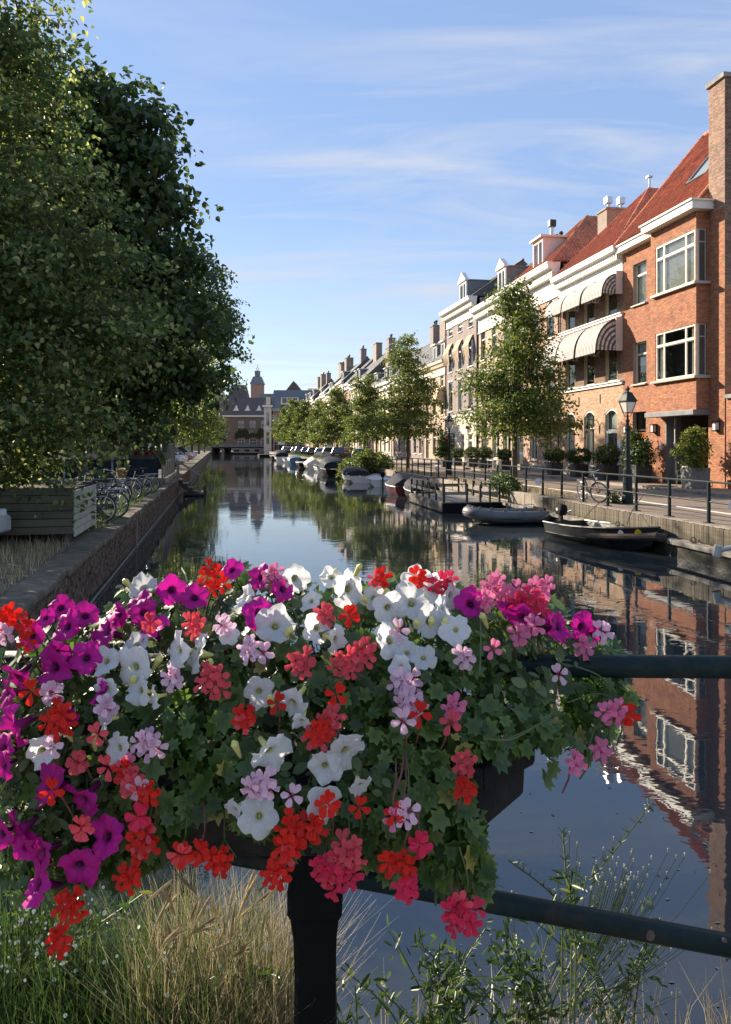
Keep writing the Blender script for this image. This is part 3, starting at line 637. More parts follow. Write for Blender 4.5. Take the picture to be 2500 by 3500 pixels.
def dormer(parent, x0, x1, z0, z1, yf, depth, m='white', pediment=False, panes=2, roofm='lead', sidem=None):
    d = MB(); d.box(x0, x0 + .14, yf - .12, yf, z0, z1); d.box(x1 - .14, x1, yf - .12, yf, z0, z1); d.box(x0 + .14, x1 - .14, yf - .12, yf, z1 - .18, z1); d.box(x0 + .14, x1 - .14, yf - .12, yf, z0, z0 + .1)
    o = d.build('dormer', m, parent)
    s_ = MB(); s_.box(x0 + .01, x0 + .05, yf - depth, yf - .12, z0, z1); s_.box(x1 - .05, x1 - .01, yf - depth, yf - .12, z0, z1); s_.build('dormer_cheek', sidem or m, o)
    r_ = MB()
    if pediment:
        xm = (x0 + x1) / 2; h = (x1 - x0) * .42
        r_.loft([[(x0 - .15, y_, z1), (x1 + .15, y_, z1), (x1 + .15, y_, z1 + .09), (xm, y_, z1 + h + .09), (x0 - .15, y_, z1 + .09)] for y_ in (yf + .14, yf - .25)])
        r_.build('pediment', m, o); r_ = MB(); r_.box(x0 - .06, x1 + .06, yf - depth, yf - .25, z1, z1 + .10)
    else:
        r_.box(x0 - .16, x1 + .16, yf - depth, yf + .2, z1, z1 + .13)
    r_.build('dormer_roof', roofm if pediment else m, o)
    f = MB(); w_ = (x1 - x0 - .28) / panes
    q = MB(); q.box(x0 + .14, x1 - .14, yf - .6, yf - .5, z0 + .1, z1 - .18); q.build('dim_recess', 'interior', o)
    for i in range(panes):
        a = x0 + .14 + w_ * i
        for bx in ((a, a + .05, z0 + .1, z1 - .18), (a + w_ - .05, a + w_, z0 + .1, z1 - .18), (a + .05, a + w_ - .05, z0 + .1, z0 + .15), (a + .05, a + w_ - .05, z1 - .23, z1 - .18)): f.box(bx[0], bx[1], yf - .10, yf - .04, bx[2], bx[3])
        g = MB(); g.poly([(a + w_ - .04, yf - .07, z0 + .15), (a + .04, yf - .07, z0 + .15), (a + .04, yf - .07, z1 - .23), (a + w_ - .04, yf - .07, z1 - .23)]); g.build('pane', 'glass', o)
    f.build('casement', 'white', o)
    return o
def downpipe(parent, x, z0, z1, y=.09):
    b = MB(); b.tube([(x, y, z0), (x, y, z1)], .05, 8)
    for k in range(5): b.box(x - .075, x + .075, y - .09, y + .065, z0 + (z1 - z0) * (k + .5) / 5, z0 + (z1 - z0) * (k + .5) / 5 + .05)
    b.build('downpipe', 'black', parent)
def frame_loc(Y): return (fac_x(Y), Y, ZR + .10), (AR if Y < 59 else AR2)
def body(parent, W, H, depth, m, side='n'):
    """the masonry behind the facade: back and party walls"""
    b = MB(); b.box(.02, W - .02, -depth, -.32, 0, H, skip='k'); b.build('party_wall', m, parent)

# ---------------------------------------------------------------- the red house with the bay and the tall chimney
Y0r, Y0a, Y04, Y05, Y06, Y07 = 31.35, 39.75, 47.85, 56.0, 64.4, 73.2
ZP = ZR + .10
lo, ro = frame_loc(Y0r)
red = thing('brick_house', 'red brick house with a tall bay window, tiled roof and massive square chimney', 'house', lo, ro)
W = (Y0a - Y0r) / math.sin(ro); H = 11.75
holes = [(1.16, 4.40, 4.7, 7.0), (1.16, 4.40, 8.7, 11.05), (6.25, 7.55, 0, 3.45), (1.15, 4.45, 0, 3.15), (6.2, 7.5, 4.85, 6.95), (6.2, 7.5, 8.85, 10.95)]
b = MB(); wall_panel(b, 1.1, W, 0, H, holes, rev=.22); b.build('wall', 'mortar', red)
bricks_on(red, 1.11, W - .005, .01, H, holes, 0, 'redbrick', 0, seed=4)
body(red, W, H, 9, M['bred'])
# chimney breast: from the pavement right up past the roof
CB = 16.95
cb = MB().box(0, 1.1, -1.0, .02, 0, CB).build('chimney', 'mortar', red)
bricks_on(cb, .002, 1.098, CB - 5.2, CB, [], .02, 'chimbrick', 0, seed=12); bricks_on(cb, .002, 1.098, .01, CB - 5.25, [], .02, 'redbrick', 0, seed=9)
bricks_on(cb, -.99, .012, .01, CB - 8.6, [], 0, 'redbrick', 0, facing='x', seed=10)
bricks_on(cb, -.99, .012, CB - 8.55, CB, [], 0, 'brownbrick', 280, facing='x', seed=11)
MB().box(-.09, 1.19, -1.1, .14, CB, CB + .2).build('chimney_cap', 'ledge', cb, bevel=.02)
# bay
bx0, bx1, bv = 1.1, 4.75, .6
for z0_, z1_ in ((4.75, 6.97), (8.75, 11.0)): MB().box(bx0 + .004, bx0 + .10, .5, bv - .004, z0_, z1_).build('bay_corner_post', 'offwhite', red)
bh = [(bx0 + .09, bx1 - .42, 4.75, 6.97), (bx0 + .09, bx1 - .42, 8.75, 11.0)]
b = MB(); wall_panel(b, bx0, bx1, 3.3, H, bh, y=bv, rev=.1)
sh = [(.14, .50, 4.75, 6.97), (.14, .50, 8.75, 11.0)]
for zz in ((3.3, 4.75), (6.97, 8.75), (11.0, H)): b.poly([(bx0, 0, zz[0]), (bx0, 0, zz[1]), (bx0, bv, zz[1]), (bx0, bv, zz[0])])
for zz in ((4.75, 6.97), (8.75, 11.0)):
    b.poly([(bx0, 0, zz[0]), (bx0, 0, zz[1]), (bx0, .12, zz[1]), (bx0, .12, zz[0])])
b.poly([(bx1, bv, 3.3), (bx1, 0, 3.3), (bx1, 0, H), (bx1, bv, H)])
b.build('bay_wall', 'mortar', red)
bricks_on(red, bx0 + .005, bx1, 3.31, H, bh, bv, 'redbrick', 0, seed=5)
bricks_on(red, .022, bv, 3.31, H, [(.12, bv + .1, 4.75, 6.97), (.12, bv + .1, 8.75, 11.0)], bx0, 'redbrick', 0, facing='x', seed=6)
for (z0, z1), cur in (((4.75, 6.97), ('sides', .13)), ((8.75, 11.0), ('full', 1))):
    window(red, bx0 + .09, bx1 - .42, z0, z1, y=bv - .02, transom=z1 - .62, fm='offwhite', w=.085, sash='greyframe', xs=[bx0 + .09, bx0 + .82, bx0 + 2.55, bx1 - .42], curtain=cur, name='bay_window')
    c_ = window(red, .14, .50, z0, z1, y=0, transom=z1 - .55, fm='greyframe', w=.05, sash=None, name='bay_side_window', back=False, curtain=('blind', .96))
    c_.location = (bx0 + .02, 0, 0); c_.rotation_euler = (0, 0, R(90))
    b = MB(); b.box(bx0 - .16, bx1 - .25, bv - .1, bv + .2, z0 - .11, z0); b.box(bx0 - .16, bx0, -.0, bv - .1, z0 - .11, z0); b.build('sill', 'greyframe', red)
for z0, z1, cur in ((4.85, 6.95, ('blind', .55)), (8.85, 10.95, ('full', 1))):
    window(red, 6.2, 7.5, z0, z1, y=-.16, transom=z1 - .6, fm='offwhite', w=.07, sash='greyframe', curtain=cur); sill(red, 6.2, 7.5, z0, m='greyframe')
# ground floor
d = MB(); d.box(6.3, 7.5, -.30, -.22, 0, 2.35); d.box(6.3, 7.5, -.30, -.2, 2.35, 2.42); dr = d.build('door', 'orange', red)
MB().tube([(6.5, -.19, .95), (6.5, -.19, 1.35)], .02, 8).build('handle', 'steel', dr)
MB().box(6.55, 7.25, -.22, -.205, 1.45, 2.05).build('door_panel', 'orange', dr)
window(red, 6.25, 7.55, 2.5, 3.45, y=-.2, fm='black', w=.07)
MB().box(6.25, 7.55, -.3, .06, -.02, .06).build('doorstep', 'ledge', red)
MB().box(1.0, 4.95, .0, bv + .22, 3.08, 3.295).build('canopy', 'lead', red, bevel=.01)
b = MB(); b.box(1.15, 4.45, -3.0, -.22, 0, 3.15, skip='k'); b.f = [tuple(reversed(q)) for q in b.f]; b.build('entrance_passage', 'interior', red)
MB().box(4.35, 4.43, -.7, .05, .02, 3.1).build('gate_leaf', 'lead', red)
pn = MB(); pn.box(1.3, 2.4, -1.9, -1.85, .05, 2.3); pn.build('inner_door', 'blind', red)
b = MB(); b.box(3.9, 3.97, -.2, -.12, 0, 3.1); b.build('door_post', 'steel', red)
for k in range(4): MB().box(3.86, 4.0, -.215, -.105, .3 + .75 * k, .42 + .75 * k).build('hinge', 'lead', red)
for xx in (8.0, 5.35, .45):
    s_ = MB().box(xx - .14, xx + .14, .02, .06, 2.35, 2.80).build('sconce', 'black', red)
    MB().box(xx - .10, xx + .10, .06, .22, 2.42, 2.73).build('lamp_glass', 'milk', s_)
    q = MB(); q.box(xx - .15, xx + .15, .05, .25, 2.74, 2.80); q.box(xx - .15, xx + .15, .05, .25, 2.36, 2.41)
    for ax in (-.13, .11):
        q.box(xx + ax, xx + ax + .02, .21, .235, 2.41, 2.74)
    q.build('lamp_cage', 'black', s_)
for xx in (8.0, 4.85): MB().box(xx - .1, xx + .1, .01, .03, 1.55, 1.85).build('name_plate', 'paper', red)
# white fascia in two steps, gutter, roof
b = MB(); b.box(bx0 - .35, bx1 + .15, -.2, bv + .42, H, H + .33); b.box(bx0 - .42, bx1 + .22, -.2, bv + .50, H + .33, H + .40); b.build('fascia', 'white', red)
b = MB(); b.box(bx1 + .15, W, -.2, .42, H, H + .30); b.box(bx1 + .22, W, -.2, .50, H + .30, H + .37); b.build('fascia', 'white', red)
S_ = Vector((0, -.64, .768)); rf = MB()
rf.hexa([(1.12, .42, H + .36), (W, .42, H + .36), (W, -4.6, H + 6.38), (1.12, -4.6, H + 6.38), (1.12, .42, H + .40), (W, .42, H + .40), (W, -4.6, H + 6.42), (1.12, -4.6, H + 6.42)])
rf.poly([(W, .40, H + .36), (W, -9, H), (W, -4.6, H + 6.38)]); rf.poly([(1.12, -9, H), (1.12, .40, H + .36), (1.12, -4.6, H + 6.38)]); rf.poly([(.3, -4.6, H + 6.4), (W, -4.6, H + 6.4), (W, -9.2, H), (.3, -9.2, H)])
roof = rf.build('roof', 'rooftile', red)
sk = (3.0, 4.6, 2.5, 4.9)
tile_slope(roof, (1.15, .44, H + .41), (1, 0, 0), S_, W - 1.15, 7.7, nparts=290, mask=lambda u, s: not (sk[0] - 1.15 < u < sk[1] - 1.15 and sk[2] < s < sk[3]), seed=3)
ridge(roof, (W, .45, H + .46), (W, -4.6, H + 6.5)); ridge(roof, (1.3, .45, H + .46), (1.3, -2.6, H + 4.1)); ridge(roof, (.3, -4.6, H + 6.5), (W, -4.6, H + 6.5))
def onS(u, s, o_=0): return Vector((u, .44, H + .41)) + S_ * s + Vector((0, .768, .64)) * o_
b = MB()
for (u0, u1, s0, s1) in ((sk[0], sk[0] + .09, sk[2], sk[3]), (sk[1] - .09, sk[1], sk[2], sk[3]), (sk[0] + .09, sk[1] - .09, sk[2], sk[2] + .09), (sk[0] + .09, sk[1] - .09, sk[3] - .09, sk[3])):
    b.hexa([onS(u0, s0), onS(u1, s0), onS(u1, s1), onS(u0, s1), onS(u0, s0, .12), onS(u1, s0, .12), onS(u1, s1, .12), onS(u0, s1, .12)])
sky_ = b.build('skylight', 'lead', roof)
b = MB(); b.poly([onS(sk[0] + .05, sk[2] + .05, .08), onS(sk[1] - .05, sk[2] + .05, .08), onS(sk[1] - .05, sk[3] - .05, .08), onS(sk[0] + .05, sk[3] - .05, .08)]); b.build('pane', 'glass', sky_)
b = MB(); b.poly([onS(sk[0] + .05, sk[2] + .05, .03), onS(sk[1] - .05, sk[2] + .05, .03), onS(sk[1] - .05, sk[3] - .05, .03), onS(sk[0] + .05, sk[3] - .05, .03)]); b.build('dim_recess', 'blind', sky_)

# ---------------------------------------------------------------- low annexe cut by the picture edge
lo, ro = frame_loc(Y0r - 6.5)
an = thing('annexe', 'low pinkish brick annexe with an arched door against the massive chimney', 'house', lo, ro)
Wn = 6.5 / math.sin(ro) - .06
b = MB(); hd = [(4.55, 5.85, 0, 2.75)]; wall_panel(b, 0, Wn, 0, 3.7, hd, rev=.2); b.build('wall', 'mortar', an)
bricks_on(an, 0, Wn, .01, 3.66, hd, 0, 'redbrick', 0, seed=14); body(an, Wn, 3.6, 6, M['bred'])
MB().box(-.1, Wn, -6, .14, 3.7, 3.86).build('coping', 'ledge', an)
arch_trim(an, 4.55, 5.85, 2.75, .6, -.02, 'bred', 'white', .1); MB().box(4.6, 5.8, -.2, -.13, 0, 2.7).build('door', 'white', an)

# ---------------------------------------------------------------- the house with the striped awnings
lo, ro = frame_loc(Y0a)
aw = thing('brick_house', 'tan brick house hung with two rows of striped hood awnings', 'house', lo, ro)
W = (Y04 - Y0a) / math.sin(ro); H = 12.0
cx3 = [1.35, 4.0, 6.55]
holes = []
for c_ in cx3: holes += [(c_ - .66, c_ + .66, 8.75, 10.6), (c_ - .66, c_ + .66, 5.2, 8.0), (c_ - .66, c_ + .66, .55 if c_ > 2 else 0, 3.75)]
b = MB(); wall_panel(b, 0, W, 0, H, holes, rev=.2); b.build('wall', 'mortar_tan', aw)
bricks_on(aw, .0, W - .005, .45, 5.0, holes, 0, 'tanbrick', 200, seed=21)
bricks_on(aw, .0, W - .005, 5.0, 11.0, holes, 0, 'brownbrick', 0, seed=22)
body(aw, W, H, 9, M['btan'])
MB().box(-.0, W, -.02, .10, 0, .44).build('plinth', 'ledge', aw)
for i, c_ in enumerate(cx3):
    window(aw, c_ - .66, c_ + .66, 8.75, 10.6, y=-.1, transom=10.0, fm='offwhite', w=.09, sash='darkgreen'); 
    window(aw, c_ - .66, c_ + .66, 5.2, 8.0, y=-.1, transom=7.3, fm='offwhite', w=.09, sash='darkgreen')
    if i: window(aw, c_ - .66, c_ + .66, .55, 3.70, y=-.1, transom=2.75, fm='offwhite', w=.09, sash='darkgreen', curtain=('far', .42)); sill(aw, c_ - .66, c_ + .66, .55, m='ledge')
    else:
        window(aw, c_ - .66, c_ + .66, 2.55, 3.70, y=-.1, fm='offwhite', w=.09, sash='darkgreen', curtain=('blind', .9))
        dr = MB().box(c_ - .55, c_ + .55, -.2, -.13, 0.02, 2.4).build('door', 'darkgreen', aw)
        for k in (-.3, .12): MB().box(c_ + k, c_ + k + .2, -.13, -.115, .3, 2.2).build('door_panel', 'black', dr)
        MB().tube([(c_ - .42, -.09, .9), (c_ - .42, -.09, 1.5)], .018, 8).build('handle', 'steel', dr)
        b = MB(); b.box(c_ - .66, c_ - .55, -.2, -.06, 0, 2.5); b.box(c_ + .55, c_ + .66, -.2, -.06, 0, 2.5); b.box(c_ - .66, c_ + .66, -.2, -.04, 2.42, 2.55); b.build('door_frame', 'white', aw)
    arch_trim(aw, c_ - .66, c_ + .66, 3.75, .28, 0.0, 'btan', 'white', .09)
for z_, h_ in ((8.74, .2), (5.18, .2)):
    b = MB(); b.box(-.0, W, -.02, .12, z_ - h_, z_ - .06); b.box(-.0, W, -.02, .19, z_ - .06, z_ - .0); b.build('sill_band', 'white', aw)
for xx in (2.6, 5.3): MB().box(xx - .03, xx + .03, .01, .04, 4.1, 4.6).build('wall_anchor', 'black', aw)
MB().box(.12, .42, .01, .12, .75, 2.05).build('intercom_panel', 'paper', aw)
cornice(aw, 0, W, H - .42, .62, .62, frieze=1.0)
downpipe(aw, W - .12, .1, 11.0)
def awning(x0, x1, zt, zb, out, lab):
    """hood awning: curved striped cloth, ringed end fans, scalloped edge, board at the near end"""
    p = aw.matrix_basis if False else None
    t = thing('awning', lab, 'awning', lo, ro, 'striped awnings on the tan brick house')
    n_ = 9; h = zt - zb
    prof = [(.06 + out * math.sin(math.pi / 2 * i / n_) ** .9, zb + h * (math.cos(math.pi / 2 * i / n_))) for i in range(n_ + 1)]
    nst = int((x1 - x0) / .085); b = MB()
    for s in range(nst):
        xa, xb = x0 + (x1 - x0) * s / nst, x0 + (x1 - x0) * (s + 1) / nst
        for (ya, za), (yb, zb_) in zip(prof, prof[1:]): b.poly([(xb, ya, za), (xa, ya, za), (xa, yb, zb_), (xb, yb, zb_)], s % 2)
    b.build('canopy', ['awncream', 'awnbrown'], t)
    b = MB()
    for s in range(nst):
        xa, xb = x0 + (x1 - x0) * s / nst, x0 + (x1 - x0) * (s + 1) / nst; y_ = prof[-1][0]
        b.poly([(xb, y_, zb), (xa, y_, zb), (xa, y_ + .02, zb - .13), ((xa + xb) / 2, y_ + .02, zb - .17), (xb, y_ + .02, zb - .13)], s % 2)
    b.build('valance', ['awncream', 'awnbrown'], t)
    for xe, sg in ((x0, -1), (x1, 1)):
        b = MB(); nr = 13; c0 = (.06, zb)
        for k in range(nr):
            f0, f1 = k / nr, (k + 1) / nr
            for (ya, za), (yb, zb_) in zip(prof, prof[1:]):
                q = lambda y_, z_, f: (xe + sg * .002, c0[0] + (y_ - c0[0]) * f, c0[1] + (z_ - c0[1]) * f)
                b.poly([q(ya, za, f0), q(yb, zb_, f0), q(yb, zb_, f1), q(ya, za, f1)][::sg], k % 2)
        b.build('end_fan', ['awnbrown', 'awncream'], t)
        rb = MB()
        for k in range(0, n_ + 1, 2):
            y_, z_ = prof[k]; rb.bar((xe + sg * .012, c0[0], c0[1]), (xe + sg * .012, y_, z_), .018, .018)
        rb.build('rib', 'awnbrown', t)
    MB().box(x0 - .1, x0 - .03, .02, .38, zb - .02, zt + .08).build('guide_board', 'pinkwhite', t)
    return t
names = ['nearest the red house', 'over the middle window', 'farthest from the red house']
for i, c_ in enumerate(cx3):
    awning(c_ - 1.2, c_ + 1.14, 10.82, 9.72, 1.1, 'grey-brown and white striped awning of the upper row, ' + names[i])
    awning(c_ - 1.2, c_ + 1.14, 8.42, 6.75, 1.45, 'large grey-brown and white striped awning of the lower row, ' + names[i])
# hipped roof, its ridge running back from the street
def hip_roof(parent, W, zr, rise, dep, mname='rooftile', nparts=0, seed=31):
    c = W / 2; A_, B_, D_, E_ = (0, .4, zr), (W, .4, zr), (c, -dep, zr + rise), (c, -9.5, zr + rise)
    rf = MB(); rf.poly([A_, B_, D_]); rf.poly([(0, -9.5, zr), A_, D_, E_]); rf.poly([B_, (W, -9.5, zr), E_, D_])
    roof = rf.build('roof', mname, parent); Sv = Vector((0, -(dep + .4), rise)); sl = Sv.length
    tile_slope(roof, (0, .42, zr + .02), (1, 0, 0), Sv, W, sl, nparts=nparts, mname=mname, mask=lambda u, s: c * s / sl < u < W - c * s / sl, seed=seed)
    Sn = Vector((c, 0, rise)); sn = Sn.length
    tile_slope(roof, (-.02, -9.5, zr + .02), (0, 1, 0), Sn, 9.9, sn, mname=mname, mask=lambda u, s: u < 9.9 - (dep + .4) * s / sn, seed=seed + 1)
    up_ = Vector((0, 0, .06)); ridge(roof, A_, Vector(D_) + up_, mname, r=.12); ridge(roof, B_, Vector(D_) + up_, mname, r=.12); ridge(roof, D_, E_, mname, r=.12); return roof
zr, rise, dep = H + .2, 4.5, 3.8
roof = hip_roof(aw, W, zr, rise, dep, nparts=250)
b = MB(); b.lathe([(.07, zr + rise), (.07, zr + rise + .75)], 8, (W / 2, -dep, 0)); b.box(W / 2 - .15, W / 2 + .15, -dep - .15, -dep + .15, zr + rise + .7, zr + rise + .78); b.build('vent_pipe', 'steel', aw)
# ---------------------------------------------------------------- generic canal house for the rest of the row
def plain_roof(h, W, zr, roof_h, roof_d, roofm, tiles, near, seed):
    rf = MB(); A_, B_, C_, D_ = (0, .3, zr), (W, .3, zr), (W, -roof_d, zr + roof_h), (0, -roof_d, zr + roof_h)
    rf.poly([A_, B_, C_, D_]); rf.poly([D_, C_, (W, -roof_d * 2, zr), (0, -roof_d * 2, zr)]); rf.poly([(0, -roof_d * 2, zr), A_, D_]); rf.poly([B_, (W, -roof_d * 2, zr), C_])
    roof = rf.build('roof', roofm, h); Sv = Vector((0, -(roof_d + .3), roof_h)); sl = Sv.length
    if tiles:
        tl_ = dict(mname='rooftile') if roofm == 'rooftile' else dict(mname='slate', flat=True, tw=.3, tl=.26)
        tile_slope(roof, (0, .32, zr + .02), (1, 0, 0), Sv, W, sl, nparts=60 if near else 0, seed=seed, **tl_)
    ridge(roof, Vector(D_) + Vector((0, 0, .03)), Vector(C_) + Vector((0, 0, .03)), roofm, r=.12)
def canal_house(Ya, Yb, label, H, bm, levels, ground, cols=3, trim='white', roofm='slate', roof_h=5.0, roof_d=4.6, dorm=None, chim=(), corn=(.5, .55, .9), framem='offwhite', sashm=None, near=True, real=0, hip=0, tiles=True, groundm=None, gz=3.9, sills=True, arched=False, awn=None, wd=1.2, cur=True, seed=0, pipe=True):
    rr = random.Random(seed + 100); lo, ro = frame_loc(Ya)
    h = thing('canal_house', label, 'house', lo, ro)
    W = (Yb - Ya) / math.sin(ro) - .004
    cs = [W * (i + .5) / cols for i in range(cols)]
    holes = []; wins = []
    for (z0, z1) in levels:
        for c in cs: holes.append((c - wd / 2, c + wd / 2, z0, z1)); wins.append((c, z0, z1))
    gh = []
    for c, w_, z0, z1, kind in ground: gh.append((c * W - w_ / 2, c * W + w_ / 2, z0, z1, kind))
    wall = MB(); wall_panel(wall, 0, W, gz if groundm else 0, H, holes + ([] if groundm else gh), rev=.16); wall.build('wall', 'mortar_tan' if real else bm, h)
    if groundm:
        wall = MB(); wall_panel(wall, 0, W, 0, gz, gh, rev=.16, y=.02); wall.build('ground_floor_wall', groundm, h)
        MB().box(0, W, .0, .12, gz - .1, gz + .12).build('string_course', trim, h)
    if real: bricks_on(h, 0, W, .5 if not groundm else gz + .13, H - corn[2], holes + gh, 0, {'btan': 'tanbrick', 'bpink': 'pinkbrick'}.get(bm, 'brownbrick'), 0, seed=seed)
    body(h, W, H, 9, bm)
    for c, z0, z1 in wins:
        q = ('sides', .2) if cur and rr.random() < .45 else ('blind', rr.uniform(.2, .5)) if cur and rr.random() < .5 else None
        window(h, c - wd / 2, c + wd / 2, z0, z1, y=-.08, transom=z0 + (z1 - z0) * .68, fm=framem, w=.09, sash=sashm if near else None, panes=near, curtain=q if near else None)
        if sills: sill(h, c - wd / 2, c + wd / 2, z0, m=trim, d=.1)
        if arched: arch_trim(h, c - wd / 2, c + wd / 2, z1, .22, 0.0, bm, trim, .1)
        elif near: MB().box(c - wd / 2 - .08, c + wd / 2 + .08, -.02, .035, z1, z1 + .16).build('lintel', trim, h)
    for a, c, z0, z1, kind in gh:
        if kind == 'door':
            d = MB().box(a + .08, c - .08, -.2, -.12, z0, z0 + 2.3).build('door', rr.choice(['darkgreen', 'black', 'darkgreen', 'boatblue']), h)
            if near:
                for k in (0, 1): MB().box(a + .18, c - .18, -.12, -.10, z0 + .25 + k * 1.05, z0 + 1.1 + k * 1.05).build('door_panel', 'black', d)
                MB().tube([(a + .2, -.08, z0 + 1), (a + .2, -.08, z0 + 1.15)], .025, 6).build('handle', 'chrome', d)
            window(h, a, c, z0 + 2.34, z1, y=-.08, fm=framem, w=.08, panes=near)
        else:
            window(h, a, c, z0, z1, y=-.08, transom=z0 + (z1 - z0) * .7, fm=framem, w=.1, cols=2 if (c - a) > 1.6 else 1, sash=sashm if near else None, panes=near, curtain=('sides', .25) if kind == 'cur' else None)
            sill(h, a, c, z0, m=trim, d=.1)
            if arched and near: arch_trim(h, a, c, z1, .22, 0.02 if groundm else 0.0, groundm or bm, trim, .1)
    MB().box(0, W, -.01, .09, 0, .40 if not groundm else .25).build('plinth', 'ledge', h)
    ch, cp, fr = corn
    if near: cornice(h, 0, W, H - ch, ch + .12, cp, m=trim, frieze=fr, step=.3)
    else:
        b = MB(); b.box(0, W, -.05, cp * .5, H - ch - fr * .5, H - ch * .5); b.box(0, W, -.05, cp, H - ch * .5, H + .12); b.build('cornice', trim, h)
    if pipe: downpipe(h, W - .1, .1, H - ch)
    # roof
    zr = H + .12; 
    if hip:
        hip_roof(h, W, zr, roof_h, roof_d, roofm, 60, seed)
    else:
        plain_roof(h, W, zr, roof_h, roof_d, roofm, tiles, near, seed)
    for dd in dorm or (): dormer(h, *dd[:6], **(dd[6] if len(dd) > 6 else {}))
    for cc in chim: chimney(h, *cc[:6], **(cc[6] if len(cc) > 6 else {}))
    return h, W
G = lambda *a: a
# house 4: pink-white box dormer, hipped red roof, white panelled door
h4, W4 = canal_house(Y04, Y05, 'pinkish brick house with a box dormer on its hipped red roof', 13.2, 'bpink', [(5.0, 7.7), (8.7, 11.2)],
    [G(.22, 1.25, .75, 4.05, 'cur'), G(.52, 1.25, .75, 4.05, 'cur'), G(.82, 1.3, 0.0, 4.05, 'door')], roofm='rooftile', roof_h=4.2, roof_d=3.85, hip=1, trim='white', sashm='darkgreen', real=1, arched=True, corn=(.75, .8, 1.3), seed=41,
    dorm=[(3.0, 4.75, 13.45, 15.7, -.15, 2.4, dict(m='pinkwhite', panes=2, sidem='pinkwhite'))], chim=[(-.6, .65, -4.6, -2.9, 12.5, 16.6, dict(m='brownbrick', pots=2, potm='steel', boxy=True))])
b = MB(); b.lathe([(.12, 15.8), (.12, 16.75)], 10, (4.2, -1.3, 0)); f_ = b.build('flue', 'steel', h4); MB().box(3.98, 4.42, -1.52, -1.08, 16.75, 17.2).build('flue_cowl', 'black', f_)
# house 5
h5, W5 = canal_house(Y05, Y06, 'sandy brick house with slate roof, pedimented dormer and wide ground floor windows', 13.1, 'btan', [(5.1, 7.8), (8.8, 11.3)],
    [G(.16, 1.7, .7, 3.9, 'cur'), G(.46, 1.7, .7, 3.9, 'cur'), G(.80, 1.5, 0.0, 3.9, 'door')], roofm='slate', roof_h=3.7, roof_d=4.2, sashm='darkgreen', arched=False, corn=(.7, .75, 1.3), seed=51, groundm=None,
    dorm=[(2.0, 3.7, 13.3, 15.4, -.1, 2.6, dict(pediment=True, panes=2, sidem='lead'))], chim=[(.2, 2.6, -4.4, -3.6, 14.5, 17.1, dict(m='bred', pots=3, potm='black'))])
# house 6: attic windows under the cornice, cream ground floor
h6, W6 = canal_house(Y06, Y07, 'tall brown brick house with cream plastered ground floor and small attic windows under its cornice', 14.3, 'bplum', [(4.9, 7.7), (8.6, 11.0), (12.0, 12.75)],
    [G(.18, 1.1, .8, 2.75, 'cur'), G(.42, 1.1, .8, 2.75, 'cur'), G(.74, 1.1, 0.0, 2.9, 'door')], roofm='slate', roof_h=3.2, roof_d=4.2, sashm='white', corn=(.6, .75, .9), seed=61, groundm='cream', gz=4.4, framem='white',
    dorm=[(3.1, 5.0, 14.5, 16.4, -.1, 2.4, dict(pediment=True, panes=2, sidem='lead'))])
for i in range(3):                                                   # furled window awnings of house 6
    lo, ro = frame_loc(Y06); c = W6 * (i + .5) / 3
    t = thing('awning', 'furled striped window awning hanging beside the tall window, ' + ['nearest the sandy brick house', 'middle of three', 'at the far end of the facade'][i], 'awning', lo, ro, 'furled awnings on the tall brown house')
    b = MB()
    for s in range(9):
        xa = c - .75 + s * .166; b.poly([(xa + .166, .08, 11.3), (xa, .08, 11.3), (xa, .55, 10.3), (xa + .166, .55, 10.3)], s % 2); b.poly([(xa + .166, .55, 10.3), (xa, .55, 10.3), (xa + .02, .35, 9.2 - .15 * (s % 3)), (xa + .15, .35, 9.25)], s % 2)
    b.build('canopy', ['beigecloth', 'awnbrown'], t); b = MB(); b.bar((c - .75, .5, 10.3), (c + .75, .5, 10.3), .03, .03); b.bar((c - .75, .05, 9.6), (c - .75, .5, 10.3), .025, .025); b.bar((c + .75, .05, 9.6), (c + .75, .5, 10.3), .025, .025); b.build('folding_arm', 'steel', t)
# the lower row of slate houses beyond the second tree, one after another to the bridge
BM = ['btan', 'bplum', 'bpink', 'cream', 'btan', 'bbrown', 'cream', 'bred', 'btan', 'bplum', 'cream', 'btan', 'bpink', 'bbrown', 'btan', 'cream', 'bred']
LB = ['sand brick slate-roofed house with paired dormers beside the tall brown house', 'plum brick house with a broad dark chimney behind the second tree', 'pink brick terrace house with a row of white dormers', 'cream rendered house with paired dormers behind the parked scooters',
      'sand brick terrace house with a stout brick chimney', 'brown brick terrace house between the third and fourth trees', 'cream house with ornate cornice and mansard dormers', 'red brick house with a plain slate roof behind the fourth tree', 'sand brick house with paired flues beyond the fourth tree',
      'plum brick house half hidden by the fifth tree', 'cream house with flat dormer beyond the fifth tree', 'sand brick house behind the sixth tree', 'pink brick house behind the seventh tree', 'brown brick house beyond the seventh tree', 'sand brick house behind the farthest tree', 'cream house with two dormers near the bridge', 'red brick house at the end of the terrace']
Y = Y07; i = 0; rr = random.Random(5)
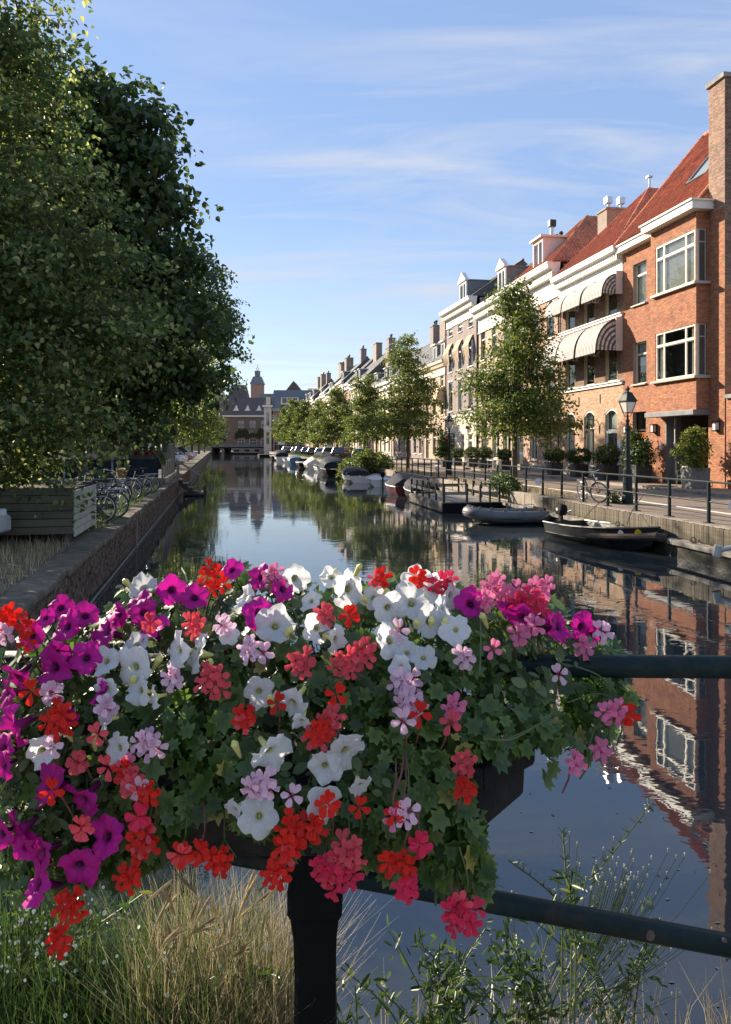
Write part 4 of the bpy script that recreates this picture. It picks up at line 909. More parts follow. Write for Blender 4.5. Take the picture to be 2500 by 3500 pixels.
while Y < 205 and i < 17:
    wd_ = [8.4, 7.6, 8.2, 8.6, 7.8, 7.2, 9, 7.4, 8, 7.6, 8.4, 7.8, 8, 7, 8.2, 8.4, 7][i]; Yb = Y + wd_ * .983
    H = 9.9 if Y < 106 else rr.choice([12.2, 12.8, 11.8, 13.1])
    lv = [(4.6, 6.9)] + ([(7.5, 9.6)] if H > 11 else [])
    if H < 11: lv = [(4.7, 7.0), (7.5, 8.6)]
    dm = []
    W_ = wd_
    if i in (0, 2, 3, 6, 10, 15): dm = [(W_ * .2, W_ * .2 + 1.3, H + .35, H + 2.1, -.35, 2.4, dict(panes=2, sidem='lead')), (W_ * .55, W_ * .55 + 1.3, H + .35, H + 2.1, -.35, 2.4, dict(panes=2, sidem='lead'))]
    elif i % 2 == 0: dm = [(W_ * .3, W_ * .3 + 2.2, H + .35, H + 2.0, -.35, 2.2, dict(panes=3, sidem='lead'))]
    cm_ = [[], [(W_ * .4, W_ * .4 + 2.6, -4.4, -3.4, H + 3, H + 6.6, dict(m='bbrown', pots=0))], [], [], [(W_ * .6, W_ * .6 + 2.4, -3.9, -2.5, H + 2, H + 6.0, dict(m='bbrown', pots=3, potm='black'))]][i % 5]
    if i % 3 == 2: cm_ = cm_ + [(.1, 1.5, -4.2, -3.2, H + 3, H + 5.9, dict(m='bplum', pots=2, potm='black'))]
    near = Y < 92
    canal_house(Y, Yb, LB[i], H, BM[i], lv, [G(.18, 1.15, .8, 3.3, 'cur'), G(.5, 1.15, .8, 3.3, 'win'), G(.82, 1.15, 0, 3.3, 'door')], roofm='slate', roof_h=4.4, roof_d=4.4, dorm=dm, chim=cm_, near=near, tiles=Y < 130, seed=70 + i, trim='white' if i % 4 else 'cream', corn=(.4, .45, .9), wd=1.1, cols=3)
    Y = Yb; i += 1
# warm sand coloured sun blind on the first slate house
lo, ro = frame_loc(Y07); t = thing('awning', 'plain sand coloured drop awning over the first floor of the sand brick house', 'awning', lo, ro)
b = MB(); pr = [(.05, 7.5), (.35, 7.35), (.7, 6.9), (.9, 6.2), (.92, 5.9)]
for (ya, za), (yb, zb) in zip(pr, pr[1:]): b.poly([(2.6, ya, za), (.5, ya, za), (.5, yb, zb), (2.6, yb, zb)])
for xe in (.5, 2.6): b.poly([(xe, .05, 7.5)] + [(xe, y_, z_) for y_, z_ in pr[1:]] + [(xe, .05, 5.9)])
b.build('canopy', 'beigecloth', t); MB().bar((.5, .9, 5.9), (2.6, .9, 5.9), .04, .04).build('front_rail', 'steel', t)

# ---------------------------------------------------------------- end of the right bank: gabled house with blue-grey roof beside the bridge
def blk(parent, name, m, x0, x1, y0, y1, z0, z1): return MB().box(x0, x1, y0, y1, z0, z1).build(name, m, parent)
e = thing('corner_house', 'red and cream gabled house with blue-grey roof beside the far bridge', 'house', (-28.0, 214, ZR))
hl = [(1.5 + 3.4 * k, 2.9 + 3.4 * k, z0, z0 + 2.1) for k in range(4) for z0 in (4.6, 8.2)] + [(2.2 + 3.5 * k, 4.6 + 3.5 * k, .3, 2.9) for k in range(4)]
b = MB(); wall_panel(b, 0, 15, 0, 11.6, [], y=0); b2 = MB()
for p in b.f: pass
fr_ = MB(); 
wall = MB()
def front_wall(parent, x0, x1, z0, z1, holes, y, m, fm='white', rev=.2, name='wall', glass=True):
    """wall facing the camera side (-y) with glazed openings"""
    b = MB(); tmp = MB(); wall_panel(tmp, x0, x1, z0, z1, holes, y=-y, rev=rev)
    b.v = [(v[0], -v[1], v[2]) for v in tmp.v]; b.f = tmp.f; b.m = tmp.m; o = b.build(name, m, parent)
    for (a, c, p, q) in holes:
        f = MB(); w_ = .11
        for bx in ((a, a + w_, p, q), (c - w_, c, p, q), (a + w_, c - w_, p, p + w_), (a + w_, c - w_, q - w_, q), ((a + c) / 2 - w_ / 3, (a + c) / 2 + w_ / 3, p + w_, q - w_), (a + w_, c - w_, p + (q - p) * .62, p + (q - p) * .62 + w_ * .7)): f.box(bx[0], bx[1], y + .08, y + .16, bx[2], bx[3])
        wn = f.build('window', fm, parent)
        g = MB(); g.poly([(a + .05, y + .13, p + .05), (c - .05, y + .13, p + .05), (c - .05, y + .13, q - .05), (a + .05, y + .13, q - .05)]); g.build('pane', 'glass', wn)
        g = MB(); g.poly([(a, y + .6, p), (c, y + .6, p), (c, y + .6, q), (a, y + .6, q)]); g.build('dim_recess', 'interior', wn)
    return o
front_wall(e, 1.9, 16, 0, 11.6, hl, 0, 'bred')
b = MB(); b.poly([(1.9, 0, 0), (1.9, 10, 0), (1.9, 10, 11.6), (1.9, 5, 17.4), (1.9, 0, 11.6)]); b.build('gable_wall', 'bred', e)
blk(e, 'cornice', 'white', 1.5, 16.2, -.35, .0, 11.5, 12.0)
b = MB(); b.poly([(1.6, -.5, 11.7), (16.2, -.5, 11.7), (16.2, 5, 17.6), (1.6, 5, 17.6)]); b.poly([(1.6, 10.5, 11.7), (1.6, 5, 17.6), (16.2, 5, 17.6), (16.2, 10.5, 11.7)]); rf = b.build('roof', 'lead', e)
b = MB()
for k in range(36): b.hexa([(1.6 + k * .41, -.52, 11.73), (1.72 + k * .41, -.52, 11.73), (1.72 + k * .41, 5, 17.63), (1.6 + k * .41, 5, 17.63), (1.6 + k * .41, -.56, 11.80), (1.72 + k * .41, -.56, 11.80), (1.72 + k * .41, 4.96, 17.70), (1.6 + k * .41, 4.96, 17.70)])
b.build('standing_seam', 'lead', rf, kind='stuff')
for x0_ in (4.2, 11.2):
    d_ = blk(e, 'dormer', 'white', x0_, x0_ + 5.0, -.1, 3.5, 13.2, 15.3); blk(d_, 'dormer_roof', 'lead', x0_ - .2, x0_ + 5.2, -.4, 3.6, 15.3, 15.5)
    for k in range(3): blk(d_, 'pane', 'carglass', x0_ + .4 + 1.5 * k, x0_ + 1.6 + 1.5 * k, -.14, -.1, 13.6, 15.0)
# its tall narrow cream front on the canal corner
n_ = thing('corner_house', 'narrow cream fronted house with stepped cornice standing at the water by the far bridge', 'house', (-28.0, 213.4, -.2))
front_wall(n_, -.5, 1.6, 0, 13.6, [(.1, 1.1, 8.2, 12.2), (.1, 1.1, 3.0, 6.6)], 0, 'cream')
b = MB(); b.box(-.5, 1.6, .22, 9, 0, 13.6, skip='f'); b.build('side_wall', 'bpink', n_)
blk(n_, 'string_course', 'white', -.6, 1.7, -.12, .0, 7.3, 7.6); blk(n_, 'cornice', 'white', -.9, 2.0, -.45, .0, 13.6, 14.1); blk(n_, 'parapet', 'cream', .1, 1.3, -.1, .5, 14.1, 16.4)
b = MB(); b.poly([(-.6, -.2, 14.1), (1.7, -.2, 14.1), (1.2, 2, 17.0), (.2, 2, 17.0)]); b.poly([(-.6, -.2, 14.1), (.2, 2, 17.0), (-.6, 9, 14.1)]); b.poly([(1.7, -.2, 14.1), (1.7, 9, 14.1), (1.2, 2, 17.0)]); b.build('roof', 'slate', n_)
sg = thing('shop_sign', 'white rectangular shop sign low on the red gabled house', 'sign', (-24.6, 213.9, ZR + 1.9)); MB().box(0, 1.9, -.06, 0, 0, .9).build('sign_board', 'paper', sg)

# ---------------------------------------------------------------- far bridge
fb = thing('bridge', 'low flat bridge closing the canal in the distance', 'bridge', (0, YB, 0))
xl, xr = left_x(YB) - 4, quay_x(YB) + 3
blk(fb, 'deck', 'ledge', xl, xr, 0, 14, 2.15, 2.55); blk(fb, 'parapet', 'lead', xl, xr, -.1, .25, 2.35, 2.85)
for k in range(4): blk(fb, 'pier', 'bbrown', xl + 7 + k * 5.4, xl + 7.8 + k * 5.4, .6, 13, -1, 2.15)
blk(fb, 'girder', 'black', xl, xr, .3, .7, 1.75, 2.15)
blk(fb, 'abutment', 'bbrown', xl - 2, xl + 4.2, .2, 14, -1, 2.15)
hb = thing('houseboat', 'dark low houseboat with small windows moored under the far bridge', 'boat', (-40, YB - 1.6, 0)); b = MB().box(0, 13, 0, 1.4, -.2, .35).build('hull', 'boatblack', hb); cbn = blk(hb, 'cabin', 'bbrown', .4, 12.6, .1, 1.3, .35, 1.7)
for k in range(4): blk(cbn, 'window', 'carglass', 1 + k * 3, 2.4 + k * 3, .06, .1, .8, 1.4)
# ---------------------------------------------------------------- far buildings beyond the bridge
fbld = thing('far_building', 'long brown brick building with five triangular dormers and ivy beyond the bridge', 'building', (-58, 262, 1.0))
hs = [(14.2 + k * 4.0 + j * 1.1, 15.0 + k * 4.0 + j * 1.1, 7.7, 10.0) for k in range(5) for j in range(2)] + [(14.0 + k * 4.0, 16.4 + k * 4.0, .9, 3.9) for k in range(5)] + [(14.0 + k * 4.0, 15.4 + k * 4.0, 5.0, 6.6) for k in range(5)]
front_wall(fbld, 0, 34, 0, 11.6, hs, 0, 'farbrick')
blk(fbld, 'cornice', 'white', -.2, 34.2, -.4, 0, 11.4, 11.9)
b = MB(); b.poly([(0, -.3, 11.8), (34, -.3, 11.8), (34, 6, 18.4), (0, 6, 18.4)]); b.poly([(0, 12, 11.8), (0, 6, 18.4), (34, 6, 18.4), (34, 12, 11.8)]); b.poly([(34, -.3, 11.8), (34, 12, 11.8), (34, 6, 18.4)]); rf = b.build('roof', 'brownroof', fbld)
for k in range(6):
    x_ = 13.2 + k * 3.95; y_ = 1.6; z_ = 13.75
    d_ = MB(); d_.loft([[(x_ - .85, yy, z_), (x_ + .85, yy, z_), (x_, yy, z_ + 1.75)] for yy in (y_ - .3, y_ + 2)]); d_ = d_.build('dormer', 'white', fbld); blk(d_, 'sill', 'white', x_ - 1.05, x_ + 1.05, y_ - .5, y_ - .2, z_ - .22, z_)
blk(fbld, 'downpipe', 'lead', 29.5, 29.7, -.25, -.05, 0, 11.4)
# ivy sheet on its middle storeys
rr = np.random.default_rng(3); nI = 9000; P = np.stack([13 + 20 * rr.random(nI), -.1 - .35 * rr.random(nI), 3.9 + 3.6 * rr.random(nI) ** .8], 1)
P = P[(P[:, 0] < 31.5 + 1.5 * rr.random(nI)) & (P[:, 2] < 6.2 + .8 * np.sin(P[:, 0] * .9) + .5 * np.sin(P[:, 0] * 2.7) + .5 * rr.random(nI)) & (P[:, 2] > 4.3 + .5 * np.sin(P[:, 0] * 1.7) - .4 * rr.random(nI))]; nI = len(P); s_ = .16
q = (rr.random((nI, 4, 3)) - .5) * s_ * 2.2; V = (P[:, None, :] + q * np.array([1, .35, 1])).reshape(-1, 3)
iv = link('ivy_foliage', fastmesh('ivy_foliage', V, np.arange(nI * 4).reshape(-1, 4), 'ivy'), fbld, kind='stuff')
tw = thing('tower', 'slim red brick tower with slate cap, lantern and ring finial', 'tower', (-47.2, 330, 1.0))
b = MB(); b.box(-2.6, 2.6, 0, 5.2, 0, 28.3); b.build('shaft', 'bred', tw)
b = MB(); b.lathe([(4.3, 28.2), (3.9, 28.8), (2.5, 31.4), (1.7, 31.6)], 4, (0, 2.6, 0)); b.build('roof', 'lead', tw)
b = MB(); b.lathe([(1.5, 31.5), (1.5, 33.6), (1.65, 33.7), (1.65, 34.0)], 4, (0, 2.6, 0)); b.build('lantern', 'lead', tw)
b = MB(); b.tube([(0, 2.6, 33.9), (0, 2.6, 34.3)], .10, 6); b.tube([(0, 2.6, 35.4), (0, 2.6, 37.0)], .08, 6); b.tube([(.55 * math.cos(a / 12 * 2 * math.pi), 2.6, 34.85 + .55 * math.sin(a / 12 * 2 * math.pi)) for a in range(12)], .10, 6, closed=True); b.build('finial', 'black', tw)
def simple_block(label, x0, x1, Y, dep, z1, m, roofm=None, rh=0, gable=False, name='far_building', wins=None):
    t = thing(name, label, 'building', (x0, Y, 1.0)); Wd = x1 - x0
    if wins: front_wall(t, 0, Wd, 0, z1, wins(Wd), 0, m); blk(t, 'side_wall', m, 0, Wd, .8, dep, 0, z1)
    else: blk(t, 'wall', m, 0, Wd, 0, dep, 0, z1)
    if roofm:
        b = MB()
        if gable: b.loft([[(-.4, yy, z1), (Wd + .4, yy, z1), (Wd / 2, yy, z1 + rh)] for yy in (-.3, dep)])
        else: b.loft([[(-.3, -.3, z1), (Wd + .3, -.3, z1), (Wd + .3, dep, z1), (-.3, dep, z1)], [(Wd * .12, dep * .35, z1 + rh), (Wd * .88, dep * .35, z1 + rh), (Wd * .88, dep * .65, z1 + rh), (Wd * .12, dep * .65, z1 + rh)]])
        b.build('roof', roofm, t)
    return t
wz = lambda zs: (lambda Wd: [(Wd * f, Wd * f + Wd * .11, z, z + 1.9) for f in (.12, .36, .60, .80) for z in zs])
simple_block('white walled building with a dark mansard roof behind the triangular dormers', -54.4, -46.9, 300, 9, 19.4, 'white', 'brownroof', 6.2, wins=wz((16.2,)))
simple_block('low grey attic block beside the dark mansard roof', -58.2, -54.6, 299, 9, 21.5, 'cargrey', wins=wz((17.0, 19.4)))
simple_block('blue-grey roofed hall in front of the red tower', -40.8, -30, 280, 9, 13.6, 'farbrick', 'lead', 7.2)
simple_block('dark steep gabled building with finials behind the blue-grey roof', -32.5, -21.5, 285, 14, 18.2, 'brownroof', 'brownroof', 7.5, gable=True)
simple_block('pale stone building with a flat attic near the end of the terrace', -17.0, -8.5, 225, 9, 18.4, 'cream', 'white', .7)
simple_block('tall brown brick side wall rising behind the far lime trees', -62.5, -49.5, 243, 12, 24.8, 'bbrown')
# ---------------------------------------------------------------- houses of the shady left bank, seen through gaps in the trees
rr = random.Random(8); Y = 4.0; i = 0
LL = ['white rendered house glimpsed behind the near lime crown', 'pale brick house behind the chestnut trees', 'grey brick house beyond the cafe terrace', 'cream house behind the parked cars of the shady bank', 'brown brick house far along the shady bank', 'red brick house far along the shady bank', 'white house far along the shady bank', 'sand house near the far end of the shady bank', 'white house at the very end of the shady bank', 'pale house by the far bridge on the shady bank', 'last house of the shady bank']
while Y < 205:
    Wd = 22 if i else 30; m_ = ['white', 'btan', 'bbrown', 'cream', 'bbrown', 'bred', 'white', 'btan'][i % 8]
    t = thing('canal_house', LL[i], 'house', (left_x(Y) - 15, Y, ZL), AL); Wl = Wd
    # local y points to the street on the far side here, so the facade faces -y
    front_wall(t, 0, Wl, 0, 8.6, [(1.2 + 3.1 * k, 2.5 + 3.1 * k, z0, z0 + 2.2) for k in range(int(Wl / 3.1)) for z0 in (.9, 4.6)], 0, m_)
    blk(t, 'party_wall', m_, 0, Wl, .7, 8, 0, 8.6); blk(t, 'cornice', 'white', 0, Wl, -.35, 0, 8.4, 8.9)
    b = MB(); b.loft([[(0, -.2, 8.8), (0, 8, 8.8), (0, 4, 11.8)], [(Wl, -.2, 8.8), (Wl, 8, 8.8), (Wl, 4, 11.8)]]); b.build('roof', 'slate', t)
    Y += Wd * .98 + .05; i += 1
# ---------------------------------------------------------------- trees
M['lime_leaf'] = leafmat('lime_leaf', [(0, (.050, .085, .026)), (.40, (.088, .128, .036)), (.78, (.12, .16, .045)), (.86, (.32, .33, .10)), (1, (.40, .38, .16))], .45)
M['chestnut_leaf'] = leafmat('chestnut_leaf', [(0, (.034, .062, .023)), (.7, (.066, .106, .032)), (1, (.11, .145, .04))], .32)
M['street_leaf'] = leafmat('street_tree_leaf', [(0, (.055, .085, .020)), (.6, (.10, .135, .030)), (.9, (.15, .165, .034)), (1, (.20, .18, .04))], .4)
M['lite_leaf'] = leafmat('light_lime_leaf', [(0, (.055, .085, .018)), (.6, (.10, .13, .028)), (1, (.17, .18, .04))], .4)
M['box_leaf'] = leafmat('box_leaf', [(0, (.020, .040, .012)), (.7, (.05, .085, .020)), (1, (.11, .14, .03))], .25)
M['yellow_leaf'] = leafmat('bamboo_leaf', [(0, (.06, .09, .02)), (.6, (.14, .17, .035)), (1, (.26, .26, .06))], .4)
M['grass_leaf'] = leafmat('green_blade', [(0, (.032, .065, .016)), (.6, (.066, .115, .026)), (1, (.13, .16, .05))], .3)
M['dry_leaf'] = leafmat('dry_blade', [(0, (.20, .16, .09)), (.6, (.34, .28, .165)), (1, (.48, .42, .27))], .3)
LEAF6 = np.array([[0, 0, 0], [-.40, .22, .13], [-.30, .60, .10], [0, 1.05, -.16], [.30, .60, .10], [.40, .22, .13]]); LEAF6F = np.array([[0, 3, 2, 1], [0, 5, 4, 3]])
def leaf_cloud(P, size, rg, up=.5, droop=.7, shape=LEAF6, faces=LEAF6F, jit=.35, outward=None):
    n_ = len(P)
    nrm = rg.normal(size=(n_, 3)); nrm[:, 2] = np.abs(nrm[:, 2]) * .8 + up * .6
    if outward is not None: nrm += outward * .45
    nrm /= np.linalg.norm(nrm, axis=1, keepdims=True)
    t = rg.normal(size=(n_, 3)); t[:, 2] -= droop
    if outward is not None: t += outward * .6
    t -= nrm * (t * nrm).sum(1, keepdims=True); t /= np.linalg.norm(t, axis=1, keepdims=True) + 1e-9
    s = np.cross(t, nrm); sz = size * (1 + jit * (rg.random(n_) * 2 - 1))
    V = P[:, None, :] + (shape[None, :, 0:1] * s[:, None] + shape[None, :, 1:2] * t[:, None] + shape[None, :, 2:3] * nrm[:, None]) * sz[:, None, None]
    Fq = (faces[None] + (np.arange(n_) * len(shape))[:, None, None]).reshape(-1, faces.shape[1])
    return V.reshape(-1, 3), Fq
def crown_points(blobs, n_, rg, clump=.35, per=26, shell=.55):
    """clumped leaf positions over the outer part of several ellipsoids (cx,cy,cz,rx,ry,rz)"""
    B = np.array(blobs, float); vol = (B[:, 3] * B[:, 4] * B[:, 5]) ** .72; pr = vol / vol.sum(); nc = n_ // per
    k = rg.choice(len(B), nc, p=pr); d = rg.normal(size=(nc, 3)); d /= np.linalg.norm(d, axis=1, keepdims=True)
    r = shell + (1 - shell) * rg.random(nc) ** .6; c = B[k, :3] + d * r[:, None] * B[k, 3:]
    out = d / B[k, 3:]; out /= np.linalg.norm(out, axis=1, keepdims=True)
    P = np.repeat(c, per, 0); o = np.repeat(out, per, 0); oh = o * np.array([1, 1, .15]); oh /= np.linalg.norm(oh, axis=1, keepdims=True) + 1e-9; tg = np.stack([-oh[:, 1], oh[:, 0], oh[:, 2] * 0], 1); q = np.clip(rg.normal(size=P.shape), -1.7, 1.7) * clump * np.array([1.25, .85, .30])
    P = P + oh * q[:, :1] + tg * q[:, 1:2]; P[:, 2] += q[:, 2] - np.abs(q[:, 0]) * .38 - np.abs(q[:, 1]) * .22
    return P, o, c, B[k, :3]
def limb(mb, a, d, ln, r, rr, depth, tips):
    pts = [a]; rs = [r]; p = Vector(a); d = Vector(d)
    for i in range(4):
        d = (d + Vector((rr.uniform(-.16, .16), rr.uniform(-.16, .16), rr.uniform(-.02, .12)))).normalized(); p = p + d * ln / 4; pts.append(p.copy()); rs.append(r * (1 - .17 * (i + 1)))
    mb.tube(pts, rs, 6)
    tips.append(p)
    if depth:
        for k in range(2): limb(mb, pts[2 + k], (d + Vector((rr.uniform(-.8, .8), rr.uniform(-.8, .8), rr.uniform(-.1, .4)))).normalized(), ln * .6, rs[2 + k] * .65, rr, depth - 1, tips)
def big_tree(name, label, base, blobs, n_, lsize, m, trunk_h, trunk_r, seed, group=None, clump=.35, per=26, nl=9, lean=(0, 0), shell=.5, twigs=False):
    rg = np.random.default_rng(seed); rr = random.Random(seed); t = thing(name, label, 'tree', base, 0, group)
    b = MB(); top = Vector((lean[0], lean[1], trunk_h)); b.tube([(0, 0, -.3), (0, 0, .15), (lean[0] * .3, lean[1] * .3, trunk_h * .4), top], [trunk_r * 1.5, trunk_r * 1.12, trunk_r * .95, trunk_r * .8], 12)
    tr = b.build('trunk', 'bark', t, smooth=True)
    b = MB(); tips = []
    for (x, y, z, rx, ry, rz) in blobs[:nl]:
        v = Vector((x, y, z)) - top; ln = v.length
        limb(b, top + Vector((0, 0, -.4 * rr.random())), v.normalized(), ln * .72, trunk_r * .45, rr, 1, tips)
    if b.f: b.build('limbs', 'bark', tr, smooth=True)
    P, o, cl_, ce_ = crown_points(blobs, n_, rg, clump, per, shell)
    if twigs:
        b = MB()
        for a_, c_ in zip(ce_[::2], cl_[::2]): a_, c_ = Vector(a_), Vector(c_); b.tube([a_ * .75 + c_ * .25, (a_ + c_) / 2 + Vector((0, 0, .12)), c_ + (c_ - a_).normalized() * .25 - Vector((0, 0, .06))], [.022, .014, .005], 4, caps=False)
        b.build('twigs', 'bark', tr, kind='stuff')
    V, Fq = leaf_cloud(P, lsize, rg, .5, .5, outward=o)
    link('crown', fastmesh('crown', V, Fq, m), t, kind='stuff')
    return t
# near lime: fills the left edge of the view; its branches hang over the planked box
def rel(base, L_): return [(x - base[0], y - base[1], z - base[2], a, c, d) for x, y, z, a, c, d in L_]
bs = (-8.3, 15.2, ZL)
big_tree('lime_tree', 'large lime tree with pale bracts, hanging over the planked box', bs, rel(bs, [
    (-8.2, 14.8, 10.4, 1.3, 1.5, 1.7), (-7.0, 14.4, 9.9, 1.0, 1.1, 1.2), (-7.6, 14.6, 8.4, 2.1, 2.2, 1.3), (-6.6, 14.0, 7.2, 2.0, 2.0, .95), (-8.4, 14.4, 7.0, 2.4, 2.4, 1.2), (-5.9, 14.2, 5.9, 2.1, 2.0, .85), (-7.6, 13.6, 5.7, 2.5, 2.0, 1.0),
    (-5.6, 14.0, 4.75, 1.9, 1.9, .75), (-7.4, 13.4, 4.3, 2.4, 1.9, .9), (-6.4, 13.6, 3.35, 1.9, 1.8, .65), (-7.9, 13.6, 3.0, 1.8, 1.6, .7), (-6.35, 14.4, 2.55, .75, .9, .40), (-7.6, 14.6, 2.2, 1.2, 1.0, .5), (-7.6, 15.0, 12.0, 1.5, 1.4, 1.5), (-6.6, 14.7, 10.9, .85, .9, 1.0), (-6.5, 14.6, 9.8, .8, .9, .7), (-5.2, 14, 5.05, 1.15, 1.2, .40), (-5.4, 14, 4.2, 1.0, 1.1, .42), (-5.8, 14, 3.3, 1.0, 1.1, .4), (-5.6, 14, 6.6, 1.1, 1.2, .5), (-9.9, 16, 9, 2.2, 2.4, 2.6), (-9.8, 16, 5.6, 2.4, 2.4, 2.2), (-6.05, 15.2, 1.95, .45, .5, .32)]), 62000, .102, 'lime_leaf', 5.2, .30, 11, 'trees on the shady left bank', .36, 46, shell=.66, twigs=True)
bs = (-10.2, 22.5, ZL)
big_tree('chestnut_tree', 'tall dark chestnut tree behind the large lime, reaching out over the water', bs, rel(bs, [
    (-9.0, 21.5, 12.4, 1.9, 2.2, 1.4), (-7.7, 21.5, 11.2, 1.6, 2.0, 1.3), (-9.4, 21.5, 10.0, 2.6, 2.6, 1.5), (-6.9, 21.2, 9.5, 1.4, 1.8, 1.0), (-8.0, 21, 8.3, 2.6, 2.4, 1.1), (-6.3, 21, 7.9, 1.3, 1.5, .75), (-6.3, 21, 6.75, 1.5, 1.8, .75), (-7.6, 20.6, 6.6, 2.4, 2.2, 1.0),
    (-5.5, 21, 6.2, 1.1, 1.2, .45), (-6.4, 21.4, 5.3, 1.6, 1.7, .7), (-7.8, 21, 5.2, 2.2, 2.0, .8), (-6.6, 22, 4.3, 1.5, 1.6, .6), (-5.7, 21.4, 4.75, 1.1, .9, .5), (-6.9, 21.5, 12.2, 1.2, 1.5, 1.0), (-6.3, 21.3, 11.0, 1.0, 1.4, 1.1), (-5.7, 21.2, 10.2, .8, 1.1, .7), (-5.7, 21.2, 8.6, .55, .6, .3), (-5.2, 21, 7.0, .9, .9, .4), (-5.0, 21.2, 5.2, .6, .6, .25), (-5.0, 21, 8.25, .55, .4, .2), (-4.5, 21, 6.15, .5, .5, .22), (-5.8, 21, 11.3, .5, .5, .3), (-6.1, 21, 12.3, .55, .5, .3), (-4.8, 21.2, 4.7, .45, .5, .2), (-5.2, 21, 9.4, .4, .4, .2), (-10.8, 23, 8, 2.6, 2.6, 3.2), (-8.4, 22, 3.7, 1.6, 1.6, .55), (-7.2, 22.6, 3.5, .9, .9, .45)]), 36000, .20, 'chestnut_leaf', 4.6, .36, 12, 'trees on the shady left bank', .40, 34, shell=.66, twigs=True)
bs = (left_x(65.5) - 2.2, 65.5, ZL)
big_tree('chestnut_tree', 'very tall dark chestnut tree farther back, its boughs showing beyond the nearer chestnut', bs, rel(bs, [(-15.9, 65.5, 19, 2.0, 2.2, 1.6), (-14.9, 65.5, 17.2, 3.2, 3, 1.8), (-13.7, 65.5, 15.2, 3.0, 3, 1.6), (-13.1, 65, 13, 2.7, 3, 1.4), (-15.4, 65.5, 13.4, 4, 4, 2.4), (-13.5, 65, 11, 2.8, 3, 1.2), (-14.3, 65.5, 9, 3.2, 3, 1.3), (-16.9, 66.5, 10.4, 4, 4, 4), (-13.1, 65.5, 8.6, 2.0, 2, .9)]), 22000, .25, 'chestnut_leaf', 6.5, .4, 13, 'trees on the shady left bank', .5, 24)
# further trees of the left bank
for i, (Y, off, top, wd_, m_, lb) in enumerate([(33, 3.6, 14.0, 4.0, 'chestnut_leaf', 'dark tree above the cafe terrace parasol'), (47, 3.2, 14.0, 4.0, 'lime_leaf', 'lime tree behind the terrace steps'), (62, 2.6, 11.2, 3.6, 'lite_leaf', 'light green lime tree over the first parked cars'),
        (78, 2.4, 10.8, 3.6, 'lite_leaf', 'sunlit yellow-green lime tree leaning over the water'), (98, 2.2, 11, 4.0, 'street_leaf', 'round lime tree beyond the red parked car'), (122, 2.0, 10.4, 4.2, 'chestnut_leaf', 'dark green tree far along the shady bank'), (150, 1.6, 10.8, 4.4, 'street_leaf', 'far lime tree in front of the brown side wall'), (185, 1.2, 10.6, 4.6, 'chestnut_leaf', 'last dark tree at the end of the bridge')]):
    bs = (left_x(Y) - off, Y, ZL); h = top - ZL; rr = random.Random(50 + i)
    bl = [(rr.uniform(-.5, .5) * wd_, rr.uniform(-.5, .5) * wd_, z, wd_ * f, wd_ * f, h * .12) for z, f in ((h * .94, .35), (h * .82, .62), (h * .68, .8), (h * .54, .9), (h * .42, .85), (h * .33, .7))] + [(wd_ * .55, 0, h * .45, wd_ * .5, wd_ * .5, h * .1), (wd_ * .5, -.5, h * .62, wd_ * .45, wd_ * .5, h * .1)]
    big_tree('lime_tree' if 'lime' in lb else 'street_tree', lb, bs, bl, [14000, 12000, 12000, 12000, 9000, 8000, 7000, 6000][i], [.18, .15, .16, .17, .2, .22, .26, .3][i], m_, h * .33, .2, 60 + i, 'trees on the shady left bank', .45, 22, nl=5)
# street trees of the sunny bank: pyramidal, layered
def street_tree(label, loc, h, wd_, seed, n_, lsize):
    rr = random.Random(seed); bl = []; z = h * .30
    while z < h * .98:
        f = (1 - (z / h - .28) / .74); r = wd_ * .5 * (.16 + .84 * f ** .85); k = 1 if r < .6 else 4
        for j in range(k):
            a = rr.uniform(0, 6.28); o_ = r * .55 if k > 1 else 0
            bl.append((math.cos(a + j * 1.57) * o_, math.sin(a + j * 1.57) * o_, z + rr.uniform(-.15, .15) - (.15 if k > 1 else 0), r * .6 + .12, r * .6 + .12, .42 if k > 1 else .55))
        z += h * .062
    t = big_tree('street_tree', label, loc, bl, n_, lsize, 'street_leaf', h * .33, .13, seed, 'street trees on the sunny right bank', .26, 18, nl=0, shell=.3)
    b = MB(); b.tube([(0, 0, h * .33), (.05, 0, h * .6), (0, .03, h * .92)], [.105, .07, .02], 8); tips = []
    for zz, f in ((.34, 1), (.40, .9), (.47, .8), (.55, .65), (.65, .5), (.36, .9), (.44, .85)):
        a = rr.uniform(0, 6.28); limb(b, Vector((0, 0, h * zz)), Vector((math.cos(a), math.sin(a), .45)).normalized(), wd_ * .42 * f, .045, rr, 1, tips)
    b.build('limbs', 'bark', [c for c in kids(t) if c.name.startswith('trunk')][0], smooth=True)
    return t
TL = ['tall pyramidal street tree in front of the pinkish brick house', 'pyramidal street tree beside the far lamp', 'street tree behind the scooters', 'street tree behind the light blue car', 'fifth street tree from the railing end', 'slender street tree among the far parked cars', 'distant street tree in front of the last terrace houses', 'last street tree before the red gabled house']
for i, (Y, dx_, h, w_, n_, ls) in enumerate([(34.4, 1.0, 9.7, 5.3, 24000, .115), (56.7, 1.0, 10.6, 6.2, 17000, .14), (78, 1.7, 9.6, 6.6, 13000, .17), (98, 1.8, 10.2, 6.6, 11000, .2), (119, 2.0, 9.4, 6.6, 9000, .23), (141, 2.0, 10.8, 6.8, 8000, .26), (161, 2, 12, 7.2, 7000, .29), (183, 2, 11.6, 8.4, 7000, .31)]):
    street_tree(TL[i], (rail_x(Y) + dx_, Y, ZR), h, w_, 80 + i, n_, ls)

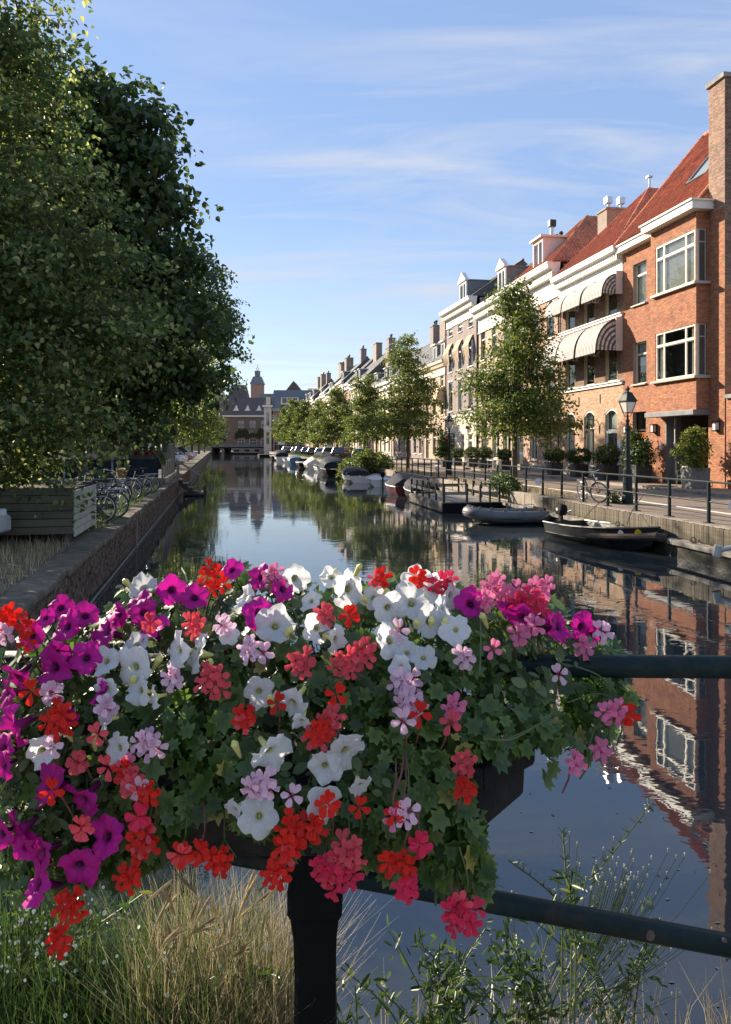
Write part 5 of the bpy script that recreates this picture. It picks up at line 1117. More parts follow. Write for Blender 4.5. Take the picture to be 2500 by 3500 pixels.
# ---------------------------------------------------------------- iron railing on the right quay
rl = thing('iron_railing', 'dark green iron railing along the sunny quay with posts on small foot plates', 'railing', (rail_x(59.2), 59.2, ZR), AR + math.pi)
LRR = (59.2 - 8) / math.sin(AR)
MB().bar((0, 0, 1.0), (LRR, 0, 1.0), .07, .045).build('top_rail', 'iron', rl, bevel=.008)
MB().tube([(0, 0, .52), (LRR, 0, .52)], .022, 8).build('middle_rail', 'iron', rl)
pm = MB().box(-.028, .028, -.035, .035, 0, .98).box(-.11, .11, -.09, .09, 0, .018).mesh('post', 'iron')
k = 0
while k * 1.72 < LRR: link('post', pm, rl, (k * 1.72 + .03, 0, .004)); k += 1
for Yd, hz, lb in ((17.35, .5, 'white round reflector disc on the railing nearest the camera'), (28.9, .5, 'white round reflector disc on the railing left of the bicycle'), (44.0, .5, 'small white disc on the railing by the far lamp')):
    d = thing('reflector_disc', lb, 'sign', (rail_x(Yd) - .06, Yd, ZR + hz), AR + math.pi, 'reflector discs on the railing')
    b = MB(); b.tube([(0, -.012, 0), (0, .012, 0)], .14, 20); b.build('disc', 'paper', d); MB().tube([(0, .012, 0), (0, .05, 0)], .02, 6).build('clip', 'steel', d)
    d.rotation_euler = (0, 0, AR + math.pi + R(38))

# ---------------------------------------------------------------- street lamps
def lamp(label, loc, s=1.0):
    t = thing('street_lamp', label, 'street lamp', loc, R(20), 'street lamps on the sunny quay'); t.scale = (s,) * 3
    b = MB(); b.lathe([(.20, 0), (.20, .28), (.17, .32), (.16, .95), (.19, .98), (.19, 1.04), (.15, 1.07), (.145, 1.2), (.10, 1.26), (.095, 1.5), (.115, 1.53), (.085, 1.6), (.060, 2.55), (.10, 2.6), (.10, 2.64), (.055, 2.68), (.05, 2.86), (.085, 2.9), (.04, 2.97), (.03, 3.12)], 12); b.build('column', 'lampiron', t, smooth=False)
    b = MB()
    for sg in (-1, 1): b.tube([(0, 0, 2.78), (sg * .12, 0, 2.79), (sg * .23, 0, 2.77), (sg * .28, 0, 2.82), (sg * .25, 0, 2.87), (sg * .21, 0, 2.83)], .014, 6); b.tube([(sg * .05, 0, 2.72), (sg * .14, 0, 2.74)], .012, 6)
    b.build('ladder_bar', 'lampiron', t)
    b = MB()
    for a in range(4):
        an_ = math.pi / 2 * a + math.pi / 4; c_, s_ = math.cos(an_), math.sin(an_)
        b.tube([(0, 0, 3.04), (c_ * .10, s_ * .10, 3.06), (c_ * .15, s_ * .15, 3.18)], .012, 5); b.bar((c_ * .15, s_ * .15, 3.18), (c_ * .285, s_ * .285, 3.56), .022, .022)
    b.lathe([(.155, 3.17), (.155, 3.20)], 4); b.lathe([(.29, 3.55), (.295, 3.58)], 4); b.build('lantern_frame', 'lampiron', t)
    g = MB(); c4 = [(math.cos(math.pi / 2 * a + math.pi / 4), math.sin(math.pi / 2 * a + math.pi / 4)) for a in range(4)]
    for a in range(4):
        p, q = c4[a], c4[(a + 1) % 4]; gg = MB(); gg.poly([(p[0] * .148, p[1] * .148, 3.2), (q[0] * .148, q[1] * .148, 3.2), (q[0] * .278, q[1] * .278, 3.55), (p[0] * .278, p[1] * .278, 3.55)]); gg.build('pane', 'milk', t)
    b = MB(); b.lathe([(.335, 3.575), (.33, 3.61), (.19, 3.82), (.185, 3.86), (.13, 3.90), (.05, 3.93), (.05, 3.97), (.085, 4.0), (.09, 4.03), (.04, 4.08), (.03, 4.12)], 4); b.build('cap', 'lampiron', t, bevel=.006)
    return t
l0 = lamp('ornate cast iron street lamp standing before the red brick house', (8.44, 24.5, ZR), .92)
copytree(l0, 'ornate street lamp between the first and second street trees', (4.95, 45.0, ZR)); copytree(l0, 'distant street lamp beside the scooters', (1.0, 70.6, ZR))
def wall_lamp(label, Y, u, z, out=.55):
    lo, ro = frame_loc(Y); t = thing('wall_lantern', label, 'lantern', lo, ro, 'bracket lanterns on the house fronts')
    b = MB(); b.tube([(u, .02, z - .25), (u, .05, z + .15), (u, .2, z + .42), (u, out - .1, z + .45), (u, out, z + .3), (u, out, z + .18)], .022, 6); b.box(u - .05, u + .05, .0, .03, z - .35, z + .1); b.build('bracket', 'lampiron', t)
    b = MB(); b.lathe([(.04, z + .18), (.05, z + .12), (.17, z - .02), (.17, z - .05)], 6, (u, out, 0)); b.build('cap', 'lampiron', t)
    b = MB(); b.lathe([(.15, z - .05), (.09, z - .36), (.03, z - .42)], 6, (u, out, 0)); b.build('lamp_glass', 'milk', t)
    b = MB()
    for a in range(6): b.bar((u + .155 * math.cos(a * 1.0472), out + .155 * math.sin(a * 1.0472), z - .05), (u + .093 * math.cos(a * 1.0472), out + .093 * math.sin(a * 1.0472), z - .37), .014, .014)
    b.build('cage', 'lampiron', t)
wall_lamp('black bracket lantern between the door and middle window of the awning house', Y0a, 2.66, 2.75, .75); wall_lamp('black bracket lantern on the cream ground floor of the tall house', Y06, .45, 3.2); wall_lamp('black bracket lantern beside the wide ground floor windows of the sandy brick house', Y05, 6.9, 3.1)

# ---------------------------------------------------------------- plants in boxes on the pavement
def shrub_cloud(rx, ry, rz, cz, n_, ls, seed, blobs=None, clump=.10):
    rg = np.random.default_rng(seed); P, o, _a, _b = crown_points(blobs or [(0, 0, cz, rx, ry, rz)] * 1, n_, rg, clump, 12, .72)
    return leaf_cloud(P, ls, rg, .3, .1, outward=o)
def ball_planter(label, loc, bw, bh, rx, rz, seed, n_=4200, pale=True, rz_=AR):
    t = thing('potted_shrub', label, 'potted shrub', loc, rz_, 'clipped shrubs in boxes along the house fronts')
    b = MB(); b.hexa([(-bw * .46, -bw * .46, 0), (bw * .46, -bw * .46, 0), (bw * .46, bw * .46, 0), (-bw * .46, bw * .46, 0), (-bw * .5, -bw * .5, bh), (bw * .5, -bw * .5, bh), (bw * .5, bw * .5, bh), (-bw * .5, bw * .5, bh)]); bx_ = b.build('planter_box', 'planterblack', t, bevel=.015)
    MB().box(-bw * .44, bw * .44, -bw * .44, bw * .44, bh + .001, bh + .012).build('soil', 'soil', t)
    b = MB(); b.tube([(0, 0, bh), (.02, 0, bh + .2)], [.05, .04], 6); b.build('stem', 'bark', t)
    V, Fq = shrub_cloud(rx, rx, rz, bh + .10 + rz, n_, .060, seed, clump=.075); link('foliage', fastmesh('foliage', V, Fq, 'box_leaf'), t, kind='stuff'); return t
PB = [(38.9, 1.25, .85, .75, .62, .48, 'nearest the lamp column'), (42.4, 1.15, .8, .7, .68, .42, 'below the middle window of the awning house'), (45.6, 1.2, .75, .72, .60, .42, 'at the downpipe of the awning house'), (54.6, 1.1, .75, .62, .50, .40, 'by the white table'), (58.9, 1.2, .75, .66, .58, .46, 'of the close pair, nearer the tree trunk'), (61.9, 1.2, .72, .64, .56, .45, 'of the close pair, beside the bench'), (65.4, 1.3, .7, .6, .56, .42, 'beyond the bench'), (68.0, 1.3, .7, .6, .54, .42, 'behind the far lamp')]
for i, (Y, off, bw, bh, rx, rz, lb) in enumerate(PB): ball_planter('round clipped shrub in a dark square box, ' + lb, (fac_x(Y) - off, Y, ZP), bw, bh, rx, rz, 200 + i)
def tall_planter(label, Y, off, m, bl, seed, bw=.85, bh=.85, mats='planterblack', n_=4200, ls=.10):
    t = thing('potted_plant', label, 'potted plant', (fac_x(Y) - off, Y, ZP), AR)
    MB().hexa([(-bw * .45, -bw * .45, 0), (bw * .45, -bw * .45, 0), (bw * .45, bw * .45, 0), (-bw * .45, bw * .45, 0), (-bw * .5, -bw * .5, bh), (bw * .5, -bw * .5, bh), (bw * .5, bw * .5, bh), (-bw * .5, bw * .5, bh)])
    b = MB(); b.hexa([(-bw * .45, -bw * .45, 0), (bw * .45, -bw * .45, 0), (bw * .45, bw * .45, 0), (-bw * .45, bw * .45, 0), (-bw * .5, -bw * .5, bh), (bw * .5, -bw * .5, bh), (bw * .5, bw * .5, bh), (-bw * .5, bw * .5, bh)]); b.build('planter_box', mats, t, bevel=.015)
    b = MB(); rr = random.Random(seed)
    for k in range(7): b.tube([(rr.uniform(-.2, .2), rr.uniform(-.2, .2), bh), (rr.uniform(-.3, .3), rr.uniform(-.3, .3), bh + .7), (bl[k % len(bl)][0], bl[k % len(bl)][1], bl[k % len(bl)][2])], [.02, .015, .006], 5)
    b.build('stems', 'bark', t)
    V, Fq = shrub_cloud(0, 0, 0, 0, n_, ls, seed, bl, .13); link('foliage', fastmesh('foliage', V, Fq, m), t, kind='stuff'); return t
tall_planter('leafy laurel in a dark box before the orange door', 36.2, 1.0, 'box_leaf', [(.2, .1, 1.7, .42, .42, .5), (.45, 0, 2.1, .35, .35, .45), (-.35, .1, 1.6, .4, .4, .45), (-.5, 0, 1.2, .3, .3, .3), (.3, .2, 1.2, .4, .4, .3)], 230)
tall_planter('sunlit yellow-green bamboo in a pale grey box at the entrance', 31.5, 1.15, 'yellow_leaf', [(0, 0, 1.75, .40, .40, .55), (.05, 0, 2.25, .28, .28, .35), (.55, .1, 1.6, .35, .35, .25), (-.1, .1, 1.2, .36, .36, .3)], 231, mats='zinc')
tall_planter('red flowering bush in a pot beside the second street tree', 60.5, 3.8, 'box_leaf', [(0, 0, 1.9, .5, .5, .6), (0, .2, 1.3, .45, .45, .4), (.2, 0, 2.4, .3, .3, .3)], 232, .5, .5)
for i in range(4):
    t = thing('flower', ['lowest', 'lower middle', 'upper middle', 'topmost'][i] + ' red rose on the bush beside the second street tree', 'flower', (fac_x(60.5) - 3.95 + .12 * i, 60.2 - .1 * i, ZP + 1.9 + .18 * i), 0, 'red roses on the bush'); b = MB(); b.lathe([(.03, -.05), (.09, 0), (.10, .05), (.05, .09)], 7); b.build('petals', 'amber', t)
# small things by the doors
lo, ro = frame_loc(Y0r)
def chair(label, loc, rz, m='cargrey', cush=True):
    t = thing('armchair', label, 'chair', loc, rz)
    MB().box(-.26, .26, -.25, .25, .42, .46).build('seat', m, t)
    b = MB(); b.box(-.26, .26, .24, .28, .55, .88); b.build('backrest', m, t)
    for sx in (-1, 1):
        for sy in (-1, 1): MB().bar((sx * .27, sy * .27, 0), (sx * .24, sy * .22, .44), .03, .03).build('leg', m, t)
        b = MB(); b.bar((sx * .26, -.24, .66), (sx * .26, .26, .68), .05, .03); b.bar((sx * .26, -.23, .45), (sx * .26, -.23, .66), .03, .03); b.build('armrest', m, t)
    return t
c_ = chair('grey armchair with a pale cushion in the red house entrance', (fac_x(33.2) - .55, 33.2, ZP), AR + R(200))
cu = tag(MB().box(-.2, .2, -.06, .06, -.18, .18).build('cushion', 'deckgrey', loc=(fac_x(33.2) - .5, 33.3, ZP + .68), rot=(R(14), R(8), AR + R(200)), bevel=.05), 'pale grey cushion propped on the entrance armchair', 'cushion')
mt_ = tag(MB().box(-.55, .55, -.4, .4, 0, .02).build('door_mat', 'tarpgrey', loc=(fac_x(33.0) - 1.7, 33.0, ZP + .002), rot=(0, 0, AR)), 'dark door mat on the pavement before the entrance', 'mat')
def bench(label, loc, rz, m):
    t = thing('bench', label, 'bench', loc, rz)
    for k in range(4): MB().box(-.75, .75, -.24 + k * .12, -.14 + k * .12, .42, .45).build('seat_slat', m, t)
    for k in range(3): MB().box(-.75, .75, .27, .30, .55 + k * .13, .65 + k * .13).build('back_slat', m, t)
    for sx in (-.7, .7):
        MB().box(sx - .03, sx + .03, -.24, -.18, 0, .62).build('leg', m, t); MB().box(sx - .03, sx + .03, .24, .30, 0, .92).build('leg', m, t); MB().box(sx - .04, sx + .04, -.26, .26, .62, .66).build('armrest', m, t)
    return t
bench('pale wooden bench between clipped shrubs on the far pavement', (fac_x(63.4) - .9, 63.4, ZP), AR + R(180), 'cream')
bench('white slatted bench near the second street tree', (fac_x(70.0) - .8, 70.0, ZP), AR + R(180), 'planterwhite')
t = thing('garden_table', 'low white table beside a clipped shrub box', 'table', (fac_x(56.8) - 1.1, 56.8, ZP), AR); MB().box(-.75, .75, -.4, .4, .62, .67).build('table_top', 'deckgrey', t, bevel=.01)
for sx in (-.65, .65):
    for sy in (-.32, .32): MB().box(sx - .03, sx + .03, sy - .03, sy + .03, 0, .62).build('leg', 'deckgrey', t)
for Y, lb in ((37.0, 'pale round-rimmed pot near the lamp column'), (44.1, 'low pale trough under the awning house window'), (40.6, 'small pale pot between two clipped shrubs')):
    t = thing('flower_pot', lb, 'pot', (fac_x(Y) - .75, Y, ZP), AR); b = MB(); b.lathe([(.14, 0), (.20, .36), (.22, .36), (.22, .42), (.18, .42)], 14); b.build('pot', 'planterwhite', t); V, Fq = shrub_cloud(.2, .2, .14, .5, 160, .07, 40); link('foliage', fastmesh('foliage', V, Fq, 'box_leaf'), t, kind='stuff')
# ---------------------------------------------------------------- bicycles
WH = {}
def wheel_mesh(r, n_=28):
    if r in WH: return WH[r]
    ring = lambda rr_, k=n_: [(rr_ * math.cos(2 * math.pi * i / k), 0, rr_ * math.sin(2 * math.pi * i / k)) for i in range(k)]
    t = MB().tube(ring(r - .018), .020, 6, closed=True).mesh('tyre', 'rubber', True); q = MB().tube(ring(r - .045), .013, 5, closed=True).mesh('rim', 'steel', True)
    s = MB()
    for i in range(20): a = 2 * math.pi * i / 20; s.bar((.02 * math.cos(a + 1), .02 * (-1) ** i, .02 * math.sin(a + 1)), ((r - .05) * math.cos(a), 0, (r - .05) * math.sin(a)), .003, .003)
    h = MB().tube([(0, -.04, 0), (0, .04, 0)], .022, 8); s.v += []; sp = s.mesh('spokes', 'steel')
    hb_ = h.mesh('hub', 'black'); WH[r] = (t, q, sp, hb_); return WH[r]
def bicycle(label, loc, rz, fm='black', lean=0.0, steer=0.0, basket=None, group=None, omafiets=True, rack=True):
    t = thing('bicycle', label, 'bicycle', loc, rz, group); r = .345; wb = 1.08
    t.rotation_euler = (lean, 0, rz)
    for x, nm in ((-wb / 2, 'wheel'), (wb / 2, 'wheel')):
        a, c, s, h = wheel_mesh(r); o = link('wheel', a, t, (x, 0, r), (0, 0, steer if x > 0 else 0)); o.name = 'wheel'; link('rim', c, o); link('spokes', s, o, ); link('hub', h, o)
    BBk, ST, HT, HB, RA, FA = (-.08, 0, .29), (-.26, 0, .80), (.36, 0, .82), (.40, 0, .66), (-wb / 2, 0, r), (wb / 2, 0, r)
    b = MB(); b.tube([BBk, ST], .018, 8); b.tube([HT, HB], .02, 8); b.tube([BBk, HB], .02, 8)
    if omafiets: b.tube([(-.2, 0, .55), (.1, 0, .52), HB], .017, 8)
    else: b.tube([ST, HT], .018, 8)
    for sg in (-.05, .05): b.tube([(RA[0], sg, RA[2]), (BBk[0], sg * .6, BBk[2])], .010, 6); b.tube([(RA[0], sg, RA[2]), (ST[0] - .02, sg * .5, ST[2] - .12)], .009, 6)
    b.build('frame', fm, t)
    b = MB(); 
    for sg in (-.05, .05): b.tube([(HB[0], sg, HB[2]), (FA[0] - .05, sg, FA[2] + .12), (FA[0], sg, FA[2])], .011, 6)
    b.build('fork', fm, t, rot=None)
    b = MB(); b.tube([HT, (.33, 0, 1.0)], .016, 8); b.tube([(.20, -.30, 1.03), (.30, -.24, 1.05), (.38, 0, 1.02), (.30, .24, 1.05), (.20, .30, 1.03)], .012, 8); b.build('handlebar', 'chrome', t)
    b = MB(); b.tube([ST, (-.28, 0, .90)], .014, 8); b.build('seat_post', 'chrome', t)
    b = MB(); b.loft([[(-.42, -.10, .93), (-.42, .10, .93), (-.42, .09, .985), (-.42, -.09, .985)], [(-.30, -.09, .92), (-.30, .09, .92), (-.30, .08, .975), (-.30, -.08, .975)], [(-.14, -.025, .935), (-.14, .025, .935), (-.14, .02, .97), (-.14, -.02, .97)]]); b.build('saddle', 'rubber', t, bevel=.01)
    b = MB(); b.tube([(BBk[0] + .085 * math.cos(a * .5236), .045, BBk[2] + .085 * math.sin(a * .5236)) for a in range(12)], .009, 5, closed=True); b.tube([(BBk[0], -.1, BBk[2] - .16), (BBk[0], -.06, BBk[2]), (BBk[0], .06, BBk[2]), (BBk[0], .1, BBk[2] + .16)], .010, 6); b.build('crank', 'steel', t)
    for sg in (-1, 1): MB().box(BBk[0] - .05, BBk[0] + .05, sg * .13 - .045, sg * .13 + .045, BBk[2] + sg * .16 - .012, BBk[2] + sg * .16 + .012).build('pedal', 'rubber', t)
    if omafiets:
        b = MB(); b.box(-.56, -.06, .05, .075, .24, .38); b.build('chain_case', 'black', t, bevel=.02)
        for x in (-wb / 2, wb / 2):
            pts = [(x + (r + .025) * math.cos(a), r + (r + .025) * math.sin(a)) for a in [math.pi * (.05 + .9 * i / 12) for i in range(13)]]; b = MB()
            for (xa, za), (xb, zb) in zip(pts, pts[1:]): b.hexa([(xa, -.028, za), (xb, -.028, zb), (xb, .028, zb), (xa, .028, za), (xa, -.028, za + .006), (xb, -.028, zb + .006), (xb, .028, zb + .006), (xa, .028, za + .006)])
            b.build('mudguard', fm, t)
        if rack:
            b = MB()
            for sg in (-.06, 0, .06): b.tube([(-.30, sg, .74), (-.82, sg, .74)], .007, 5)
            for sg in (-.06, .06): b.tube([(-.70, sg, .74), (-wb / 2, sg, r)], .007, 5)
            b.build('luggage_rack', 'steel', t)
    if basket:
        b = MB(); b.hexa([(.44, -.15, .86), (.66, -.15, .86), (.66, .15, .86), (.44, .15, .86), (.40, -.2, 1.12), (.74, -.2, 1.12), (.74, .2, 1.12), (.40, .2, 1.12)]); b.build('basket', 'cane', t)
    b = MB(); b.lathe([(.01, 0), (.04, .02), (.042, .05)], 10); b.build('headlamp', 'chrome', t, (.44, 0, .80), (0, R(90), 0))
    return t
def mtb(label, loc, rz, steer, lean):
    return bicycle(label, loc, rz, 'black', lean, steer, omafiets=False, rack=False)
mtb('black mountain bike leaning against the quay railing', (rail_x(25.4) + .36, 25.4, ZR), AR + math.pi + R(4), R(24), R(8))
GB = 'bicycles parked along the shady quay'
for (Y, off, hd, fm, bk, lb) in [(17.7, -.85, 8, 'black', None, 'black bicycle right behind the planked box, rear wheel showing'), (18.9, -.7, 4, 'black', None, 'black bicycle with big dark tyre close to the coping'), (21.4, -.95, 12, 'carnavy', None, 'dark blue bicycle in the middle of the shady row'), (23.2, -1.1, 10, 'black', 'y', 'bicycle with a wicker front basket under the leaves'),
        (25.2, -1.0, 6, 'carblue', None, 'pale blue bicycle behind the wicker basket'), (27.4, -.85, 4, 'steel', None, 'silver step-through bicycle with rear rack'), (28.8, -.7, 2, 'black', None, 'black upright bicycle next to the dark terrace panel')]:
    bicycle(lb, (left_x(Y) + off - .15, Y, ZL), R(hd) + AL - R(88) + (math.pi if bk is None else 0), fm, R(5 if Y % 2 > 1 else -4), R(14), bk, GB)
GB2 = 'bicycles parked by the scooters'
for i, (Y, lb) in enumerate([(70.2, 'black bicycle nearest the light blue car'), (69.2, 'black bicycle in the middle of the cluster by the scooters'), (68.4, 'dark bicycle nearest the black scooter')]):
    bicycle(lb, (rail_x(Y) + .7, Y, ZR), R(15 + 8 * i), 'black', R(4), R(10), None, GB2)
def scooter(label, loc, rz, m='carblack'):
    t = thing('motor_scooter', label, 'scooter', loc, rz, 'scooters parked beyond the railing end'); r = .24
    for x in (-.62, .62):
        w_ = MB().tube([(x + (r - .06) * math.cos(2 * math.pi * i / 18), 0, r + (r - .06) * math.sin(2 * math.pi * i / 18)) for i in range(18)], .06, 8, closed=True).build('wheel', 'rubber', t, True); MB().tube([(x, -.05, r), (x, .05, r)], r - .09, 12).build('rim', 'rim', w_)
    b = MB(); b.loft([[(-.85, -.14, .55), (-.85, .14, .55), (-.85, .12, .78), (-.85, -.12, .78)], [(-.45, -.2, .34), (-.45, .2, .34), (-.45, .17, .80), (-.45, -.17, .80)], [(-.08, -.18, .30), (-.08, .18, .30), (-.08, .14, .74), (-.08, -.14, .74)]]); b.box(-.1, .42, -.17, .17, .26, .34); b.build('body', m, t, bevel=.04)
    b = MB(); b.loft([[(.40, -.2, .3), (.46, -.2, .3), (.46, .2, .3), (.40, .2, .3)], [(.36, -.22, .75), (.46, -.2, .75), (.46, .2, .75), (.36, .22, .75)], [(.30, -.10, 1.0), (.40, -.09, 1.0), (.40, .09, 1.0), (.30, .10, 1.0)]]); b.build('leg_shield', m, t, bevel=.02)
    MB().box(-.78, -.05, -.14, .14, .79, .88).build('saddle', 'rubber', t, bevel=.04)
    b = MB(); b.tube([(.62, 0, .24), (.40, 0, .95)], .035, 8); b.build('fork', 'steel', t); b = MB(); b.tube([(.28, -.32, 1.06), (.36, -.1, 1.03), (.36, .1, 1.03), (.28, .32, 1.06)], .016, 6); b.build('handlebar', 'black', t)
    for sg in (-1, 1): MB().box(.30, .33, sg * .36 - .05, sg * .36 + .05, 1.12, 1.2).build('mirror', 'black', t)
    MB().tube([(.43, 0, .9), (.49, 0, .9)], .07, 10).build('headlight', 'headlight', t); MB().box(-.9, -.86, -.06, .06, .6, .68).build('tail_light', 'amber', t)
    MB().loft([[(.42, -.07, .47), (.42, .07, .47), (.42, 0, .52)], [(.64, -.08, .5), (.64, .08, .5), (.64, 0, .55)], [(.84, -.06, .4), (.84, .06, .4), (.84, 0, .45)]]).build('mudguard', m, t)
    return t
scooter('black motor scooter beside the railing end, front wheel to the canal', (rail_x(64.2) + .8, 64.2, ZR), R(-12)); scooter('black motor scooter in the middle of the parked two-wheelers', (rail_x(66.6) + .7, 66.6, ZR), R(170))
# ---------------------------------------------------------------- cars
def car(label, loc, rz, m, group, style='hatch', plate=True):
    t = thing('parked_car', label, 'car', loc, rz, group)
    Ln, Wd, Ht = dict(hatch=(3.9, 1.70, 1.47), suv=(4.3, 1.8, 1.62), sedan=(4.5, 1.78, 1.42), small=(3.5, 1.63, 1.5))[style]; L2, W2 = Ln / 2, Wd / 2; bl = Ht * .60
    sd_ = [(-L2, .34), (-L2, .62), (-L2 + .06, bl * .98), (-L2 + .5, bl), (L2 * .34, bl), (L2 * .72, bl * .90), (L2 - .12, bl * .72), (L2, .55), (L2, .30), (L2 - .15, .22), (-L2 + .15, .22)]
    rings = []
    for y, ins in ((-W2, .10), (-W2 + .05, .02), (-W2 * .6, -.03), (W2 * .6, -.03), (W2 - .05, .02), (W2, .10)):
        rings.append([(x * (1 - ins * .35) if abs(x) > L2 * .8 else x, y, z if not (ins > .05 and z > .5) else z - .05) for x, z in sd_])
    b = MB().loft(rings); b.build('body', m, t, bevel=.05)
    ws = .50 if style != 'sedan' else .42
    x0_, x1_, x2_, x3_ = -L2 + (.12 if style != 'sedan' else .55), -L2 + (.42 if style != 'sedan' else 1.15), L2 * .12, L2 * .50
    g = MB(); g.hexa([(x0_, -W2 + .06, bl - .03), (x3_, -W2 + .06, bl - .03), (x3_, W2 - .06, bl - .03), (x0_, W2 - .06, bl - .03), (x1_, -W2 + .22, Ht - .05), (x2_, -W2 + .22, Ht - .05), (x2_, W2 - .22, Ht - .05), (x1_, W2 - .22, Ht - .05)]); gh_ = g.build('window_glass', 'carglass', t)
    r_ = MB(); r_.hexa([(x1_ - .06, -W2 + .20, Ht - .06), (x2_ + .06, -W2 + .20, Ht - .06), (x2_ + .06, W2 - .20, Ht - .06), (x1_ - .06, W2 - .20, Ht - .06), (x1_ + .1, -W2 + .28, Ht), (x2_ - .1, -W2 + .28, Ht), (x2_ - .1, W2 - .28, Ht), (x1_ + .1, W2 - .28, Ht)]); r_.build('roof', m, t, bevel=.02)
    for sg in (-1, 1):
        b = MB()
        for (a, c) in (((x0_, bl - .02), (x1_, Ht - .04)), ((x3_, bl - .02), (x2_, Ht - .04)), ((-.1, bl - .02), (-.12, Ht - .04))): b.bar((a[0], sg * (W2 - .055), a[1]), (c[0], sg * (W2 - .21), c[1]), .06, .05)
        b.build('pillar', m, t)
        MB().box(x3_ - .22, x3_ - .06, sg * (W2 + .06) - .07, sg * (W2 + .06) + .07, bl + .02, bl + .15).build('mirror', m, t, bevel=.02)
        MB().box(L2 - .26, L2 - .04, sg * (W2 - .30) - .16, sg * (W2 - .30) + .16, .56, .70).build('headlight', 'headlight', t, bevel=.03)
        MB().box(-L2 - .01, -L2 + .10, sg * (W2 - .20) - .10, sg * (W2 - .20) + .10, .60, .88).build('tail_light', 'amber', t, bevel=.02)
        for x in (-L2 * .62, L2 * .62):
            w_ = MB().tube([(x + .23 * math.cos(2 * math.pi * i / 20), sg * (W2 - .09), .31 + .23 * math.sin(2 * math.pi * i / 20)) for i in range(20)], .085, 8, closed=True).build('wheel', 'rubber', t, True)
            MB().tube([(x, sg * (W2 - .15), .31), (x, sg * (W2 - .005), .31)], .19, 16).build('rim', 'rim', w_)
            MB().tube([(x, sg * (W2 - .20), .33), (x, sg * (W2 + .002), .33)], .335, 20).build('wheel_arch', 'black', t)
    MB().box(-L2 - .015, -L2, -.26, .26, .66, .77).build('number_plate', 'yellow', t); MB().box(L2, L2 + .015, -.26, .26, .38, .49).build('number_plate', 'yellow', t)
    b = MB(); b.box(L2 - .03, L2 + .01, -.45, .45, .30, .36); b.box(L2 - .05, L2 + .005, -.35, .35, .52, .60); b.build('grille', 'black', t)
    b = MB(); b.box(-L2 - .012, -L2 + .05, -W2 + .1, W2 - .1, .26, .36); b.build('bumper', 'black', t)
    return t
GC = 'cars parked along the sunny quay'
for (Y, off, hd, m_, st, lb) in [(80.5, 2.2, 62, 'carblue', 'small', 'light blue hatchback with a pale roof and yellow plate'), (92, 2.0, 60, 'carblack', 'suv', 'black car parked beyond the light blue hatchback'), (101, 2.1, 60, 'carsilver', 'suv', 'silver car with dark rear window, second beyond the blue one'), (110, 2.0, 60, 'carwhite', 'hatch', 'white car between two dark ones on the sunny quay'), (120, 2.0, 60, 'carblack', 'hatch', 'black car under the fifth street tree'),
        (129, 2.0, 60, 'carnavy', 'hatch', 'dark blue car far along the sunny quay'), (139, 2.0, 60, 'cargrey', 'suv', 'grey car far along the sunny quay'), (149, 2.0, 60, 'carwhite', 'hatch', 'distant white car on the sunny quay'), (160, 2.0, 60, 'carblack', 'sedan', 'distant black car on the sunny quay'), (172, 2.0, 60, 'carsilver', 'hatch', 'last silver car before the red gabled house')]:
    car(lb, (rail_x(Y) + off, Y, ZR), R(hd), m_, GC, st)
GL_ = 'cars parked nose to the water on the shady quay'
for (Y, m_, st, lb) in [(60, 'carblack', 'sedan', 'black car nose to the water, first behind the terrace'), (64.5, 'carwhite', 'hatch', 'white car second behind the terrace'), (71, 'carwhite', 'suv', 'white car third behind the terrace'), (78, 'carnavy', 'hatch', 'dark blue car before the red one'), (86, 'carred', 'sedan', 'red car on the shady quay'), (96, 'carsilver', 'suv', 'silver car beyond the red one'), (108, 'cargrey', 'hatch', 'grey car at the far end of the shady row')]:
    car(lb, (left_x(Y) - 2.9, Y, ZL), R(-22), m_, GL_, st)
car('silver car with its nose just inside the picture edge by the planked box', (-8.45, 13.25, ZL), R(-6), 'carsilver', None, 'hatch')

# ---------------------------------------------------------------- planked box and cafe terrace on the left bank
pb = thing('planked_box', 'big planked box with olive front boards and pale end boards', 'box', (-5.55, 14.45, ZL), AL)
# local x runs away along the quay, local y away from the water
bw_ = .148
for k in range(6):
    MB().box(-.04, 0, .0, 4.2, .16 + k * bw_, .16 + k * bw_ + bw_ - .012).build('board', 'olivewood', pb, bevel=.006)
    MB().box(.005, 2.55, -.035, .0, .10 + k * bw_, .10 + k * bw_ + bw_ - .012).build('board', 'paleboard', pb, bevel=.006)
for x, y in ((.05, .03), (2.5, .03), (.05, 4.1)): MB().box(x - .05, x + .05, y, y + .1, 0, 1.0).build('post', 'darkwood', pb)
MB().box(.01, 2.5, .1, 4.1, .2, .98).build('soil', 'soil', pb)
tr_ = thing('cafe_terrace', 'timber terrace platform with dark canvas panels and glass wind screens', 'terrace', (left_x(35.4) - .25, 35.4, ZL), AL)
MB().box(0, 13, 0, 7, .02, .26).build('platform', 'darkwood', tr_)
for k in range(3): MB().box(-.03, 0, 0, 7, .03 + k * .08, .105 + k * .08).build('plank', 'greywood', tr_)
for k in range(20): MB().box(.1 + k * .65, .1 + k * .65 + .63, -.05, -.01, .03, .25).build('plank', 'greywood', tr_)
for k in range(3): MB().box(.0, .05, .25 + k * 2.1, .25 + k * 2.1 + 2.0, .32, 1.18).build('canvas_panel', 'tarpnavy', tr_)
for k in range(7): MB().box(k * 1.6, k * 1.6 + .09, .02, .11, .26, 1.95).build('post', 'greywood', tr_)
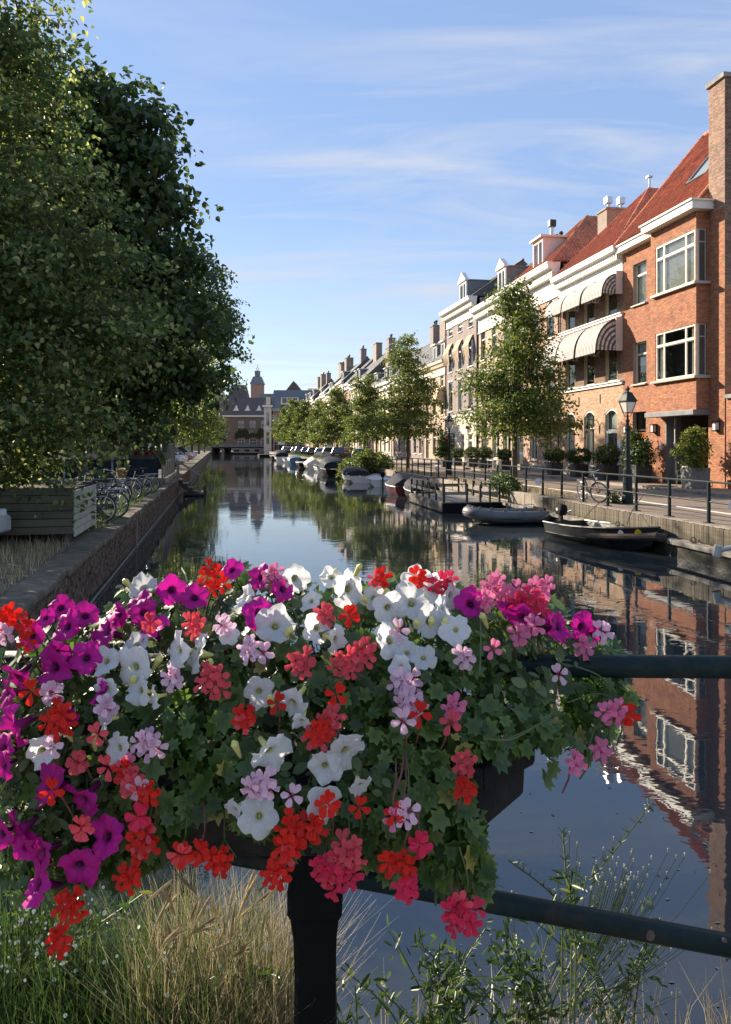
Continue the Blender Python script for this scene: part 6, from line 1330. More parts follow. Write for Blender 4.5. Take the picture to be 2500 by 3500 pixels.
for k in range(6):
    MB().box(k * 1.6 + .1, k * 1.6 + 1.58, .05, .08, .4, 1.0).build('screen_board', 'greywood', tr_)
    f = MB(); f.box(k * 1.6 + .1, k * 1.6 + 1.58, .04, .09, 1.0, 1.06); f.box(k * 1.6 + .1, k * 1.6 + 1.58, .04, .09, 1.85, 1.91); f = f.build('screen_frame', 'greywood', tr_); g = MB(); g.poly([(k * 1.6 + .1, .065, 1.06), (k * 1.6 + 1.58, .065, 1.06), (k * 1.6 + 1.58, .065, 1.85), (k * 1.6 + .1, .065, 1.85)]); g.build('pane', 'glass', f)
fl = thing('flower_trough', 'red geraniums spilling from a trough on the terrace panel', 'flower trough', (left_x(35.5) - .9, 35.5, ZL + 1.18), AL); MB().box(-.12, .12, -.1, 1.1, 0, .16).build('trough', 'darkwood', fl)
rg = np.random.default_rng(5); P = np.stack([rg.normal(size=500) * .12, rg.random(500) * 1.1, .22 + .16 * rg.random(500)], 1); V, Fq = leaf_cloud(P, .075, rg); link('blossoms', fastmesh('blossoms', V, Fq, 'amber'), fl, kind='stuff')
P = np.stack([rg.normal(size=300) * .12, rg.random(300) * 1.1, .30 + .35 * rg.random(300)], 1); V, Fq = leaf_cloud(P, .09, rg); link('foliage', fastmesh('foliage', V, Fq, 'box_leaf'), fl, kind='stuff')
ps = thing('parasol', 'dark square parasol over the terrace under the trees', 'parasol', (left_x(38) - 2.6, 38, ZL + .26)); MB().tube([(0, 0, 0), (0, 0, 2.75)], .03, 8).build('pole', 'greywood', ps); b = MB(); b.lathe([(2.3, 2.15), (2.3, 2.3), (.05, 2.95)], 4); b.build('canopy', 'tarpnavy', ps)
for i, (Y, o_) in enumerate([(37, 1.6), (39.5, 1.7), (42, 1.6)]):
    t = thing('cafe_table', ['small round table nearest the canvas panel', 'small round table in the middle of the terrace', 'small round table at the far end of the terrace'][i], 'table', (left_x(Y) - o_ - .4, Y, ZL + .26), 0, 'tables on the terrace'); b = MB(); b.lathe([(.35, .70), (.35, .73)], 14); b.build('table_top', 'teakwood', t); b = MB(); b.lathe([(.2, 0), (.03, .05), (.03, .7)], 8); b.build('pedestal', 'black', t)
st = thing('water_steps', 'weathered timber steps going down from the terrace to the water', 'steps', (left_x(41.5), 41.5, 0), AL)
for k in range(4):
    MB().box(-.1 + k * .0, .95, -.30 - k * .28, -.04 - k * .28, .86 - k * .22, .92 - k * .22).build('tread', 'greywood', st); MB().box(-.1, .95, -.30 - k * .28, -.27 - k * .28, .66 - k * .22, .86 - k * .22).build('riser', 'darkwood', st)
for x in (-.14, .96): MB().bar((x, -.02, .80), (x, -1.25, -.12), .05, .22).build('stringer', 'darkwood', st)
for x in (-.12, .98):
    MB().box(x - .05, x + .05, -.10, -.0, .5, 1.9).build('post', 'greywood', st); MB().box(x - .05, x + .05, -1.3, -1.2, -.9, 1.15).build('post', 'greywood', st); MB().bar((x, -.05, 1.88), (x, -1.25, 1.12), .08, .05).build('handrail', 'greywood', st)
MB().box(-.4, 2.6, -1.5, -.35, .06, .14).build('landing', 'darkwood', st)
for x in (-.3, 2.5): MB().box(x - .06, x + .06, -1.55, -1.43, -1, .5).build('pile', 'darkwood', st)
for i, (Y, lb) in enumerate([(10.6, 'pale vertical pipe on the quay wall nearest the flowers'), (20.5, 'thin pale mooring pole by the quay wall')]):
    t = thing('mooring_pole', lb, 'pole', (left_x(Y) + .09, Y, -.4)); MB().tube([(0, 0, 0), (0, 0, 1.2)], .02, 6).build('pole', 'greywood', t)

# ---------------------------------------------------------------- boats
def hull_rings(Ln, Wd, Hs, Hb, tr=.85, n_=11, flare=.72, rake=.5, keel=-.15):
    """stations from stern (x=0) to bow (x=Ln): half sections from gunwale to keel, both sides"""
    rings = []
    for i in range(n_):
        f = i / (n_ - 1); w_ = Wd / 2 * (tr + (1 - tr) * min(1, f * 3)) if f < .35 else Wd / 2 * max(.02, (1 - ((f - .35) / .65) ** 2.3)); zt = Hs + (Hb - Hs) * f ** 2.2; x = f * Ln
        xk = x - rake * max(0, f - .6) / .4 * .5
        zk = keel + (Hb - keel) * .35 * max(0, (f - .75) / .25) ** 2
        rings.append([(x, w_, zt), (x * .5 + xk * .5, w_ * .93, zt * .55 + zk * .45), (xk, w_ * flare * .8, zk + .06), (xk, 0, zk), (xk, -w_ * flare * .8, zk + .06), (x * .5 + xk * .5, -w_ * .93, zt * .55 + zk * .45), (x, -w_, zt)])
    return rings
def boat(label, loc, rz, Ln, Wd, Hs, Hb, hm, group='boats moored along the sunny quay', deck=None, cover=None, covm='tarpgrey', motor=False, bench=False, screen=False, tr=.85, covh=.45, rim='deckgrey', covrange=(.02, .85), cat='boat', name='motor_boat'):
    t = thing(name, label, cat, loc, rz, group); rg_ = hull_rings(Ln, Wd, Hs, Hb, tr)
    b = MB(); b.loft(rg_, closed=False, caps=False); b.poly(rg_[0]); b.build('hull', hm, t, smooth=False)
    b = MB(); b.tube([r[0] for r in rg_] + [r[-1] for r in reversed(rg_)], .035, 6); b.build('gunwale', rim, t)
    dk = MB(); zd = lambda r, d: [(r[0][0], r[0][1] * .94, r[0][2] - d), (r[-1][0], r[-1][1] * .94, r[-1][2] - d)]
    lv = .05 if deck == 'full' else .30
    for r0, r1 in zip(rg_, rg_[1:]):
        a, c = zd(r0, lv), zd(r1, lv); dk.poly([a[1], a[0], c[0], c[1]])
    dk.build('deck', 'deckgrey' if deck else 'teakwood', t)
    if deck == 'open':
        fd = MB(); k0 = int(len(rg_) * .68)
        for r0, r1 in zip(rg_[k0:], rg_[k0 + 1:]): a, c = zd(r0, .03), zd(r1, .03); fd.poly([a[1], a[0], c[0], c[1]])
        fd.build('fore_deck', 'deckgrey', t)
    if bench:
        for f in (.22, .5): i = int(f * (len(rg_) - 1)); r = rg_[i]; MB().box(r[0][0] - .12, r[0][0] + .12, -r[0][1] * .9, r[0][1] * .9, r[0][2] - .18, r[0][2] - .13).build('thwart', 'teakwood', t)
    if cover:
        f0, f1 = covrange; rr_ = []
        for i, r in enumerate(rg_):
            f = i / (len(rg_) - 1)
            if f < f0 - 1e-6 or f > f1: continue
            h = covh * math.sin(math.pi * min(1, max(0, (f - f0 + .12) / (f1 - f0 + .24)))) ** .7; w_ = r[0][1] * 1.03; z_ = r[0][2] + .02
            rr_.append([(r[0][0], w_ * math.cos(a_), z_ + h * ((1 - abs(math.cos(a_))) ** .9 if cover == 'peak' else math.sin(a_) ** (.55 if cover == 'hood' else .8)) * (1 + .04 * math.sin(i * 2.1 + a_ * 3))) for a_ in [math.pi * q_ / 12 for q_ in range(13)]])
        b = MB(); b.loft(rr_, closed=False, caps=False); b.poly(rr_[0]); b.poly(rr_[-1]); b.build('cover', covm, t, True)
    if screen: i = int(.6 * (len(rg_) - 1)); r = rg_[i]; b = MB(); b.poly([(r[0][0], -r[0][1] * .8, r[0][2]), (r[0][0], r[0][1] * .8, r[0][2]), (r[0][0] - .25, r[0][1] * .6, r[0][2] + .4), (r[0][0] - .25, -r[0][1] * .6, r[0][2] + .4)]); b.build('windscreen', 'carglass', t)
    if motor:
        mo = MB(); mo.loft([[(-.30, -.11, Hs + .18), (-.02, -.12, Hs + .16), (-.02, .12, Hs + .16), (-.30, .11, Hs + .18)], [(-.36, -.13, Hs + .34), (.06, -.14, Hs + .32), (.06, .14, Hs + .32), (-.36, .13, Hs + .34)], [(-.30, -.10, Hs + .52), (.02, -.11, Hs + .50), (.02, .11, Hs + .50), (-.30, .10, Hs + .52)]]); ob = mo.build('outboard_motor', 'boatblack', t, bevel=.05)
        MB().box(-.22, -.1, -.05, .05, -.4, Hs + .18).build('motor_leg', 'black', ob); MB().tube([(0, 0, Hs + .25), (.42, .02, Hs + .36)], .018, 6).build('tiller', 'black', ob); MB().tube([(-.17, -.135, Hs + .35), (-.17, -.142, Hs + .35)], .05, 14).build('round_badge', 'paper', ob)
    return t
# near black skiff: stern away, bow towards the camera, snug to the ledge
sk_ = boat('dark grey skiff with pale deck, outboard motor and coir bow fender', (6.15, 23.6, .02), math.atan2(-4.1, 1.35), 4.35, 1.7, .42, .66, 'boatgrey', deck='open', motor=True, bench=True, name='skiff', rim='boatgrey')
b = MB(); nn = hull_rings(4.35, 1.7, .42, .66); bowp = [(r[0][0] + .06, r[0][1] + .10, r[0][2] - .22) for r in nn[5:]] + [(4.52, 0, .40)] + [(r[-1][0] + .06, r[-1][1] - .10, r[-1][2] - .22) for r in reversed(nn[5:])]
b.tube(bowp, [.03] + [.085] * 4 + [.11] * (len(bowp) - 10) + [.085] * 4 + [.03], 9); b.build('bow_fender', 'fender', sk_)
for xx, rr_, m_ in ((3.72, .09, 'yellow'), (3.35, .075, 'paper')):
    i_ = 9 if xx > 3.5 else 8; p = nn[i_][-1]; dv = Vector(nn[i_ + 1][-1]) - Vector(nn[i_][-1]); an_ = math.atan2(dv.y, dv.x); o = MB(); o.tube([(0, -.02, 0), (0, .015, 0)], rr_, 16); o.build('hull_plate', m_, sk_, (p[0], p[1] - .025, p[2] - .13), (R(8), 0, an_))
dg = thing('rubber_dinghy', 'grey inflatable dinghy with a blunt bow beside the timber pontoon', 'dinghy', (4.35, 27.05, .0), R(10), 'boats moored along the sunny quay')
tp = [(2.3, .62, .28), (1.2, .66, .26), (.2, .62, .28), (-.45, .42, .36), (-.68, .15, .42), (-.68, -.15, .42), (-.45, -.42, .36), (.2, -.62, .28), (1.2, -.66, .26), (2.3, -.62, .28)]
def smooth(pts, k=4):
    pts = [Vector(p) for p in pts]; out = []
    for i in range(len(pts) - 1):
        p0, p1, p2, p3 = pts[max(i - 1, 0)], pts[i], pts[i + 1], pts[min(i + 2, len(pts) - 1)]
        for j in range(k):
            t = j / k; out.append(.5 * ((2 * p1) + (-p0 + p2) * t + (2 * p0 - 5 * p1 + 4 * p2 - p3) * t * t + (-p0 + 3 * p1 - 3 * p2 + p3) * t ** 3))
    return out + [pts[-1]]
b = MB(); sp_ = smooth(tp, 5); b.tube(sp_, [.06, .14] + [.21] * (len(sp_) - 4) + [.14, .06], 12); b.build('inflated_tube', 'tubegrey', dg, smooth=True)
b = MB(); b.tube([p + Vector((0, 0, -.03)) + Vector((p.x - .6, p.y, 0)).normalized() * .2 for p in sp_[2:-2]], .022, 6); b.build('rubbing_strake', 'black', dg)
MB().box(-.4, 2.1, -.5, .5, .06, .12).build('floor_board', 'darkwood', dg); MB().box(1.9, 1.98, -.5, .5, .08, .55).build('transom', 'black', dg); MB().box(1.0, 1.25, -.55, .55, .32, .36).build('seat', 'greywood', dg)
for k in range(3, len(sp_) - 3, 3): p = sp_[k]; MB().box(-.04, .04, -.025, .025, 0, .05).build('grab_handle', 'tubegrey', dg, (p.x, p.y, p.z + .20))
b = MB(); b.tube([(1.5, .5, .45), (1.6, .48, .62), (1.9, .46, .62), (2.0, .5, .45)], .02, 6); b.build('arch_handle', 'paper', dg)
# timber pontoon with railing
po = thing('pontoon', 'black steel pontoon with weathered timber deck and railing', 'pontoon', (3.15, 31.1, 0), AR)
# local x away along the canal, local y towards the canal (left)
MB().box(0, 6.2, -2.5, 0, -.3, .40).build('hull', 'boatblack', po, bevel=.02)
for k in range(20): MB().box(.02 + k * .31, .02 + k * .31 + .30, -2.49, -.01, .402, .44).build('plank', 'greywood', po)
for k in range(2): MB().box(0, 6.2, 0.003, .035, .05 + k * .18, .225 + k * .18).build('side_board', 'greywood', po)
def prail(x0, y0, x1, y1, n_, mid=True):
    for i in range(n_ + 1):
        f = i / n_; MB().box(-.04, .04, -.04, .04, .44, 1.16).build('post', 'darkwood', po, (x0 + (x1 - x0) * f, y0 + (y1 - y0) * f, 0))
    MB().bar((x0, y0, 1.18), (x1, y1, 1.18), .12, .045).build('rail', 'darkwood', po)
    if mid: MB().bar((x0, y0, .80), (x1, y1, .80), .03, .13).build('rail', 'greywood', po)
prail(.08, -.06, 6.1, -.06, 5); prail(.06, -.08, .06, -1.05, 1); prail(.06, -1.62, .06, -2.44, 2); prail(6.1, -.08, 6.1, -2.44, 3); prail(.1, -2.44, 6.1, -2.44, 5)
# boats further along, near to far
GBT = 'boats moored along the sunny quay'
def along(Y, off): return (quay_x(Y) - off, Y, 0)
boat('open boat under a domed grey tarpaulin behind the pontoon', along(36.9, 1.95), AR, 4.2, 1.5, .5, .75, 'boatblack', cover='dome', covm='tarpgrey', covh=.55)
boat('maroon hulled boat under a peaked grey cover, between the pontoon and the outboard boat', along(41.6, 2.1), AR, 3.6, 1.5, .5, .75, 'boatred', cover='peak', covm='tarpgrey', covh=.6, tr=.7)
boat('small white decked boat with a black outboard motor', along(50.2, 1.75), AR + R(-4), 4.2, 1.8, .5, .7, 'boatwhite', deck='full', motor=True)
boat('white cabin boat under a grey hood next to the overhanging bush', along(55.6, 2.35), AR + R(3), 5.0, 1.9, .5, .72, 'boatwhite', cover='hood', covm='tarpgrey', covh=.55)
boat('black sloop with a folded navy hood beyond the bush', along(68.0, 2.4), AR2, 6.2, 2.2, .6, .95, 'boatblack', cover='hood', covm='tarpnavy', covh=1.0)
boat('small white rowing boat close behind the black sloop', along(77, 2.3), AR2, 4.5, 1.7, .5, .7, 'boatwhite', deck='open', bench=True)
boat('white launch with a tent-shaped pale cover', along(86, 2.2), AR2, 5.8, 2.0, .55, .85, 'boatwhite', cover='peak', covm='tarpwhite', covh=.8)
boat('dark launch with pale deck in the far row', along(95, 2.3), AR2, 5.6, 2.0, .55, .8, 'boatblack', deck='full', screen=True)
boat('blue boat under a blue tarpaulin in the far row', along(107, 2.3), AR2, 6, 2.1, .55, .8, 'boatblue', cover='dome', covm='tarpblue', covh=.6)
boat('white open boat beyond the blue tarpaulin', along(117, 2.3), AR2, 5.5, 2.0, .55, .8, 'boatwhite', deck='open')
boat('large sloop under a navy tarpaulin far along the quay', along(129, 2.6), AR2, 7, 2.4, .7, 1.0, 'boatwhite', cover='hood', covm='tarpnavy', covh=1.1)
boat('farthest small dark boat near the black landing stage', along(148, 2.4), AR2, 6, 2.1, .6, .8, 'boatblack', deck='full')
t = thing('landing_stage', 'black floating landing stage near the far bridge', 'landing stage', (quay_x(180) - 4.2, 180, 0), AR2); MB().box(0, 9, -4, 0, -.2, .45).build('float', 'boatblack', t); MB().box(.1, 8.9, -3.9, -.1, .451, .5).build('deck', 'darkwood', t)
# bow of one more boat cut by the right edge of the picture
tb = boat('teal boat with a pale bow spar cut by the picture edge', (8.25, 16.75, 0), R(178), 3.2, 1.6, .45, .62, 'teal', group=None, deck='full')
tb.location = (10.95, 15.3, 0); tb.rotation_euler = (0, 0, R(160)); b = MB(); b.tube([(2.2, 0, .95), (3.1, .0, .62), (3.55, 0, .50)], [.05, .05, .06], 8); b.tube([(3.5, 0, .62), (3.55, 0, .38)], .09, 8); b.build('bow_spar', 'planterwhite', tb)
# ropes
def rope(label, pts, r=.014, m='rope'):
    return tag(MB().tube(smooth(pts, 5), r, 5).build('mooring_rope', m), label, 'rope', 'mooring ropes')
bw = sk_.matrix_basis @ Vector((4.2, 0, .66))
rope('dark mooring rope from the skiff bow up to the railing', [Vector((7.05, 20.5, .66)), Vector((7.35, 21.0, .95)), Vector((rail_x(21.4), 21.4, ZR + .52))], .012, 'rubber')
rope('hemp rope looping from the dinghy to the quay edge', [(6.3, 27.2, .4), (6.0, 26.6, .15), (6.5, 26.3, .5), (6.75, 26.4, .95), (rail_x(26.2) - .05, 26.2, ZR + .25)])
rope('tangled rope on the ledge beside the outboard motor', [(6.65, 24.3, .46), (6.8, 24.0, .5), (6.75, 23.6, .47), (6.98, 23.2, .9), (rail_x(23.0), 23.0, ZR + .5)])
for Y, lb in ((22.0, 'rusty iron mooring ring on the ledge by the skiff'), (18.3, 'iron mooring ring with a blue rope on the ledge')):
    t = thing('mooring_ring', lb, 'mooring ring', (quay_x(Y) - .12, Y, .44)); b = MB(); b.tube([(.06 * math.cos(a * .6283), 0, .07 + .06 * math.sin(a * .6283)) for a in range(10)], .014, 6, closed=True); b.build('ring', 'bark', t); MB().box(-.06, .06, -.05, .05, 0, .03).build('base', 'bark', t)

# ---------------------------------------------------------------- plants growing by the water and on the quay
def bush(name, label, loc, bl, m, n_, ls, seed, cat='bush', clump=.16):
    t = thing(name, label, cat, loc); b = MB(); rr = random.Random(seed)
    for k in range(10): q = bl[k % len(bl)]; b.tube([(rr.uniform(-.2, .2), rr.uniform(-.2, .2), 0), (q[0] * .5, q[1] * .5, q[2] * .6), (q[0] + rr.uniform(-.2, .2), q[1], q[2] + q[5] * .6)], [.02, .014, .005], 5)
    b.build('stems', 'grass_leaf', t); V, Fq = shrub_cloud(0, 0, 0, 0, n_, ls, seed, bl, clump); link('foliage', fastmesh('foliage', V, Fq, m), t, kind='stuff'); return t
bush('water_bush', 'large green bush hanging over the water beside the white cabin boat', (quay_x(61.5) - .5, 61.5, .3), [(-1.2, 0, .75, 1.3, 1.4, .9), (.2, 0, 1.2, 1.2, 1.4, .9), (-.6, -.4, 1.7, .8, .8, .7), (.9, .6, .8, 1.0, 1.2, .6), (-1.7, .2, .3, .9, 1.0, .5)], 'street_leaf', 4200, .17, 300)
bush('wild_plant', 'wild green plant at the foot of the railing beside the pontoon', (quay_x(32.0) + .1, 32.0, ZR - .1), [(0, 0, .35, .55, .8, .35), (-.1, .5, .5, .4, .5, .35), (.1, -.5, .25, .4, .5, .25)], 'grass_leaf', 1600, .085, 301, 'plant', .09)
bush('wild_plant', 'small green weed at the foot of the near lamp column', (rail_x(24.7) + .75, 24.6, ZR), [(0, 0, .2, .22, .3, .22)], 'box_leaf', 260, .08, 302, 'plant', .06)
def blades(name, area, n_, h, w_, m, seed, parent=None, label=None, kind='stuff', lean=.35, z0=0.0, zf=None):
    """many grass blades: three-point bent strips on an area function"""
    rg = np.random.default_rng(seed); P = area(rg, n_); n_ = len(P)
    a = rg.random(n_) * 6.283; d = np.stack([np.cos(a), np.sin(a), np.zeros(n_)], 1); s = np.stack([-np.sin(a), np.cos(a), np.zeros(n_)], 1); H = h * (.45 + .75 * rg.random(n_)); ln = lean * rg.random(n_) * H; W_ = w_ * (.6 + .8 * rg.random(n_))
    up = np.array([0, 0, 1.0]); p0 = P; p1 = P + up * (H * .55)[:, None] + d * (ln * .3)[:, None]; p2 = P + up * H[:, None] + d * ln[:, None]
    V = np.stack([p0 - s * W_[:, None], p0 + s * W_[:, None], p1 + s * W_[:, None] * .8, p1 - s * W_[:, None] * .8, p2 + s * W_[:, None] * .15, p2 - s * W_[:, None] * .15], 1).reshape(-1, 3)
    Fq = (np.array([[0, 1, 2, 3], [3, 2, 4, 5]])[None] + (np.arange(n_) * 6)[:, None, None]).reshape(-1, 4)
    o = link(name, fastmesh(name, V, Fq, m), parent, kind=kind); return o
def strip_area(y0, y1, o0, o1, fx, z):
    def f(rg, n_): Y = y0 + (y1 - y0) * rg.random(n_) ** 1.1; return np.stack([np.array([fx(y) for y in Y]) + o0 + (o1 - o0) * rg.random(n_), Y, np.full(n_, z)], 1)
    return f
tag(blades('dry_grass', strip_area(8.2, 14.0, -1.7, -.35, left_x, ZL), 1500, .20, .004, 'dry_leaf', 401, lean=.8), 'dry straw-coloured grass on the shady quay by the planked box', 'grass')
tag(blades('weeds', strip_area(7.5, 30, -.10, .02, left_x, ZL - .35), 2600, .30, .004, 'dry_leaf', 402, lean=.9), 'dry weeds growing from the joints of the shady quay wall', 'weeds')
tag(blades('grass', strip_area(16, 40, -1.2, -.2, left_x, ZL), 3200, .16, .006, 'grass_leaf', 403), 'green grass along the coping of the shady quay', 'grass')
tag(blades('grass', strip_area(27, 59, .0, .9, rail_x, ZR), 3000, .20, .006, 'dry_leaf', 404), 'sunny dry grass under the iron railing', 'grass')
tag(blades('grass', strip_area(60, 150, -.2, .9, rail_x, ZR), 2600, .34, .02, 'grass_leaf', 405), 'rough grass on the far quay edge beside the cars', 'grass')
# ---------------------------------------------------------------- the bridge one stands on, its railing and the flower box
br = thing('bridge', 'stone ledge of the near bridge below the railing', 'bridge', (0, 0, 0))
MB().box(-8, 14, -5, 1.62, .75, 1.18).build('deck', 'ledge', br); MB().box(-3.2, 12.5, 1.62, 2.42, .62, .90).build('ledge', 'stonedark', br, bevel=.02); MB().box(-3.2, 12.5, 1.7, 2.3, -1, .62).build('abutment', 'bbrown', br)
RA0, RA1 = Vector((-2.6, 2.02, 2.235)), Vector((2.9, 1.93, 2.222))
br2 = thing('bridge_railing', 'dark green tubular bridge railing carrying the flower box', 'railing')
MB().tube([RA0, RA1], .029, 20).build('top_rail', 'iron', br2, smooth=True)
q0, q1 = depth_at(600, 2880, 2.0), depth_at(2500, 3233, 1.95); dv = (q1 - q0)
lr = MB().tube([q0 - dv * .9, q1 + dv * .35], .028, 20).build('lower_rail', 'iron', br2, smooth=True)
for px, py in ((2222, 3185), (2473, 3215)):
    p = depth_at(px, py + 10, 1.935); b = MB(); b.lathe([(.014, -.004), (.014, .002), (.010, .006), (.001, .008)], 12); b.build('rivet', 'bark', lr, p, (R(78), 0, 0))
def iron_post(x):
    b = MB(); sec = [(.55, .092, .085), (.93, .092, .085), (.97, .076, .07), (1.06, .064, .06), (1.14, .055, .052), (1.44, .052, .05), (1.53, .055, .052), (1.585, .062, .06), (1.60, .070, .065), (1.66, .070, .065), (1.70, .060, .056), (1.86, .056, .052)]
    rings = []
    for z, hx, hy in sec:
        c = .22; rings.append([(x + hx * a, 1.99 + hy * bb, z) for a, bb in ((-1, -1 + c), (-1 + c, -1), (1 - c, -1), (1, -1 + c), (1, 1 - c), (1 - c, 1), (-1 + c, 1), (-1, 1 - c))])
    b.loft(rings); return b.build('post', 'blackiron', br2)
iron_post(-.130); iron_post(-2.45); iron_post(2.75)
for x in (-2.45, 2.75): MB().tube([(x, 1.99, 1.8), (x, 1.97, 2.23)], .035, 10).build('post_top', 'iron', br2)
# box: long octagon, tapering downwards, straddling the rail
bx = thing('flower_box', 'black stained flower box with cut corners hung on the bridge railing', 'flower box', (-.23, 1.965, 0))
def octo(hx, hy, c): return [(-hx + c, -hy), (hx - c, -hy), (hx, -hy + c), (hx, hy - c), (hx - c, hy), (-hx + c, hy), (-hx, hy - c), (-hx, -hy + c)]
o_t, o_b = octo(.64, .215, .145), octo(.54, .13, .10)
b = MB(); n_ = 8; zt, zm, zb = 2.05, 1.965, 1.80
r0 = [(x, y, zb) for x, y in octo(.50, .12, .09)]; r1 = [(x, y, 1.93) for x, y in octo(.625, .20, .135)]; r2 = [(x, y, 2.03) for x, y in octo(.63, .205, .14)]
b.loft([r0, r1, r2]); b.build('box', 'planterbox', bx, bevel=.006)
ot, it = octo(.652, .227, .15), octo(.60, .175, .125)
for i in range(8):
    j = (i + 1) % 8; q = MB(); q.hexa([(*ot[i], 2.005), (*ot[j], 2.005), (*it[j], 2.005), (*it[i], 2.005), (*ot[i], 2.062), (*ot[j], 2.062), (*it[j], 2.062), (*it[i], 2.062)]); q.build('rim_board', 'planterbox', bx, bevel=.008)
MB().prism(octo(.6, .17, .12), 2.031, 2.045).build('soil', 'soil', bx)

# ---------------------------------------------------------------- flower and leaf meshes
def flat(name, c, rough=.55, tr=.3, spec=.3, centre=None, vein=None, cr_=.18):
    """petal: colour by distance from the flower's centre (its own marking), a little light comes through"""
    m, t, b = nodes_of(name); n = t.nodes.new; l = t.links.new
    tcn = n('ShaderNodeTexCoord'); sp = n('ShaderNodeSeparateXYZ'); l(tcn.outputs['Object'], sp.inputs[0]); cb = n('ShaderNodeCombineXYZ'); l(sp.outputs['X'], cb.inputs[0]); l(sp.outputs['Y'], cb.inputs[1])
    ln = n('ShaderNodeVectorMath'); ln.operation = 'LENGTH'; l(cb.outputs[0], ln.inputs[0])
    no = n('ShaderNodeTexNoise'); no.inputs['Scale'].default_value = 90; no.inputs['Detail'].default_value = 4; l(tcn.outputs['Object'], no.inputs['Vector'])
    oi = n('ShaderNodeObjectInfo'); hs = n('ShaderNodeHueSaturation'); rr_ = n('ShaderNodeMapRange'); rr_.inputs['To Min'].default_value = .72; rr_.inputs['To Max'].default_value = 1.12; l(oi.outputs['Random'], rr_.inputs['Value']); l(rr_.outputs[0], hs.inputs['Value'])
    mx_ = n('ShaderNodeMix'); mx_.data_type = 'RGBA'; mx_.inputs['A'].default_value = (*[x * .84 for x in c], 1); mx_.inputs['B'].default_value = (*[min(1, x * 1.1) for x in c], 1); l(no.outputs['Fac'], mx_.inputs['Factor']); out = mx_.outputs['Result']
    if centre:
        mr = n('ShaderNodeMapRange'); mr.inputs['From Min'].default_value = .004; mr.inputs['From Max'].default_value = cr_ * .05; mr.inputs['To Min'].default_value = 1; mr.inputs['To Max'].default_value = 0; l(ln.outputs['Value'], mr.inputs['Value'])
        m2 = n('ShaderNodeMix'); m2.data_type = 'RGBA'; m2.inputs['B'].default_value = (*centre, 1); l(mr.outputs[0], m2.inputs['Factor']); l(out, m2.inputs['A']); out = m2.outputs['Result']
    if vein:
        at = n('ShaderNodeMath'); at.operation = 'ARCTAN2'; l(sp.outputs['Y'], at.inputs[0]); l(sp.outputs['X'], at.inputs[1]); a5 = n('ShaderNodeMath'); a5.operation = 'MULTIPLY'; a5.inputs[1].default_value = 7.5; l(at.outputs[0], a5.inputs[0]); sn = n('ShaderNodeMath'); sn.operation = 'SINE'; l(a5.outputs[0], sn.inputs[0]); ab = n('ShaderNodeMath'); ab.operation = 'ABSOLUTE'; l(sn.outputs[0], ab.inputs[0])
        vr = n('ShaderNodeMapRange'); vr.inputs['From Max'].default_value = .22; vr.inputs['To Min'].default_value = vein; vr.inputs['To Max'].default_value = 0; l(ab.outputs[0], vr.inputs['Value']); m3 = n('ShaderNodeMix'); m3.data_type = 'RGBA'; m3.inputs['B'].default_value = (*[x * .45 for x in c], 1); l(vr.outputs[0], m3.inputs['Factor']); l(out, m3.inputs['A']); out = m3.outputs['Result']
    l(out, hs.inputs['Color']); out = hs.outputs['Color']
    l(out, b.inputs['Base Color']); b.inputs['Roughness'].default_value = rough; b.inputs['Specular IOR Level'].default_value = spec
    tl = n('ShaderNodeBsdfTranslucent'); l(out, tl.inputs['Color']); ms = n('ShaderNodeMixShader'); ms.inputs[0].default_value = tr; l(b.outputs[0], ms.inputs[1]); l(tl.outputs[0], ms.inputs[2]); l(ms.outputs[0], t.nodes['Material Output'].inputs['Surface'])
    return m
M['pet_white'] = flat('white_petal', (.92, .92, .91), centre=(.66, .68, .34), cr_=.22, tr=.45, vein=.22)
M['pet_purple'] = flat('magenta_petal', (.62, .012, .31), centre=(.05, .0, .045), cr_=.34, tr=.3, vein=.6)
M['ger_red'] = flat('scarlet_petal', (.78, .022, .012), tr=.3); M['ger_coral'] = flat('coral_petal', (.82, .10, .13), centre=(.6, .01, .03), cr_=.16, tr=.3)
M['ger_pink'] = flat('pink_petal', (.84, .23, .42), centre=(.55, .02, .12), cr_=.18, tr=.35); M['ger_pale'] = flat('pale_pink_petal', (.86, .58, .72), centre=(.55, .04, .2), cr_=.16, tr=.35); M['ger_rose'] = flat('rose_petal', (.78, .03, .10), tr=.3)
M['stem_green'] = leafmat('green_stem', [(0, (.06, .09, .03)), (1, (.11, .15, .05))], .1); M['stem_red'] = mat('reddish_stem', (.20, .07, .06), .6, .3, 30)
M['bud_yellow'] = mat('pale_yellow_bud', (.62, .60, .20), .6, .2, 20)
M['ger_leaf'] = leafmat('ivy_geranium_leaf', [(0, (.042, .085, .018)), (.5, (.075, .14, .028)), (.85, (.12, .195, .038)), (.97, (.16, .22, .05)), (1, (.42, .34, .07))], .3, .38, .5, edge=True)
M['pet_leaf'] = leafmat('petunia_leaf', [(0, (.06, .10, .036)), (.6, (.10, .15, .06)), (1, (.15, .20, .09))], .25, .5, .35)
